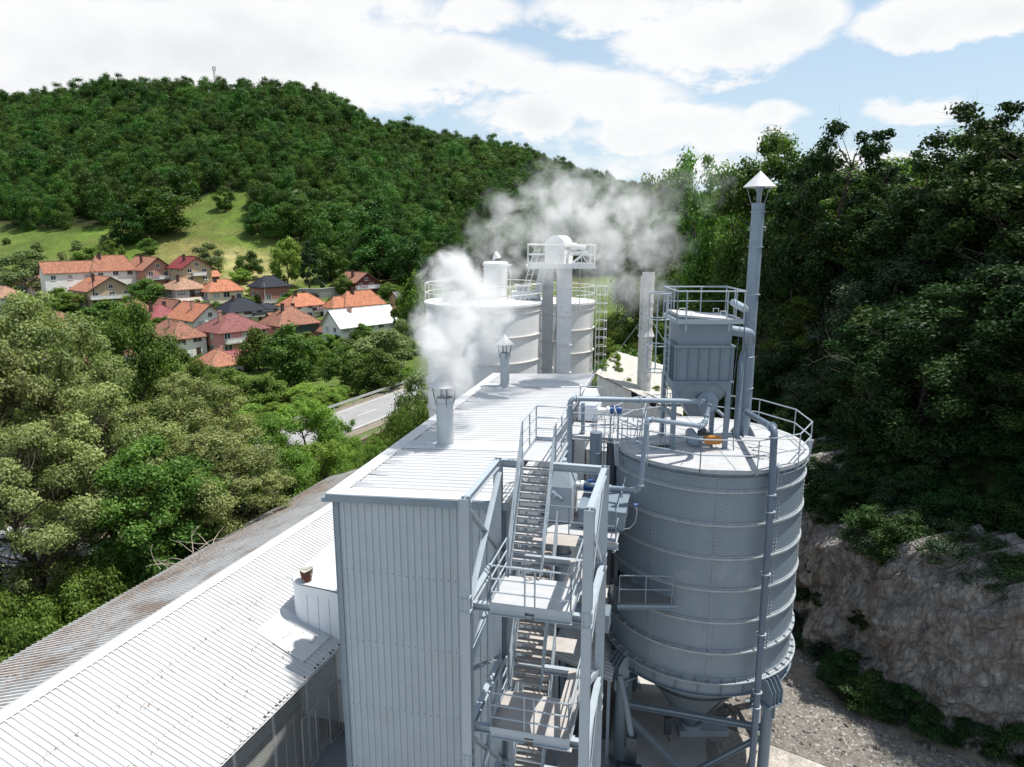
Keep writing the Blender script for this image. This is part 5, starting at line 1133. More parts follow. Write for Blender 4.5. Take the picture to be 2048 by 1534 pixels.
# ---- long shed on the left
SH = PL @ Matrix.Translation((-9.25, 2.5, 0)) @ Matrix.Rotation(-R(5.2), 4, 'Z')
ZE, ZRG, HW = Z(-17.3), Z(-15.15), 6.15; D0, D1 = -16.0, 29.0
t = thing('long_shed', 'long low shed with white corrugated gable roof and wire mesh side', 'shed', (-6.1, 3, 0), frame=SH)
sl = unit((HW, 0, ZE - ZRG)); L_ = math.hypot(HW, ZE - ZRG) + .12
mb = MB(SH); nU = np.array((-sl[2], 0, sl[0])); CO = 3
for q in range(CO):   # three courses of sheets, each tucked under the one above
    p_ = np.array((-HW, D0, ZRG)) + sl * (L_ * q / CO - (.12 if q else 0)) - nU * .014 * q
    for d0, d1, off in ((D0, 4.0, 0), (4.0, D1, .006)):
        mb.sheet(p_ + np.array((0, d0 - D0, 0)) + nU * off, (0, 1, 0), sl, nU, d1 - d0, L_ / CO + .1, nU, .225, .05, nb=4, wave=.012)
mb.sheet((-HW, D1, ZRG - .07), (0, -1, 0), sl, (sl[2], 0, -sl[0]), D1 - D0, L_, (sl[2], 0, -sl[0]), .19, .02); mb.build('roof', 'shed_roof', t)
sl2 = unit((-HW, 0, ZE - ZRG))
mb = MB(SH); mb.sheet((-HW, D1, ZRG), (0, -1, 0), sl2, (-sl[2] * -1, 0, sl[0]), D1 - D0, L_, (sl2[2], 0, -sl2[0]), .25, .07, nb=8, wave=.012); mb.build('roof', 'shed_roof_old', t)['label'] = 'shaded grey roof slope strewn with brown leaf litter'
mb = MB(SH); 
for k in range(15):
    d0 = D0 + k * 3.0; mb.add([(-HW - .34, d0, ZRG - .06), (-HW, d0, ZRG + .09), (-HW + .34, d0, ZRG - .06), (-HW - .34, d0 + 3.02, ZRG - .055), (-HW, d0 + 3.02, ZRG + .095), (-HW + .34, d0 + 3.02, ZRG - .055)], [(0, 3, 4, 1), (1, 4, 5, 2)])
mb.build('ridge_cap', 'roof_white', t, smooth=False)
mb = MB(SH); mb.beam((-.02, D0, ZE - .12), (-.02, 3.9, ZE - .12), .04, .12); rg = random.Random(2)
for k in range(140):
    d = rg.uniform(D0 + 2, 3.8); x = rg.uniform(-.1, .02); s = rg.uniform(.02, .055); mb.box(x - s, x + s * .5, d - s * 2.2, d + s * 2.2, ZE - .06, ZE - .03 + s * .6)
mb.build('eave_gutter', 'moss', t, smooth=False)
for d in np.arange(D0 + .5, 4.2, 2.15):
    mb = MB(SH); mb.box(-.42, -.34, d - .04, d + .04, 0, ZE - .15); mb.build('post', 'mesh_wire', t, smooth=False)
mb = MB(SH)
for z in np.arange(.35, ZE - .2, .125): mb.beam((-.38, D0, z), (-.38, 3.9, z), .016, .036)
for d in np.arange(D0, 3.9, .54): mb.beam((-.385, d, .3), (-.385, d, ZE - .2), .012, .022)
mb.build('wire_screen', 'mesh_wire', t, smooth=False)
mb = MB(SH); mb.box(-12, -.55, D0, D1, .016, .03); mb.build('floor', 'concrete', t)
mb = MB(SH); mb.box(-3.3, -3.2, D0, D1 - 1, 0, 1.5); mb.box(-12.1, -12, D0, D1, 0, ZE - .1); mb.build('inner_wall', 'w_offwhite', t)
mb = MB(SH); mb.box(-.42, -.3, D0, 3.6, .02, .32); mb.build('plinth', 'concrete', t)
for d in (1.0, 2.9):
    mb = MB(SH)
    for a_, b_ in (((-.2, d, .1), (-.2, d, 2.6)), ((-.2, d + .95, .1), (-.2, d + .95, 2.6)), ((-.2, d, 2.6), (-.2, d + .95, 2.6)), ((-.2, d, .1), (-.2, d + .95, .1))): mb.beam(a_, b_, .05, .05)
    for z in np.arange(.2, 2.6, .12): mb.beam((-.2, d, z), (-.2, d + .95, z), .008, .014)
    mb.build('gate', 'mesh_wire', t, smooth=False)
mb = MB(SH); mb.box(-.6, .9, 3.95, 4.2, 0, ZE - .6); mb.build('end_wall', 'w_brick', t)
mb = MB(SH); mb.hexa([(-2.9, 1.9, ZE + 1.02), (-.5, 1.75, ZE + .18), (-.5, 3.75, ZE + .18), (-2.9, 3.9, ZE + 1.02), (-2.9, 1.9, ZE + 1.05), (-.5, 1.75, ZE + .21), (-.5, 3.75, ZE + .21), (-2.9, 3.9, ZE + 1.05)]); mb.build('patch_sheet', 'roof_white', t)
# leaf litter lying in the valleys of the roof
mb = MB(SH); rg = np.random.default_rng(8); nn = np.array((-sl[2], 0, sl[0]))
for k in range(13000):
    d = D0 + (20 - D0) * rg.uniform(0, 1) ** 1.25; u_ = L_ - .5 - abs(rg.normal(0, 1.7)); 
    if u_ < .3 or u_ > L_: continue
    p = np.array((-HW, d, ZRG)) + sl2 * u_ + np.array((nn[0] * -1, 0, nn[2])) * .055; s = rg.uniform(.035, .085); a_ = rg.uniform(0, 6.3)
    e1 = np.array((math.cos(a_) * sl2[0], math.sin(a_), math.cos(a_) * sl2[2])); e2 = np.array((-math.sin(a_) * sl2[0], math.cos(a_), -math.sin(a_) * sl2[2]))
    mb.add([p - e1 * s, p + e2 * s * .6 + (0, 0, .015), p + e1 * s, p - e2 * s * .6], [(0, 1, 2, 3)])
for k in range(240):
    cx = rg.integers(0, 24); g2 = np.random.default_rng(int(cx)); d = g2.uniform(D0, 6) + rg.normal(0, .22); u_ = g2.uniform(.8, L_ - .3) + rg.normal(0, .14)
    if not .2 < u_ < L_ - .1: continue
    p = np.array((-HW, d, ZRG)) + sl * u_ + nn * .055; s = rg.uniform(.015, .04)
    mb.add([p - (s, 0, 0), p + (0, s, .02), p + (s, 0, 0), p - (0, s, 0)], [(0, 1, 2, 3)])
for k in range(340):   # dirt caught along the laps
    q = int(rg.integers(1, CO)); d = rg.uniform(D0, 7); 
    if fbm(np.array([d * .5]), np.array([q * 7.0]), 61, 3)[0] < .12: continue
    u_ = L_ * q / CO + abs(rg.normal(0, .16)) + .02; p = np.array((-HW, d, ZRG)) + sl * u_ + nn * .045; s = rg.uniform(.012, .032)
    mb.add([p - (s, 0, 0), p + (0, s * 1.6, .015), p + (s, 0, 0), p - (0, s * 1.6, 0)], [(0, 1, 2, 3)])
lt = mb.build('leaf_litter', [mat('dry fallen leaves', (.24, .145, .095), (.16, .105, .07), 9, .9)], t, smooth=False); lt['kind'] = 'stuff'
# white annex with rounded corner
t = thing('white_annex', 'low white panelled annex with rounded roof edge rising from the shed roof', 'annex', (-8.5, 11, 0), frame=PL)
AX0, AX1, AB0, AB1 = -11.42, -5.6, 6.35, 17.5
def zt_(a): return Z(-14.78) - (a - AX0) * .085
RC = .75
def a_start(b):
    d_ = AB0 + RC - b
    return AX0 if d_ <= 0 else AX0 + RC - math.sqrt(max(0, RC * RC - d_ * d_))
mb = MB(PL); rows = []; bs = sorted(set([round(AB0 + .001 + RC * (1 - math.cos(q / 10 * math.pi / 2)), 4) for q in range(11)] + [round(x, 4) for x in np.arange(AB0 + RC, AB1, .08)]))
for i, b in enumerate(bs):
    a0 = a_start(b) - .05; dz = .022 if i % 3 == 1 else 0
    rows.append([(a0, b, zt_(a0) - .07), (a0 + .05, b, zt_(a0) - .01), (a0 + .25, b, zt_(a0 + .25) + .012)] + [(a, b, zt_(a) + dz) for a in (max(a0 + .3, -10.6), -9, AX1)])
mb.grid(rows); mb.build('roof', 'roof_white', t)
plan = [(AX0, AB1)] + [(AX0 + RC - RC * math.cos(q / 10 * math.pi / 2), AB0 + RC - RC * math.sin(q / 10 * math.pi / 2)) for q in range(11)] + [(AX1, AB0)]
mb = MB(PL); mb.grid([[(a, b, .5) for a, b in plan], [(a, b, zt_(a) - .04) for a, b in plan]]); mb.build('wall', 'white_wall', t)
mb = MB(PL); mb.grid([[(a - .03 * (b > AB0 + .01), b - .06, zt_(a) - .2) for a, b in plan[2:]], [(a - .05 * (b > AB0 + .01), b - .09, zt_(a) - .02) for a, b in plan[2:]]]); mb.build('fascia', 'white_wall', t)
mb = MB(PL)
for i, a in enumerate(np.arange(AX0 + .95, -8.0, .52)): mb.box(a - .008, a + .008, AB0 - .008, AB0 + .002, Z(-17.2), zt_(a) - .42)
mb.build('panel_joint', 'panel_trim', t, smooth=False)
mb = MB(PL); mb.box(AX1 - 2.6, AX1, 5.4, AB0 - .02, 0, Z(-17.4)); mb.build('base_wall', 'panel_trim', t)
p = at(614, 1161, 1.0) ; p = np.array((0, 0, CH)) + (p - (0, 0, CH)) * ((Z(-14.84) - CH) / (p[2] - CH))
t = thing('rusty_bucket', 'rusty bucket shaped vent covered with grey sacking on the white annex roof', 'bucket', tuple(p))
mb = MB(); mb.lathe(tuple(p), [(.02, 0), (.2, .0), (.29, .5), (.27, .5), (.25, .42)], 28); mb.build('bucket_body', 'rust', t)
mb = MB(); g = []
for i in range(9):
    r_ = .30 * i / 8; g.append([(p[0] + r_ * math.cos(an), p[1] + r_ * math.sin(an), p[2] + .50 + .10 * (1 - (i / 8) ** 2) * 0 + (.09 * abs(math.cos(an)) * i / 8) + (.01 if i else 0)) for an in [k * math.tau / 24 for k in range(25)]])
mb.grid(g); mb.tube([(p[0] - .27, p[1] - .1, p[2] + .60), (p[0], p[1], p[2] + .53), (p[0] + .25, p[1] + .1, p[2] + .61)], .012, 5); mb.build('sack_cover', 'cloth', t)
# dead branches fallen on the old roof slope
for k, (px_, py_, s_) in enumerate([(385, 1125, 1.0), (410, 1100, 1.0), (350, 1140, .8)]):
    q = at(px_, py_, 1.0); zz = Z(-16.2); q = np.array((0, 0, CH)) + (q - (0, 0, CH)) * ((zz - CH) / (q[2] - CH)); rg = np.random.default_rng(k + 5)
    mb = MB()
    for j in range(5):
        p0 = q + rg.normal(0, .25, 3) * (1, 1, 0) + (0, 0, .1); d0 = unit((rg.uniform(-1, .6), rg.uniform(-.6, 1), .25)); pts = [p0]
        for i in range(7): d0 = unit(d0 + rg.normal(0, .25, 3) * (1, 1, .5)); pts.append(pts[-1] + d0 * .25 * s_)
        pts = [(x, y, max(z, zz - .25)) for x, y, z in pts]
        mb.tube(pts, [.022 * (1 - i / 9) for i in range(8)], 5)
    tag(mb.build('dead_branch', 'dead'), ['bleached dead branch lying middle of the leaf strewn shed roof', 'bleached dead branch uppermost on the leaf strewn shed roof', 'bleached dead branch nearest the trees on the leaf strewn shed roof'][k], 'branch', 'dead branches on the shed roof')
# ------------------------------------------------------------------ the village
def block(mb_w, mb_r, x0, x1, y0, y1, h, rh, kind, ov=.55, th=.16, z0=-1.5):
    """walls of one block into mb_w, roof into mb_r"""
    cx, cy = (x0 + x1) / 2, (y0 + y1) / 2
    if kind == 'hip':
        mb_w.box(x0, x1, y0, y1, z0, h)
        w, d = (x1 - x0), (y1 - y0); e = -ov * rh / (min(w, d) / 2)
        X0, X1, Y0, Y1 = x0 - ov, x1 + ov, y0 - ov, y1 + ov
        if w >= d: ra, rb = (cx - (w - d) / 2 - .15, cy), (cx + (w - d) / 2 + .15, cy)
        else: ra, rb = (cx, cy - (d - w) / 2 - .15), (cx, cy + (d - w) / 2 + .15)
        lo = [(X0, Y0, h + e), (X1, Y0, h + e), (X1, Y1, h + e), (X0, Y1, h + e)]; up = [(*ra, h + rh), (*rb, h + rh)]
        v = lo + up + [(x, y, z - th) for x, y, z in lo]
        f = [(0, 1, 5, 4), (1, 2, 5), (2, 3, 4, 5), (3, 0, 4)] if w >= d else [(0, 1, 4), (1, 2, 5, 4), (2, 3, 5), (3, 0, 4, 5)]
        mb_r.add(v, f + [(0, 6, 7, 1), (1, 7, 8, 2), (2, 8, 9, 3), (3, 9, 6, 0), (9, 8, 7, 6)])
        # hip and ridge tiles
        for a, b in ((lo[0], up[0]), (lo[3], up[0] if w >= d else up[1]), (lo[1], up[1] if w >= d else up[0]), (lo[2], up[1]), (up[0], up[1])):
            mb_r.beam(np.add(a, (0, 0, .02)), np.add(b, (0, 0, .02)), .22, .10, m=1)
    else:
        e = ov * rh / ((x1 - x0) / 2 if kind == 'y' else (y1 - y0) / 2)
        if kind == 'y':
            pr = [(x0, h), (cx, h + rh), (x1, h)]; q = lambda s, y: (s[0], y, s[1])
            v = [(x0, y0, z0), (x1, y0, z0), (x1, y0, h), (cx, y0, h + rh), (x0, y0, h), (x0, y1, z0), (x1, y1, z0), (x1, y1, h), (cx, y1, h + rh), (x0, y1, h)]
            mb_w.add(v, [(0, 1, 2, 3, 4), (9, 8, 7, 6, 5), (0, 4, 9, 5), (1, 6, 7, 2)])
            Y0, Y1 = y0 - ov * 1.3, y1 + ov
            for sx in (-1, 1):
                xe = x0 - ov if sx < 0 else x1 + ov
                mb_r.hexa([(xe, Y0, h - e + .02), (cx, Y0, h + rh + .02), (cx, Y1, h + rh + .02), (xe, Y1, h - e + .02), (xe, Y0, h - e + .02 + th), (cx, Y0, h + rh + .02 + th), (cx, Y1, h + rh + .02 + th), (xe, Y1, h - e + .02 + th)])
                mb_r.beam((xe, Y0 - .02, h - e + .05), (cx, Y0 - .02, h + rh + .05), .05, .24, m=2)
            mb_r.beam((cx, Y0, h + rh + .06 + th), (cx, Y1, h + rh + .06 + th), .24, .10, m=1)
        else:
            v = [(x0, y0, z0), (x0, y1, z0), (x0, y1, h), (x0, cy, h + rh), (x0, y0, h), (x1, y0, z0), (x1, y1, z0), (x1, y1, h), (x1, cy, h + rh), (x1, y0, h)]
            mb_w.add(v, [(4, 3, 2, 1, 0), (5, 6, 7, 8, 9), (0, 5, 9, 4), (1, 2, 7, 6)])
            X0, X1 = x0 - ov, x1 + ov
            for sy in (-1, 1):
                ye = y0 - ov if sy < 0 else y1 + ov
                mb_r.hexa([(X0, ye, h - e + .02), (X1, ye, h - e + .02), (X1, cy, h + rh + .02), (X0, cy, h + rh + .02), (X0, ye, h - e + .02 + th), (X1, ye, h - e + .02 + th), (X1, cy, h + rh + .02 + th), (X0, cy, h + rh + .02 + th)])
                mb_r.beam((X0 - .02, ye, h - e + .05), (X0 - .02, cy, h + rh + .05), .05, .24, m=2); mb_r.beam((X1 + .02, ye, h - e + .05), (X1 + .02, cy, h + rh + .05), .05, .24, m=2)
            mb_r.beam((X0, cy, h + rh + .06 + th), (X1, cy, h + rh + .06 + th), .24, .10, m=1)
def window(root, fr, face, u, z, w, h, x0, x1, y0, y1, fm='win_white', pane='glass'):
    """one framed window on a wall face"""
    def pt(a, zz, o):
        if face == 'f': return (a, y0 - o, zz)
        if face == 'l': return (x0 - o, a, zz)
        if face == 'r': return (x1 + o, a, zz)
    def bx(mb, a0, a1, za, zb, o0, o1):
        p, q = pt(a0, za, o0), pt(a1, zb, o1); mb.box(min(p[0], q[0]), max(p[0], q[0]), min(p[1], q[1]), max(p[1], q[1]), za, zb)
    mb = MB(fr); t = .09
    bx(mb, u - w / 2, u + w / 2, z, z + t, -.02, .05); bx(mb, u - w / 2, u + w / 2, z + h - t, z + h, -.02, .05)
    bx(mb, u - w / 2, u - w / 2 + t, z + t, z + h - t, -.02, .05); bx(mb, u + w / 2 - t, u + w / 2, z + t, z + h - t, -.02, .05)
    if w > 1.0: bx(mb, u - .04, u + .04, z + t, z + h - t, -.02, .045)
    bx(mb, u - w / 2 - .1, u + w / 2 + .1, z - .07, z - .003, -.02, .12)
    f = mb.build('window', fm, root, smooth=False)
    mb = MB(fr); bx(mb, u - w / 2 + t, u + w / 2 - t, z + t, z + h - t, -.02, .015); mb.build('pane', pane, f, smooth=False)
    return f
RNG = random.Random(42)
def house(label, cx, by, fpx, spx, wpx, rpx, kind, roof, wall, rz=50, storeys=None, balcony=None, chim=1, extra=(), frame='win_white', wins=True, ov=.55, name='house', door=True, front2=None, Y=None, ridge_m=None, cat='house'):
    p = hit(cx, by, 120.) if Y is None else np.array((*at(cx, by, Y)[:2], 0))
    if Y: p[2] = hz(p[0], p[1])
    k = math.hypot(p[0], p[1]) / 1420.0; vz = math.degrees(math.atan2(-p[0], p[1])); eff = R(max(8, rz - vz))
    W_ = fpx * k / math.cos(eff); D_ = max(4.0, min(14.0, spx * k / math.sin(eff))) if spx else 7.0
    h = wpx * k * 1.03; rh = rpx * k * .92
    ns = storeys or max(1, int(round(h / 2.9)))
    fr = Matrix.Translation(p) @ Matrix.Rotation(R(rz), 4, 'Z')
    t = thing(name, label, cat, tuple(p), R(rz))
    x0, x1, y0, y1 = -W_ / 2, W_ / 2, 0.0, D_
    mw, mr = MB(fr), MB(fr); block(mw, mr, x0, x1, y0, y1, h, rh, kind, ov)
    for e in extra: block(mw, mr, x0 + e[0] * W_, x0 + e[1] * W_, y0 + e[2] * D_, y0 + e[3] * D_, e[4] * h, e[5] * rh, e[6], ov * .8)
    mw.build('wall', 'w_' + wall, t, smooth=False)
    r_ = mr.build('roof', ['t_' + roof, RIDGE.get(roof, 't_tan'), 'win_brown'], t, smooth=False)
    if front2:
        mb = MB(fr); mb.box(x0 + front2[0] * W_, x0 + front2[1] * W_, y0 - .03, y0 - .004, front2[2] * h, front2[3] * h); mb.build('front_panel', front2[4], t, smooth=False)
    rg = random.Random(int(cx * 7 + by))
    for c in range(chim):
        u = x0 + W_ * (.28 + .4 * c + rg.uniform(-.05, .05)); v = y0 + D_ * (.4 + .25 * c); zt = h + rh * (1.12 - .12 * c)
        mb = MB(fr); mb.box(u - .32, u + .32, v - .32, v + .32, h, zt + .35); mb.box(u - .4, u + .4, v - .4, v + .4, zt + .35, zt + .48); mb.build('chimney', 'brick_chimney' if rg.random() < .6 else 'w_rosy', r_, smooth=False)
    if wins:
        for s in range(ns):
            zb = h * s / ns + (h / ns) * .36; wh = min(1.6, h / ns * .52)
            nw = max(1, int(W_ / 3.0))
            for i in range(nw):
                u = x0 + W_ * (i + .5) / nw + rg.uniform(-.25, .25)
                if balcony and s == balcony[2] and x0 + balcony[0] * W_ - .2 < u < x0 + balcony[1] * W_ + .2:
                    window(t, fr, 'f', u, h * s / ns + .12, min(1.5, W_ / nw * .6), min(2.1, h / ns - .5), x0, x1, y0, y1, frame, 'glass'); continue
                if door and s == 0 and i == nw - 1 and ns > 1:
                    mb = MB(fr); mb.box(u - .5, u + .5, y0 - .05, y0 + .02, .0, 2.1); mb.build('door', 'win_brown', t, smooth=False); continue
                window(t, fr, 'f', u, zb, rg.choice((1.6, 2.0, 1.4)), wh, x0, x1, y0, y1, frame, 'shutter' if rg.random() < .3 else 'glass')
            for v in (.3, .72):
                if D_ > 5: window(t, fr, 'l', y0 + D_ * v, zb, 1.1, wh, x0, x1, y0, y1, frame, 'shutter' if rg.random() < .35 else 'glass')
        for e in extra:
            ex0, ex1 = x0 + e[0] * W_, x0 + e[1] * W_; n3 = max(1, int((ex1 - ex0) / 3.6)); ey = y0 + e[2] * D_
            for s in range(ns):
                for i in range(n3):
                    u = ex0 + (ex1 - ex0) * (i + .5) / n3
                    if (u < x0 - .8 or u > x1 + .8): window(t, fr, 'f', u, h * e[4] * s / ns + .9, 1.3, min(1.3, h / ns * .42), ex0, ex1, ey, ey + 1, frame, 'shutter' if rg.random() < .3 else 'glass')
        if kind == 'y' and rh > 2.2: window(t, fr, 'f', 0, h + rh * .12, 1.2, min(1.2, rh * .38), x0, x1, y0, y1, frame)
    if balcony:
        b0, b1, s, bm = balcony[:4]; zb = h * s / ns; xa, xb = x0 + b0 * W_, x0 + b1 * W_
        mb = MB(fr); mb.box(xa, xb, y0 - 1.2, y0, zb - .16, zb); b_ = mb.build('balcony', 'w_grey', t, smooth=False)
        mb = MB(fr)
        mb.box(xa, xb, y0 - 1.2, y0 - 1.14, zb + .08, zb + .95); mb.box(xa, xa + .06, y0 - 1.13, y0, zb + .08, zb + .95); mb.box(xb - .06, xb, y0 - 1.13, y0, zb + .08, zb + .95)
        mb.box(xa - .04, xb + .04, y0 - 1.24, y0 - 1.10, zb + .96, zb + 1.03); mb.build('parapet', bm, b_, smooth=False)
        if len(balcony) > 4:
            for j in range(balcony[4]):
                u = xa + .5 + j * .8; mb = MB(fr); mb.box(u, u + .6, y0 - 1.30, y0 - 1.27, zb + .35, zb + 1.1); o = mb.build('laundry', 'laundry', b_, smooth=False)
    return t, fr, (x0, x1, y0, y1, h, rh)
RIDGE = dict(navy='t_navy', red='t_red', white='t_white', grey='t_grey', bright='t_tan', orange='t_tan', brown='t_tan', maroon='t_maroon', pink='t_pink', tan='t_tan')
house('small white bungalow with faded hip roof at the far left of the village', 93, 592, 42, 20, 19, 15, 'hip', 'tan', 'white', chim=0)
house('long white two storey house below the meadow, tiled gable wing and hip wing', 234, 584, 66, 10, 40, 23, 'hip', 'orange', 'white', extra=((-1.0, .05, .15, .95, .92, .72, 'x'),), balcony=(.0, .5, 1, 'railing_white'))
house('beige house with gable over a long white balcony, below the long white house', 226, 613, 70, 28, 27, 24, 'y', 'orange', 'beige', balcony=(.02, .98, 1, 'railing_white'), storeys=2)
house('terracotta walled house with orange gable roof and cluttered white balcony', 320, 578, 46, 40, 33, 22, 'y', 'orange', 'rosy', balcony=(.05, 1.0, 1, 'railing_white', 4), storeys=2)
house('tall beige house with dark red sheet roof and stacked white balconies', 398, 581, 48, 26, 40, 20, 'y', 'red', 'beige', balcony=(.3, .75, 2, 'railing_white'), storeys=3, chim=2)
house('grey plastered house with mottled tan hip roof and brown balcony', 388, 612, 56, 30, 32, 19, 'hip', 'tan', 'grey', balcony=(.5, 1.0, 1, 'win_brown'), frame='win_brown')
house('low grey outbuilding with old cement roof below the tan roofed house', 386, 621, 52, 14, 12, 9, 'x', 'lightgrey', 'grey', chim=0, wins=False, name='outbuilding', cat='outbuilding')
house('cream bungalow with bright orange hip roof right of the tan roofed house', 455, 604, 58, 18, 23, 19, 'hip', 'bright', 'cream', balcony=(.62, 1.0, 0, 'railing_white'), storeys=1)
house('bare brick house with black hip roof and white windows near the meadow', 553, 604, 50, 22, 31, 18, 'hip', 'navy', 'brick', chim=0, storeys=1, balcony=(-.02, .98, 0, 'w_grey'))
house('white house with bright orange hip roof and laundry on its balcony', 621, 638, 62, 28, 28, 21, 'hip', 'bright', 'white', balcony=(.58, 1.0, 1, 'win_brown', 3), storeys=2, chim=2)
house('white house with many angled bright orange roof and side wing', 732, 634, 74, 24, 27, 25, 'hip', 'bright', 'offwhite', extra=((-.28, .2, .1, .9, .95, .7, 'hip'), (.55, 1.05, .5, 1.3, .95, .7, 'y')), chim=1)
house('dark red chalet with brown gable roof and white balcony at the wood edge', 734, 590, 42, 36, 25, 18, 'y', 'brown', 'brickdark', balcony=(0, 1.0, 1, 'railing_white', 4), storeys=2)
house('modern white house with black hip roof and dark railed terrace', 497, 648, 66, 26, 26, 22, 'hip', 'navy', 'white', extra=((.8, 1.5, .1, .8, .92, .4, 'hip'),), balcony=(.62, 1.4, 1, 'machine_dark'), storeys=2, frame='win_brown')
house('long white hall with a bare white sheet gable roof', 742, 684, 112, 36, 36, 30, 'x', 'white', 'white', chim=1, storeys=2)
house('pink house with brown hip roof and a dark green net across its upper front', 602, 682, 72, 40, 34, 31, 'hip', 'brown', 'pink', storeys=2, chim=2, front2=(.02, .99, .45, .98, 'net'), frame='win_brown')
house('pink house with maroon hip roof behind the big walnut tree', 492, 706, 88, 44, 44, 29, 'hip', 'maroon', 'pink', storeys=2, chim=1, balcony=(.1, .45, 1, 'railing_white'))
house('white house with bright orange gable roof left of the maroon roof', 424, 674, 58, 44, 32, 28, 'y', 'bright', 'white', storeys=2, chim=2)
house('small white house with brown gable roof and black gable boards', 361, 641, 36, 34, 16, 21, 'y', 'brown', 'white', chim=0, storeys=1, front2=(.1, .9, .98, 1.0, 'win_brown'))
house('house under a pinkish maroon hip roof among the trees', 340, 658, 62, 30, 20, 24, 'hip', 'pink', 'cream', chim=2, storeys=1)
house('white house with weathered brown hip roof and tall dark chimney', 383, 716, 56, 50, 40, 26, 'hip', 'brown', 'white', storeys=2)
house('little white house with patchy orange hip roof nearest the road', 458, 750, 54, 34, 22, 25, 'hip', 'orange', 'white', chim=0, storeys=1)
house('small grey barn with brown gable roof in front of the long white hall', 688, 682, 26, 44, 17, 17, 'y', 'brown', 'grey', chim=0, storeys=1, name='barn', cat='barn')
house('small house with orange hip roof right of the long white hall', 806, 654, 32, 14, 24, 21, 'hip', 'orange', 'beige', chim=0)
house('low house with dark grey sheet roof beside the wood', 815, 608, 34, 10, 11, 12, 'x', 'grey', 'beige', chim=0, storeys=1)
house('low brown roofed hut above the grey sheet roof', 832, 592, 28, 10, 9, 8, 'hip', 'brown', 'beige', chim=0, storeys=1)
house('little dark red hut with orange roof behind the cream bungalow', 428, 566, 20, 8, 12, 9, 'x', 'bright', 'brickdark', chim=1, storeys=1, wins=False)
house('small pinkish cottage with tan gable roof in the left trees', 181, 618, 30, 16, 16, 14, 'y', 'tan', 'lilac', chim=0, storeys=1)
house('orange hip roof half hidden in the left trees, front of the beige gable house', 140, 680, 44, 24, 26, 20, 'hip', 'orange', 'cream', chim=1)
house('brown hip roof half hidden by the big left tree crowns', 318, 745, 50, 30, 34, 22, 'hip', 'brown', 'white', chim=1)
house('faded roof cottage at the left edge behind poplar crowns', 28, 625, 46, 24, 26, 16, 'hip', 'tan', 'white', chim=1)
house('orange roof deep in the left trees by the road', 172, 800, 46, 24, 30, 22, 'hip', 'orange', 'white', chim=0)
house('pale pink tin roofed porch shed in front of the maroon roof', 476, 728, 46, 22, 12, 10, 'x', 'pink', 'pink', chim=0, wins=False, name='porch_shed', cat='shed')
house('tiny white garden hut with a flat red roof', 460, 628, 18, 8, 9, 3, 'x', 'red', 'white', chim=0, wins=False, name='garden_hut', cat='hut', ov=.2)
house('small tan roofed cottage behind the small white bungalow', 120, 600, 26, 14, 13, 11, 'y', 'orange', 'offwhite', chim=1, storeys=1)
house('little white house with orange gable roof low on the far left', 45, 618, 30, 18, 16, 13, 'y', 'bright', 'white', chim=1, storeys=1)
house('narrow white house with brown hip roof between the pinkish roof and the beige gable house', 285, 640, 34, 18, 20, 15, 'hip', 'brown', 'white', chim=1, storeys=2)
house('low orange roofed house between the modern black roof and the net covered house', 566, 655, 30, 16, 14, 13, 'x', 'orange', 'cream', chim=0, storeys=1)
# stone terrace wall, fences, poles, car
def wall_run(name, label, pts, h, w, m, cat):
    P_ = [hit(*p, 120.) for p in pts]; t = thing(name, label, cat, tuple(P_[0])); mb = MB()
    for p, q in zip(P_, P_[1:]): mb.hexa([(p[0], p[1] - w / 2, p[2] - 1), (q[0], q[1] - w / 2, q[2] - 1), (q[0], q[1] + w / 2, q[2] - 1), (p[0], p[1] + w / 2, p[2] - 1), (p[0], p[1] - w / 2, p[2] + h), (q[0], q[1] - w / 2, q[2] + h), (q[0], q[1] + w / 2, q[2] + h), (p[0], p[1] + w / 2, p[2] + h)])
    mb.build('wall', m, t, smooth=False); mb = MB()
    for p, q in zip(P_, P_[1:]): mb.beam((p[0], p[1], p[2] + h + .07), (q[0], q[1], q[2] + h + .07), w + .12, .12)
    mb.build('coping', 'w_grey', t, smooth=False)
wall_run('stone_wall', 'pale dry stone terrace wall right of the brick house', [(598, 596), (640, 597), (685, 592)], 2.6, .6, 'stone', 'wall')
wall_run('garden_wall', 'low white garden wall left of the modern black roofed house', [(420, 652), (448, 656)], 2.2, .3, 'w_white', 'wall')
wall_run('garden_wall', 'long low cream garden wall below the cream bungalow', [(405, 633), (452, 630)], .9, .3, 'w_cream', 'wall')
def pole(label, px_, py0, py1, m='pole_wood', arm=True, lean=0.0):
    p = hit(px_, py0, 60.); k = math.hypot(p[0], p[1]) / 1420; h = (py0 - py1) * k
    t = thing('utility_pole', label, 'utility pole', tuple(p), 0, 'village utility poles')
    mb = MB(); mb.tube([p - (0, 0, .5), p + (lean, 0, h)], [.17, .11], 8); mb.build('pole', m, t)
    if arm:
        mb = MB(); mb.beam(p + (lean - .9, 0, h - .4), p + (lean + .9, 0, h - .4), .1, .1)
        for a in (-.8, -.3, .3, .8): mb.cyl(p[:2] + (lean + a, 0), .05, p[2] + h - .35, p[2] + h - .15, 8)
        mb.build('crossarm', m, t)
pole('dark wooden pole in front of the long white house', 192, 622, 562); pole('grey pole in front of the brick house', 531, 612, 570, 'w_grey', False)
pole('leaning dark pole on the meadow above the left houses', 141, 545, 513, 'pole_wood', False, -1.0); pole('dark pole on the meadow behind the cream bungalow', 477, 545, 508); pole('grey pole beside the modern black roofed house', 455, 655, 628, 'w_grey', False)
t = None
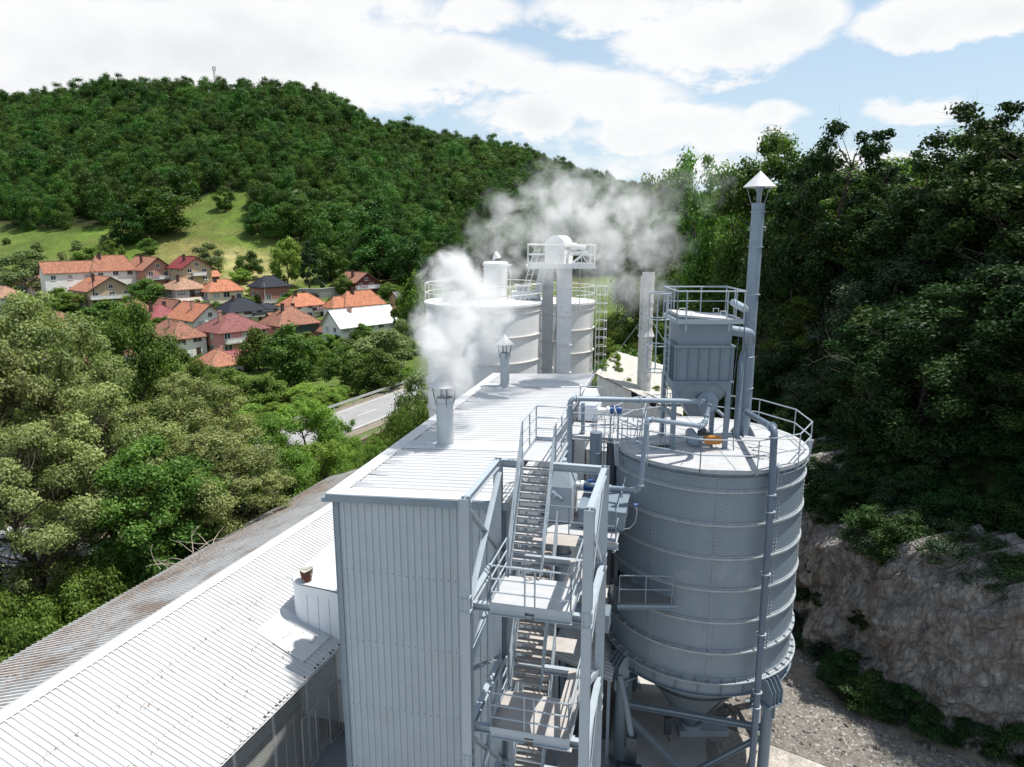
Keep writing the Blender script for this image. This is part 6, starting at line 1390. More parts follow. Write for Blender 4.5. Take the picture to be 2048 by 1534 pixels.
p = hit(627, 597, 120.); t = thing('parked_car', 'dark parked car on the lane below the stone terrace wall', 'car', tuple(p), R(20)); fr = Matrix.Translation(p) @ Matrix.Rotation(R(20), 4, 'Z')
mb = MB(fr)
def extr_y(mb, pr, y0, y1):
    k = len(pr); mb.add([(x, y0, z) for x, z in pr] + [(x, y1, z) for x, z in pr], [tuple(range(k)), tuple(range(2 * k - 1, k - 1, -1))] + [(i, k + i, k + (i + 1) % k, (i + 1) % k) for i in range(k)])
extr_y(mb, [(-2.1, .35), (2.1, .35), (2.15, .75), (1.2, .95), (.6, 1.42), (-1.2, 1.45), (-1.9, 1.0), (-2.15, .9)], -.85, .85); b_ = mb.build('body', 'car', t)
mb = MB(fr); extr_y(mb, [(1.05, .98), (.55, 1.36), (-1.15, 1.38), (-1.6, 1.02)], -.865, .865); mb.build('window', 'glass', b_)
for x in (-1.35, 1.35):
    for y in (-.8, .62): mb = MB(fr); mb.tube([(x, y, .32), (x, y + .18, .32)], .32, 16); mb.build('wheel', 'black', t)
# blue water tanks behind the chalet
p = hit(768, 590, 120.); t = thing('water_tank', 'pale blue plastic tanks stacked right of the chalet', 'tank', tuple(p))
for k in range(3): mb = MB(); mb.cyl(p[:2] + (k * 1.5, 0), .65, p[2] + .05, p[2] + 1.9, 14); mb.build('drum', 'tank_blue', t)
# lattice mast on the hill top
d_ = px_dir(430, 167); yy = YC + 20; p = np.array((d_.x / d_.y * yy, yy, 0)); p[2] = hz(p[0], p[1]); ztop = CH + px_dir(430, 132).z / px_dir(430, 132).y * yy
t = thing('radio_mast', 'thin red and white lattice radio mast on the wooded hill top', 'mast', tuple(p))
mb = MB(); w_ = .85
for k in range(3):
    an = k * math.tau / 3; mb.beam((p[0] + w_ * math.cos(an), p[1] + w_ * math.sin(an), p[2]), (p[0] + .6 * w_ * math.cos(an), p[1] + .6 * w_ * math.sin(an), ztop), .2, .2)
    for j in range(16):
        a2 = an + math.tau / 3; z0_, z1_ = p[2] + (ztop - p[2]) * j / 16, p[2] + (ztop - p[2]) * (j + 1) / 16; f0 = w_ * (1 - .4 * j / 16)
        mb.beam((p[0] + f0 * math.cos(an), p[1] + f0 * math.sin(an), z0_), (p[0] + f0 * math.cos(a2), p[1] + f0 * math.sin(a2), z1_), .09, .09)
mb.build('lattice', 'mast', t)
for k in range(3):
    an = k * math.tau / 3 + .5; mb = MB()
    for z in (ztop - 1.6,): mb.box(p[0] + 1.1 * math.cos(an) - .3, p[0] + 1.1 * math.cos(an) + .3, p[1] + 1.1 * math.sin(an) - .3, p[1] + 1.1 * math.sin(an) + .3, z - 1.6, z + 1.2)
    mb.build('antenna', 'win_white', t)
# ------------------------------------------------------------------ vegetation
def fast_mesh(name, v, q, tone=None):
    me = bpy.data.meshes.new(name); n = len(v); k = len(q)
    me.vertices.add(n); me.vertices.foreach_set('co', np.asarray(v, np.float32).ravel())
    me.loops.add(k * 4); me.loops.foreach_set('vertex_index', np.asarray(q, np.int32).ravel())
    me.polygons.add(k); me.polygons.foreach_set('loop_start', np.arange(0, k * 4, 4, dtype=np.int32))
    me.polygons.foreach_set('loop_total', np.full(k, 4, np.int32)) if hasattr(me.polygons[0], 'loop_total') and False else None
    me.update(calc_edges=True); me.validate()
    if tone is not None:
        at_ = me.attributes.new('tone', 'FLOAT', 'FACE'); at_.data.foreach_set('value', np.asarray(tone, np.float32))
    return me
def leaves(c, nrm, size, rng):
    n = len(c); nrm = nrm / (np.linalg.norm(nrm, axis=1)[:, None] + 1e-9)
    t = rng.normal(size=(n, 3)); e1 = np.cross(nrm, t); e1 /= np.linalg.norm(e1, axis=1)[:, None] + 1e-9; e2 = np.cross(nrm, e1)
    s = size[:, None]; up = nrm * s * .18
    v = np.stack([c - e1 * s, c - e2 * s * .58 + up, c + e1 * s, c + e2 * s * .58 + up], 1).reshape(-1, 3)
    return v, np.arange(n * 4).reshape(-1, 4)
def crown_mesh(name, seed, Rr, z0, z1, nc, nl, ls, mtl, prof='round', rcf=(.24, .40), flat=.8, spread=1.0, rad_n=.8, rnd_n=.5, up_n=.36):
    rng = np.random.default_rng(seed); Hc = z1 - z0; cs = []; rc = []
    for i in range(nc):
        t = rng.uniform(0.02, 1) ** .9
        if prof == 'round': r = Rr * math.sin(math.pi * min(1, (t * .86 + .12))) ** .6
        elif prof == 'cone': r = Rr * (1 - t) ** .85 + .15
        elif prof == 'tall': r = Rr * (math.sin(math.pi * min(1, t * .88 + .1)) ** .5) * (1 - .25 * t)
        else: r = Rr * (.45 + .55 * math.sin(math.pi * (t * .8 + .1)))
        a = rng.uniform(0, math.tau); f = rng.uniform(.15, 1) ** .55
        q = rng.uniform(*rcf) * Rr * (.75 if t > .85 else 1) * (.7 if prof == 'cone' else 1)
        cs.append((math.cos(a) * r * f, math.sin(a) * r * f, z0 + t * Hc - q * .35)); rc.append(q)
    cs = np.array(cs); rc = np.array(rc); w = rc ** 2; w /= w.sum()
    idx = rng.choice(nc, nl, p=w); d = rng.normal(size=(nl, 3)); d /= np.linalg.norm(d, axis=1)[:, None]
    rad = rng.uniform(0, 1, nl) ** .42 * rc[idx] * (1 + .25 * rng.normal(size=nl)) * spread
    p = cs[idx] + d * rad[:, None] * np.array((1, 1, flat))
    nrm = d * rad_n + np.array((0, 0, up_n)) + rng.normal(size=(nl, 3)) * rnd_n
    sz = ls * rng.uniform(.6, 1.25, nl)
    ct = rng.uniform(0, 1, nc)
    tone = np.clip(ct[idx] * .55 + rng.uniform(0, .6, nl) - .05, 0, 1)
    v, q = leaves(p, nrm, sz, rng); me = fast_mesh(name, v, q, tone); me.materials.append(mtl)
    return me, cs, rc
def trunk_mesh(name, seed, cs, h, r0, nlimb, zf=.3, twig=0, mtl='bark', fork=False):
    rng = np.random.default_rng(seed + 99); mb = MB(); top = np.array((rng.normal(0, .03) * h, rng.normal(0, .03) * h, h * .86))
    n = 7; bend = rng.normal(0, .025 * h, (n + 1, 2)); bend[0] = 0
    tr = [np.array((top[0] * i / n + bend[i][0] * (i < n), top[1] * i / n + bend[i][1] * (i < n), h * .86 * i / n - (.5 if i == 0 else 0))) for i in range(n + 1)]
    mb.tube(tr, [r0 * (1.25 if i == 0 else 1) * (1 - .82 * i / n) for i in range(n + 1)], 9)
    order = rng.permutation(len(cs))[:nlimb]
    for j in order:
        c = cs[j]; z = min(max(h * zf, c[2] - np.hypot(c[0], c[1]) * rng.uniform(.5, 1.0)), h * .8); i = min(n - 1, int(z / (h * .86) * n)); f = z / (h * .86) * n - i
        s = tr[i] * (1 - f) + tr[i + 1] * f; m_ = (s + c) / 2 + np.array((0, 0, -.08 * h * rng.uniform(0, 1))) + rng.normal(0, .04 * h, 3) * (1, 1, .4)
        r = r0 * .42 * (1 - .6 * z / h) * rng.uniform(.7, 1.1)
        pts = [s * (1 - t) ** 2 + 2 * m_ * t * (1 - t) + c * t * t for t in (0, .3, .6, .85, 1.0)]
        mb.tube(pts, [r, r * .75, r * .5, r * .3, r * .12], 6)
        for q in range(twig):
            d = unit(rng.normal(size=3) + (0, 0, .2)); mb.tube([pts[3], pts[3] + d * .06 * h, pts[3] + d * .11 * h + rng.normal(0, .02 * h, 3)], [r * .25, r * .15, r * .06], 4)
    me = bpy.data.meshes.new(name); me.from_pydata([tuple(map(float, x)) for x in mb.v], [], mb.f); me.update(); me.polygons.foreach_set('use_smooth', [True] * len(me.polygons)); me.materials.append(M[mtl]); return me
KIND = {}
def kind(key, nvar, Rr, z0, h, nc, nl, ls, leaf, prof='round', r0=.25, limbs=14, **kw):
    out = []
    tw = kw.pop('twig', 0); zf = kw.pop('zf', .3)
    for i in range(nvar):
        cm, cs, rc = crown_mesh('crown', hash(key) % 1 + i * 17 + len(KIND) * 131, Rr, z0, h, nc, nl, ls, L[leaf], prof, **kw)
        out.append((trunk_mesh('trunk', i + len(KIND) * 7, cs, h, r0, limbs, zf, tw), cm))
    KIND[key] = (out, Rr, h)
kind('poplar', 3, 5.2, 5.2, 16, 125, 50000, .105, 'poplar', 'round', .34, 55, rcf=(.06, .18), twig=6, spread=1.2)
kind('maple', 2, 4.2, 2.8, 14, 64, 36000, .125, 'maple', 'round', .26, 26, rcf=(.13, .27), twig=2, spread=1.12)
kind('fresh', 2, 3.0, 1.0, 8, 34, 20000, .10, 'fresh', 'round', .14, 16, rcf=(.2, .36), twig=2)
kind('bush', 3, 2.4, 0.1, 3.6, 26, 13000, .09, 'maple', 'bush', .06, 10, rcf=(.26, .42))
kind('village', 3, 4.0, 1.6, 9, 36, 9000, .24, 'maple', 'round', .2, 10, rcf=(.22, .38))
kind('villagefresh', 2, 4.0, 1.4, 9, 34, 8000, .24, 'fresh', 'round', .2, 10, rcf=(.22, .38))
kind('willow', 2, 4.2, 1.0, 9, 36, 9000, .22, 'willow', 'round', .2, 10, rcf=(.22, .38), twig=2)
kind('spruce', 1, 3.0, .8, 12, 60, 9000, .22, 'conifer', 'cone', .2, 8, rcf=(.16, .3))
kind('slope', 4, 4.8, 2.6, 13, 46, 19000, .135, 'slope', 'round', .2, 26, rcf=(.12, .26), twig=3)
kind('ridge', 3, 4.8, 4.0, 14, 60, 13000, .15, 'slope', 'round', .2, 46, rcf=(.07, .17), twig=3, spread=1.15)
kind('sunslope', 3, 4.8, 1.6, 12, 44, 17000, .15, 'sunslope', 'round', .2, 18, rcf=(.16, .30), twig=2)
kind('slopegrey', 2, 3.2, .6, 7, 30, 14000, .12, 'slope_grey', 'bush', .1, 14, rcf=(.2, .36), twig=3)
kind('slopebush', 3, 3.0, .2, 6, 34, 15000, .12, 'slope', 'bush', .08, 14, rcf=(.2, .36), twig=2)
kind('forest', 6, 4.6, .6, 13, 26, 4200, .27, 'forest', 'tall', .2, 2, rcf=(.28, .46), rad_n=1.1, rnd_n=.45, up_n=.12, flat=1.0)
kind('forestnear', 3, 4.6, 1.6, 13, 30, 7500, .27, 'forest', 'tall', .22, 6, rcf=(.24, .40), rad_n=1.1, rnd_n=.45, up_n=.12, flat=1.0)
kind('blossom', 1, 3.0, 2.2, 11, 26, 5000, .26, 'blossom', 'tall', .2, 6, rcf=(.22, .38))
TPROTO = {}
TRG = np.random.default_rng(77)
def tree(key, x, y, h, Rr, label, group, name='tree', z=None, cat='tree', var=None):
    out, R0, h0 = KIND[key]; i = int(TRG.integers(len(out))) if var is None else var % len(out)
    root = bpy.data.objects.new(name, None); COL.objects.link(root); root.empty_display_size = .5
    root.location = (x, y, hz(x, y) - .1 if z is None else z); s = Rr / R0; root.scale = (s, s * TRG.uniform(.9, 1.1), h / h0); root.rotation_euler = (0, 0, TRG.uniform(0, 6.28))
    tag(root, label, cat, group)
    for nm, me in (('trunk', out[i][0]), ('crown', out[i][1])):
        o = bpy.data.objects.new(nm, me); COL.objects.link(o); o.parent = root
    return root
def tree_px(key, cx, by, ty, wpx, label, group, **kw):
    p = hit(cx, by, kw.pop('ymin', 60.)); k = math.hypot(p[0], p[1]) / 1420.0
    return tree(key, p[0], p[1], max(1.0, (by - ty) * k * 1.02), max(.5, wpx * .5 * k), label, group, **kw)
def tree_at(key, cx, ty, Y, Rr, label, group, **kw):
    d = px_dir(cx, ty); x = d.x / d.y * Y; zt = CH + d.z / d.y * Y; return tree(key, x, Y, max(1.0, zt - hz(x, Y)), Rr, label, group, **kw)
# --- trees between the shed and the road
g1 = 'leafy trees between the shed and the road'
for key, cx, ty, Y, Rr, lb in (
    ('poplar', 55, 585, 45, 5.4, 'big olive green poplar at the left edge, tallest of the trees beside the shed'),
    ('poplar', -90, 640, 40, 5.2, 'olive poplar cut by the left edge of the picture'),
    ('maple', 262, 606, 54, 3.4, 'dark green upright tree rising above the olive crowns in front of the village'),
    ('poplar', 372, 745, 48, 4.6, 'olive leaved tree with bare twigs in the middle of the shed side trees'),
    ('poplar', 175, 775, 41, 4.8, 'olive poplar with leaning forked trunk beside the road'),
    ('poplar', 420, 860, 42, 4.6, 'olive tree hanging its branches over the shed roof'),
    ('maple', 300, 880, 38.5, 3.6, 'dark leafed tree close against the middle of the shed roof'),
    ('poplar', 20, 860, 36, 4.4, 'low olive crown at the left edge, over the road bend'),
    ('maple', 500, 905, 48, 3.4, 'mid green tree at the far end of the overhanging branches'),
    ('maple', 130, 690, 56, 4.4, 'green tree behind the big poplar, near the village'),
    ('maple', 345, 690, 60, 3.4, 'green round tree behind the olive crowns, before the white hip roofed house')):
    tree_at(key, cx, ty, Y, Rr, lb, g1)
g2 = 'light green bushes beside the road'
for key, cx, ty, Y, Rr, lb in (
    ('fresh', 600, 790, 60, 3.2, 'bright green young tree left of the road, largest of its row'), ('fresh', 690, 836, 57, 2.2, 'bright green bush just left of the grey road surface'),
    ('fresh', 540, 830, 58, 2.8, 'bright green young tree left end of its row'), ('fresh', 640, 870, 51, 2.6, 'bright green bush touching the grey shed roof'),
    ('fresh', 575, 895, 48, 2.4, 'green bush above the tip of the overhanging branches'), ('fresh', 705, 885, 50, 1.7, 'small bright bush at the end of the grey shed roof'),
    ('willow', 838, 745, 66, 2.6, 'grey green shrub between the road and the white building edge'), ('bush', 800, 830, 58, 2.2, 'green bush beside the track near the white roof edge'),
    ('fresh', 760, 868, 52, 1.8, 'bright bush by the railway near the white roof'), ('bush', 830, 810, 52, 1.8, 'dark bush below the white silo'), ('fresh', 735, 880, 49, 1.5, 'low bright bush at the corner of the grey roof')):
    tree_at(key, cx, ty, Y, Rr, lb, g2, name='bush' if key == 'bush' else 'tree', cat='bush' if key == 'bush' else 'tree')
g3 = 'shrubs along the shed eave'
for i, (cx, ty, Y, Rr) in enumerate([(10, 1190, 33, 2.2), (110, 1170, 33, 2.0), (190, 1120, 35, 2.2), (-60, 1200, 31, 2.4), (250, 1080, 37, 1.8), (320, 1040, 39, 1.8), (60, 1220, 31, 1.8), (390, 1000, 41, 1.7), (450, 975, 44, 1.7)]):
    tree_at('bush', cx, ty, Y, Rr, 'dense green shrub crowding the eave of the long shed under the olive trees', g3, name='shrub', cat='shrub')
# --- village trees, from the photograph's columns: middle, foot, top, width
g4 = 'garden trees of the village'
VT = [('village', 588, 768, 655, 118, 'big round dark walnut tree in front of the net covered pink house'), ('village', 520, 742, 660, 84, 'dark tree in front of the maroon roofed pink house'),
 ('village', 690, 775, 693, 84, 'dark rounded tree above the road, left of two'), ('village', 752, 788, 700, 96, 'dark rounded tree above the road, right of two'),
 ('willow', 770, 735, 662, 118, 'wide grey green tree in front of the long white hall'), ('willow', 805, 720, 640, 60, 'grey green tree by the right end of the white hall'),
 ('villagefresh', 838, 700, 552, 74, 'tall yellow green tree beside the steaming white silo'), ('village', 800, 690, 600, 40, 'narrow dark tree behind the hall end'),
 ('village', 470, 812, 742, 96, 'green tree just below the patchy orange roof'), ('village', 408, 790, 725, 70, 'dark tree left below the patchy orange roof'), ('village', 530, 812, 752, 80, 'green tree between the patchy orange roof and the walnut'),
 ('village', 432, 705, 668, 46, 'small dark tree between the white houses'), ('village', 642, 745, 690, 52, 'small tree right of the walnut'), ('villagefresh', 655, 700, 668, 40, 'light tree beside the grey barn'),
 ('village', 722, 690, 648, 52, 'dark little tree before the long white hall'), ('village', 300, 618, 566, 72, 'round green tree below the terracotta house'), ('villagefresh', 272, 622, 588, 40, 'light green tree left of the red roofed house'),
 ('village', 130, 628, 586, 74, 'dark tree left of the beige gable house'), ('villagefresh', 95, 640, 600, 60, 'light green tree below the white bungalow'), ('village', 222, 660, 612, 84, 'dark trees under the beige gable house'),
 ('village', 270, 672, 622, 70, 'dark garden tree left of the pinkish roof'), ('villagefresh', 60, 660, 610, 70, 'yellow green tree in front of the left bungalow'), ('village', 180, 690, 640, 90, 'wide tree over the left roofs'),
 ('village', 690, 592, 552, 42, 'grey green tree left of the red chalet'), ('villagefresh', 572, 622, 596, 32, 'small light tree in front of the brick house'), ('village', 500, 560, 508, 50, 'dark round tree on the meadow behind the black roof'),
 ('villagefresh', 480, 568, 540, 40, 'light green bush tree on the meadow edge'), ('villagefresh', 578, 578, 484, 62, 'tall light crowned tree on the meadow, left of the fir'), ('spruce', 622, 582, 488, 46, 'tall dark fir right of the meadow tree'),
 ('willow', 420, 545, 494, 66, 'olive tree above the red roofed house on the meadow'), ('village', 188, 548, 504, 52, 'dark round tree behind the long white house'), ('village', 246, 532, 497, 16, 'thin leaning tree on the meadow'),
 ('village', 297, 510, 482, 32, 'dark shrub tree on the upper meadow'), ('village', 221, 506, 484, 24, 'small dark bush on the upper meadow'), ('willow', 60, 590, 520, 90, 'pale bare twigged tree on the left slope'),
 ('village', 780, 596, 566, 40, 'dark tree right of the chalet'), ('village', 835, 620, 580, 50, 'tree beside the grey sheet roof'), ('villagefresh', 742, 612, 590, 26, 'small bright tree in front of the chalet'), ('village', 664, 612, 596, 20, 'small tree below the stone wall'),
 ('villagefresh', 440, 605, 590, 16, 'tiny bright tree in front of the cream bungalow'), ('village', 375, 690, 655, 46, 'tree against the brown hip roof'), ('village', 330, 690, 640, 60, 'dark tree under the pinkish roof'),
 ('village', 565, 660, 632, 40, 'tree between the black roof and the brown hip roof'), ('village', 450, 700, 655, 30, 'narrow tree beside the pink wall'), ('villagefresh', 620, 800, 765, 70, 'light tree above the crash barrier'), ('village', 560, 800, 765, 60, 'dark shrub tree by the dirt path'), ('village', 700, 720, 680, 60, 'tree at the corner of the barn'),
 ('village', 395, 840, 770, 110, 'wide green tree at the lower edge of the village'), ('village', 300, 830, 740, 110, 'wide green tree behind the olive crowns, lower village'), ('villagefresh', 480, 850, 800, 90, 'light green tree near the crash barrier, left end')]
for key, cx, by, ty, w_, lb in VT: tree_px(key, cx, by, ty, w_, lb, g4)
rg = np.random.default_rng(5); n_ = 0
for k in range(70):
    cx, by = rg.uniform(0, 240), rg.uniform(488, 600)
    if cx > 140 and by > 540: continue
    s = rg.uniform(.5, 1.2); tree_px('willow' if k % 3 else 'village', cx, by, by - 16 * s, 20 * s, 'small round shrub dotted on the grassy slope left of the village', 'shrubs dotted on the left meadow', name='shrub', cat='shrub'); n_ += 1
    if n_ > 34: break
for k in range(46):
    cx, by = rg.uniform(380, 860), rg.uniform(660, 800); s = rg.uniform(.6, 1.2)
    tree_px('villagefresh' if k % 4 == 0 else 'village', cx, by, by - 26 * s, 44 * s, 'rounded green garden shrub between the lower houses and the road', 'garden shrubs of the lower village', name='shrub', cat='shrub')
for k in range(64):
    cx, by = rg.uniform(70, 840), rg.uniform(588, 668); s = rg.uniform(.5, 1.1)
    tree_px('villagefresh' if k % 3 == 0 else 'village', cx, by, by - 20 * s, 30 * s, 'small green garden shrub between the village houses', 'garden shrubs between the village houses', name='shrub', cat='shrub', var=k)
# --- wood edge trees standing clear of the wooded hill
for key, cx, by, ty, w_, lb in [('forestnear', 330, 470, 385, 110, 'broad dark tree at the lower wood edge, left of the clearing'), ('forestnear', 600, 478, 400, 80, 'dark tree at the wood edge, right of the clearing'), ('blossom', 596, 450, 388, 22, 'slim tree covered with cream blossom at the wood edge'),
    ('forestnear', 250, 490, 420, 70, 'mid green tree at the wood edge above the long white house'), ('forestnear', 450, 420, 380, 38, 'single bushy tree in the hill clearing'), ('forestnear', 690, 500, 410, 110, 'broad dark tree where the wood meets the valley'), ('forestnear', 760, 560, 460, 110, 'dark tree in the shaded wood edge behind the chalet'),
    ('forestnear', 660, 560, 490, 80, 'dark tree at the wood edge left of the chalet'), ('forestnear', 520, 470, 415, 60, 'dark tree below the clearing, left'), ('forestnear', 555, 480, 420, 60, 'dark tree below the clearing, right'), ('forestnear', 820, 575, 470, 100, 'dark wood edge tree left of the steam'), ('forestnear', 720, 575, 520, 60, 'small dark tree above the chalet')]:
    tree_px(key, cx, by, ty, w_, lb, 'trees at the lower wood edge', ymin=150.)

def scatter(name, label, pts, sc, rot, idx, meshes, kindtag='stuff', cat=None):
    """one object: instances of a few plants on many points"""
    lib = bpy.data.collections.new(name + '_kinds')
    for i, (tm, cm) in enumerate(meshes):
        import bmesh
        bm = bmesh.new(); bm.from_mesh(cm); k0 = len(bm.faces); bm.from_mesh(tm)
        for j, f in enumerate(bm.faces):
            if j >= k0: f.material_index = 1
        me = bpy.data.meshes.new('plant'); bm.to_mesh(me); bm.free(); me.materials.append(cm.materials[0]); me.materials.append(tm.materials[0])
        o = bpy.data.objects.new(name + '_kind_%d' % i, me); lib.objects.link(o)
    me = bpy.data.meshes.new(name); me.from_pydata([tuple(p) for p in pts], [], []); me.update()
    for nm, ty, val in (('isc', 'FLOAT_VECTOR', sc), ('irot', 'FLOAT', rot), ('iidx', 'INT', idx)):
        a_ = me.attributes.new(nm, ty, 'POINT'); a_.data.foreach_set('vector' if ty == 'FLOAT_VECTOR' else 'value', np.asarray(val, np.int32 if ty == 'INT' else np.float32).ravel())
    o = bpy.data.objects.new(name, me); COL.objects.link(o)
    ng = bpy.data.node_groups.new(name, 'GeometryNodeTree'); ng.interface.new_socket('Geometry', in_out='INPUT', socket_type='NodeSocketGeometry'); ng.interface.new_socket('Geometry', in_out='OUTPUT', socket_type='NodeSocketGeometry')
    N = ng.nodes; gi = N.new('NodeGroupInput'); go = N.new('NodeGroupOutput'); ip = N.new('GeometryNodeInstanceOnPoints'); ci = N.new('GeometryNodeCollectionInfo')
    ci.inputs[0].default_value = lib; ci.inputs['Separate Children'].default_value = True; ci.inputs['Reset Children'].default_value = True
    def attr(nm, ty): a_ = N.new('GeometryNodeInputNamedAttribute'); a_.data_type = ty; a_.inputs[0].default_value = nm; return a_.outputs[0]
    ng.links.new(gi.outputs[0], ip.inputs['Points']); ng.links.new(ci.outputs[0], ip.inputs['Instance']); ip.inputs['Pick Instance'].default_value = True
    ng.links.new(attr('iidx', 'INT'), ip.inputs['Instance Index']); ng.links.new(attr('isc', 'FLOAT_VECTOR'), ip.inputs['Scale'])
    cb = N.new('ShaderNodeCombineXYZ'); ng.links.new(attr('irot', 'FLOAT'), cb.inputs[2]); ng.links.new(cb.outputs[0], ip.inputs['Rotation'])
    ng.links.new(ip.outputs[0], go.inputs[0])
    md = o.modifiers.new('scatter', 'NODES'); md.node_group = ng
    return tag(o, label, cat, None, kindtag)
# --- the wooded hill
rg = np.random.default_rng(21); sp = 6.7
gx, gy = np.meshgrid(np.arange(-520, 420, sp), np.arange(228, 640, sp)); gx = gx.ravel() + rg.uniform(-2.8, 2.8, gx.size); gy = gy.ravel() + rg.uniform(-2.8, 2.8, gy.size)
tt = gx / gy; ok = (tt > -.86) & (tt < .62) & (forest_mask(gx, gy) > .5) & (gy < YC + 60 * np.sin(tt * 5) + 26)
gx, gy = gx[ok], gy[ok]; gz = hgt(gx, gy) - .3; n_ = len(gx)
hh = rg.choice([.7, .85, .95, 1.0, 1.15], n_) * rg.uniform(.85, 1.15, n_) * (1 + .2 * fbm(gx / 30, gy / 30, 55, 2)); ww = hh * rg.uniform(.85, 1.25, n_) * rg.choice([1, 1, 1, 1.3], n_)
scatter('forest', 'dense dark green broadleaf wood covering the hill', np.stack([gx, gy, gz], 1), np.stack([ww, ww, hh], 1), rg.uniform(0, 6.28, n_), rg.integers(0, 6, n_), KIND['forest'][0])
print('forest', n_)
# --- right hillside: trees of the ridge and the slope
g5 = 'trees of the shaded hillside right of the silo'
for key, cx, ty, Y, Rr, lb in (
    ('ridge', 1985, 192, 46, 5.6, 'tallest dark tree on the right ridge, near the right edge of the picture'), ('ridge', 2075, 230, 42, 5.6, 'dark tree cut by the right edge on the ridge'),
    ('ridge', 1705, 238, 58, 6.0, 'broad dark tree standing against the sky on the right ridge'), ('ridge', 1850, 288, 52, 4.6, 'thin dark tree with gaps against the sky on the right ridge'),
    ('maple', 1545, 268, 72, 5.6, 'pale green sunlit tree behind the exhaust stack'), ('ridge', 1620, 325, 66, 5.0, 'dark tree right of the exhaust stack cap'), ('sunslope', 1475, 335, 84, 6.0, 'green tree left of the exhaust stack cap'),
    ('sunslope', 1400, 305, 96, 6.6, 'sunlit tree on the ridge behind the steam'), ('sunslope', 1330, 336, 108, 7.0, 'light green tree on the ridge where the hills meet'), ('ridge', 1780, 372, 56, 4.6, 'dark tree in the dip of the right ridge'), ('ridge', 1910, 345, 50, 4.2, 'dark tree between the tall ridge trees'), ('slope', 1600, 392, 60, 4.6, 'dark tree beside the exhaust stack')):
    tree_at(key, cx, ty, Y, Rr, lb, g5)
rg = np.random.default_rng(31); cnt = 0
for k in range(400):
    y = rg.uniform(20, 135) if k % 3 else rg.uniform(22, 60); d = rg.uniform(4.8, 22); x = xfoot(y) + d
    if y < 30 and d < 7: continue
    up = d > 13
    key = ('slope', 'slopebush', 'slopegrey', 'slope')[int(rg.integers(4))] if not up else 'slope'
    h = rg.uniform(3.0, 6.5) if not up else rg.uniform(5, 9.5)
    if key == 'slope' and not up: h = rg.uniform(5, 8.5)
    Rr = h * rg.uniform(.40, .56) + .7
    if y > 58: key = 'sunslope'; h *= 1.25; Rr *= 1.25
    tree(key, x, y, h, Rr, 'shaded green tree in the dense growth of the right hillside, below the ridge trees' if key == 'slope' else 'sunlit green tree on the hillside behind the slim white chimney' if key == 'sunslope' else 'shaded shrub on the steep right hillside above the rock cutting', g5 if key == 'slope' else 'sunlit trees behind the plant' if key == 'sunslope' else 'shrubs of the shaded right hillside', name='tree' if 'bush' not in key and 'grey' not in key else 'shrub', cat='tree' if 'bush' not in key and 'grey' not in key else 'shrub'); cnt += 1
    if cnt >= 190: break
for k in range(34):
    y = rg.uniform(60, 125); d = rg.uniform(-9, 3); x = xfoot(y) + d; h = rg.uniform(6, 11)
    tree('sunslope', x, y, h, h * rg.uniform(.38, .5), 'sunlit green tree at the hill foot behind the old white shed', 'sunlit trees at the hill foot', var=k)
for k in range(26):   # tall trees added out of view on the plateau edge, to shade the cutting
    y = rg.uniform(4, 46); x = max(.78 * y + 3, xfoot(y) + 11) + rg.uniform(0, 9); h = rg.uniform(13, 17)
    tree('slope', x, y, h, h * rg.uniform(.34, .42), 'added tall dark tree out of view on the plateau edge, shading the rock cutting', 'added trees shading the rock cutting', var=k)
for k in range(100):   # shrubs hanging over the lip of the cutting and growing at its foot
    y = rg.uniform(19, 44); up = k % 4 != 0; d = rg.uniform(.5, 4.6) if up else rg.uniform(-1.5, -.9); x = xfoot(y) + d; s = rg.uniform(1.5, 2.9) if up else rg.uniform(.5, 1.3)
    tree('slopebush' if k % 2 else 'slopegrey', x, y, s, s * rg.uniform(.6, .8), 'shrub hanging over the upper lip of the limestone cutting' if up else 'small dark weed clump at the foot of the limestone cutting', 'shrubs on the lip of the cutting' if up else 'weed clumps at the foot of the cutting', name='shrub' if up else 'weed', cat='shrub' if up else 'weed', z=max(hz(x, y) - .3, 6.2 if d < 3 else 0) if up else 0.0, var=k)
for k in range(16):
    y = rg.uniform(22, 40); f = rg.uniform(.2, .8); x = xfoot(y) - .75 + f * 1.0; s = rg.uniform(.4, 1.0)
    tree('slopebush', x, y, s, s * .8, 'little green tuft growing in a crack of the limestone face', 'tufts on the rock face', name='weed', cat='weed', z=f * 6.0, var=k)
# creeping growth on the slope, too many plants to count
n_ = 1500; y = rg.uniform(8, 140, n_); d = rg.uniform(2.6, 17, n_); d = np.where(y < 42, np.maximum(d, 4.2), d); x = xfoot(y) + d; z = hgt(x, y) - .15; s = rg.uniform(.28, .62, n_)
scatter('undergrowth', 'low creeping shrubs covering the shaded right slope', np.stack([x, y, z], 1), np.stack([s, s, s * .7], 1), rg.uniform(0, 6.28, n_), rg.integers(0, 3, n_), KIND['slopebush'][0])
n_ = 420; s0_ = rg.uniform(-30, 90, n_); nn_ = np.where(rg.random(n_) < .5, rg.uniform(10.6, 15, n_), rg.uniform(-14, -5.6, n_)); pp = np.array([bend(a, b) for a, b in zip(s0_, nn_)])
inside = np.array([(SH.inverted() @ Vector((p[0], p[1], 0)))[0] > -12.9 for p in pp]); pp = pp[~inside]; n_ = len(pp); s = rg.uniform(.22, .5, n_)
scatter('roadside_growth', 'rank weeds and low bushes along road and railway', np.stack([pp[:, 0], pp[:, 1], hgt(pp[:, 0], pp[:, 1]) - .1], 1), np.stack([s, s, s * .6], 1), rg.uniform(0, 6.28, n_), rg.integers(0, 2, n_), KIND['fresh'][0] )
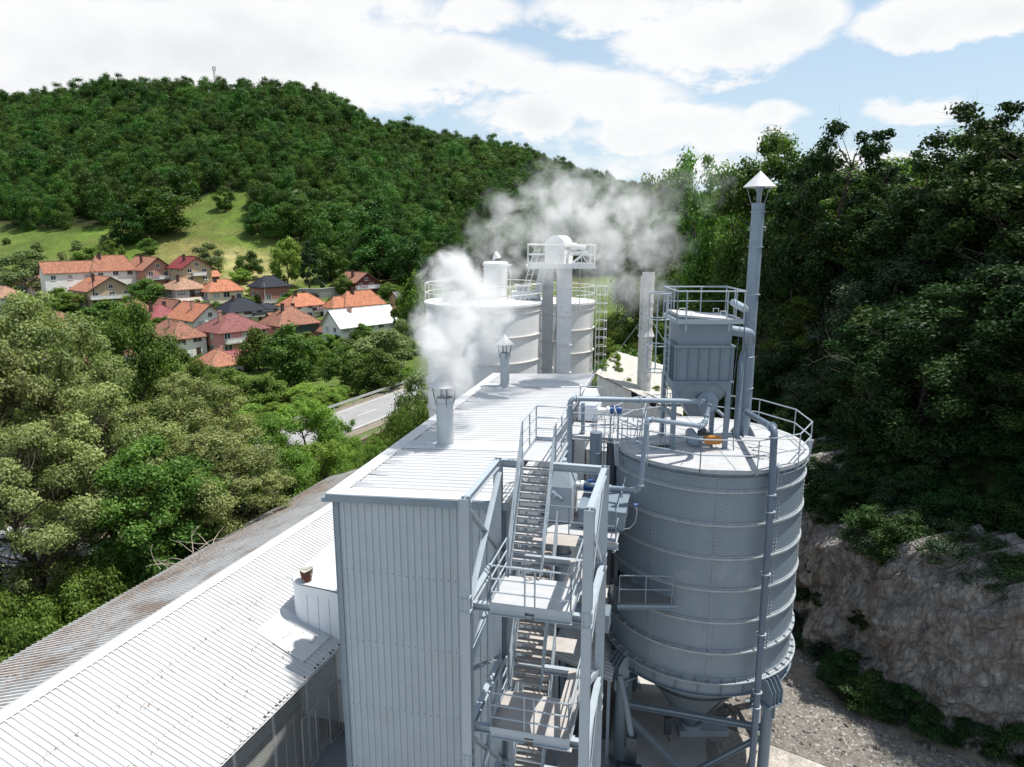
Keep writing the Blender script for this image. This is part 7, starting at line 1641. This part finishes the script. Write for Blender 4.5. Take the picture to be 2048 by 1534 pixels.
# loose stones of the gravel track and the scree below the cutting
rk = []
for k in range(4):
    em = bpy.data.meshes.new('none'); rk.append((em, rocks[k]))
    em.materials.append(M['rock'])
n_ = 5200; y = rg.uniform(20, 44, n_); d = np.where(rg.random(n_) < .45, -rg.gamma(1.6, .5, n_) + .2, rg.uniform(-9.5, -.4, n_)); x = xfoot(y) + d
s = rg.gamma(2.0, .017, n_) + .012; s = np.where(d > -1.6, s * 1.7, s)
scatter('gravel_stones', 'loose pale stones strewn over the gravel track and rut', np.stack([x, y, .03 + s * .2], 1), np.stack([s, s, s], 1), rg.uniform(0, 6.28, n_), rg.integers(0, 4, n_), rk)
for k in range(46):   # scrub on the bank right of the rut
    y = rg.uniform(23.5, 31); d = rg.uniform(-1.9, -.2); x = xfoot(y) + d; s = rg.uniform(.7, 1.9)
    tree('slopebush' if k % 3 else 'slopegrey', x, y, s, s * rg.uniform(.7, 1.0), 'low dark scrub bush on the bank between the rut and the rock cutting', 'scrub bushes beside the rut', name='shrub', cat='shrub', z=0.0, var=k)
# bare twiggy dead shrubs on the slope
def bare_mesh(sd):
    rng = np.random.default_rng(sd); mb = MB()
    def grow(p, d, r, l, lev):
        pts = [p]; dd = d
        for i in range(4): dd = unit(dd + rng.normal(0, .22, 3)); pts.append(pts[-1] + dd * l / 4)
        mb.tube(pts, [r * (1 - .17 * i) for i in range(5)], 4)
        if lev < 3:
            for q in range(3): i = int(rng.integers(1, 5)); grow(pts[i], unit(dd + rng.normal(0, .65, 3)), r * .5, l * .62, lev + 1)
    for q in range(4): grow(np.zeros(3), unit((rng.normal(0, .5), rng.normal(0, .5), 1)), .035, 2.2, 0)
    me = bpy.data.meshes.new('twigs'); me.from_pydata([tuple(map(float, v)) for v in mb.v], [], mb.f); me.update(); me.materials.append(M['twig']); return me
bares = [bare_mesh(i) for i in range(4)]
for k in range(22):
    y = rg.uniform(34, 80); d = rg.uniform(6, 14); x = xfoot(y) + d
    o = bpy.data.objects.new('bare_shrub', bares[k % 4]); COL.objects.link(o); s = rg.uniform(.8, 1.7); o.location = (x - .8, y - .6, hz(x, y) + .4); o.scale = (s, s, s); o.rotation_euler = (rg.normal(0, .3), rg.normal(-.3, .3), rg.uniform(0, 6.28))
    tag(o, 'pale leafless twiggy shrub among the shaded green of the right slope', 'shrub', 'leafless shrubs on the right slope')
# weeds on the old shed roof
for k, (a, b, s) in enumerate([(-.3, 28.6, .30), (.5, 29.5, .34), (1.4, 28.2, .22), (.1, 31, .42), (-.6, 33.2, .5), (3.2, 28.6, .38), (3.7, 29.6, .42), (2.6, 30, .26), (-1.1, 30.5, .45), (4.2, 28.4, .3)]):
    p = P(a, b, za + (zb_ - za) * (a + .65) / 5.2 + .02)
    tree('fresh', p[0], p[1], 9 * s * .34, 4.2 * s * .26, 'thin weed sprouting from the dusty old shed roof', 'weeds on the old shed roof', name='weed', z=p[2] if a > -.8 else 10.5, cat='weed')
# ------------------------------------------------------------------ steam from the near chimney
def steam():
    m = bpy.data.materials.new('drifting steam'); m.use_nodes = True; w = NT(m.node_tree); w.n.clear()
    o = w.new('ShaderNodeOutputMaterial'); v = w.new('ShaderNodeVolumePrincipled'); w.lk(v.outputs[0], o.inputs['Volume'])
    v.inputs['Color'].default_value = (.99, .992, .995, 1); v.inputs['Anisotropy'].default_value = 0.0
    tc = w.new('ShaderNodeTexCoord'); r = w.vm('LENGTH', tc.outputs['Object'])
    g = w.new('ShaderNodeNewGeometry')
    oi = w.new('ShaderNodeObjectInfo')
    n1 = w.noise(g.outputs['Position'], .85, 7, .62, .35)
    fall = w.m('SUBTRACT', 1.0, r)
    d = w.m('ADD', w.m('MULTIPLY', fall, 1.15), w.m('MULTIPLY', w.m('SUBTRACT', n1, .575), 4.3))
    d = w.m('MULTIPLY', w.ramp(d, .0, .9), w.ramp(fall, 0.0, .25))
    sep = w.new('ShaderNodeSeparateColor'); w.lk(oi.outputs['Color'], sep.inputs[0])
    w.lk(w.m('MULTIPLY', d, w.m('MULTIPLY', sep.outputs[0], 1.75)), v.inputs['Density'])
    c = at(890, 790, 25.4)
    root = thing('steam', 'white steam drifting from the near roof chimney across the white silo and elevator', 'steam', tuple(c)); root['kind'] = 'stuff'
    #       px   py   rpx  dist  density
    puffs = [(890, 762, 46, 25.4, .6), (884, 728, 60, 25.6, .7), (886, 684, 66, 26.0, .62), (892, 640, 66, 26.6, .55), (905, 600, 62, 27.4, .5), (897, 546, 48, 28.0, .5), (935, 556, 60, 28.2, .42), (980, 572, 68, 29.0, .33), (860, 580, 34, 27.6, .3), (915, 520, 40, 28.6, .3),
             (955, 640, 64, 28.4, .38), (1005, 610, 50, 30, .20), (990, 470, 56, 31.5, .20), (1000, 410, 34, 32, .22), (1050, 455, 66, 33, .21), (1090, 390, 52, 34, .23), (1120, 440, 70, 35, .23), (1085, 530, 60, 33, .18), (1170, 390, 60, 36, .22), (1195, 450, 76, 37, .22),
             (1250, 410, 66, 38, .17), (1255, 490, 76, 39, .18), (1215, 560, 70, 38, .14), (1310, 470, 60, 41, .10), (1290, 570, 60, 41, .09), (1310, 390, 60, 43, .07), (1150, 590, 50, 36, .10), (1110, 350, 40, 37, .12), (1410, 375, 50, 46, .05), (1345, 500, 46, 44, .05)]
    import bmesh
    bm = bmesh.new(); bmesh.ops.create_icosphere(bm, subdivisions=3, radius=1.0); me = bpy.data.meshes.new('puff'); bm.to_mesh(me); bm.free(); me.materials.append(m)
    rg = np.random.default_rng(2)
    iw = WM[root.name].inverted()
    for px_, py_, rp_, Y, dn in puffs:
        p = at(px_, py_, Y); R_ = rp_ * 1.42 * float(np.linalg.norm(p - (0, 0, CH))) / 1420
        o = bpy.data.objects.new('puff', me); COL.objects.link(o); o.parent = root; o.location = iw @ Vector(p)
        o.scale = (R_ * rg.uniform(.92, 1.1), R_ * 1.0, R_ * rg.uniform(.88, 1.1)); o.rotation_euler = (rg.uniform(-.3, .3), rg.uniform(-.3, .3), rg.uniform(0, 6)); o.color = (dn * 1.05, 0, 0, 1)
    S.cycles.volume_step_rate = 1.0; S.cycles.volume_max_steps = 64
steam()
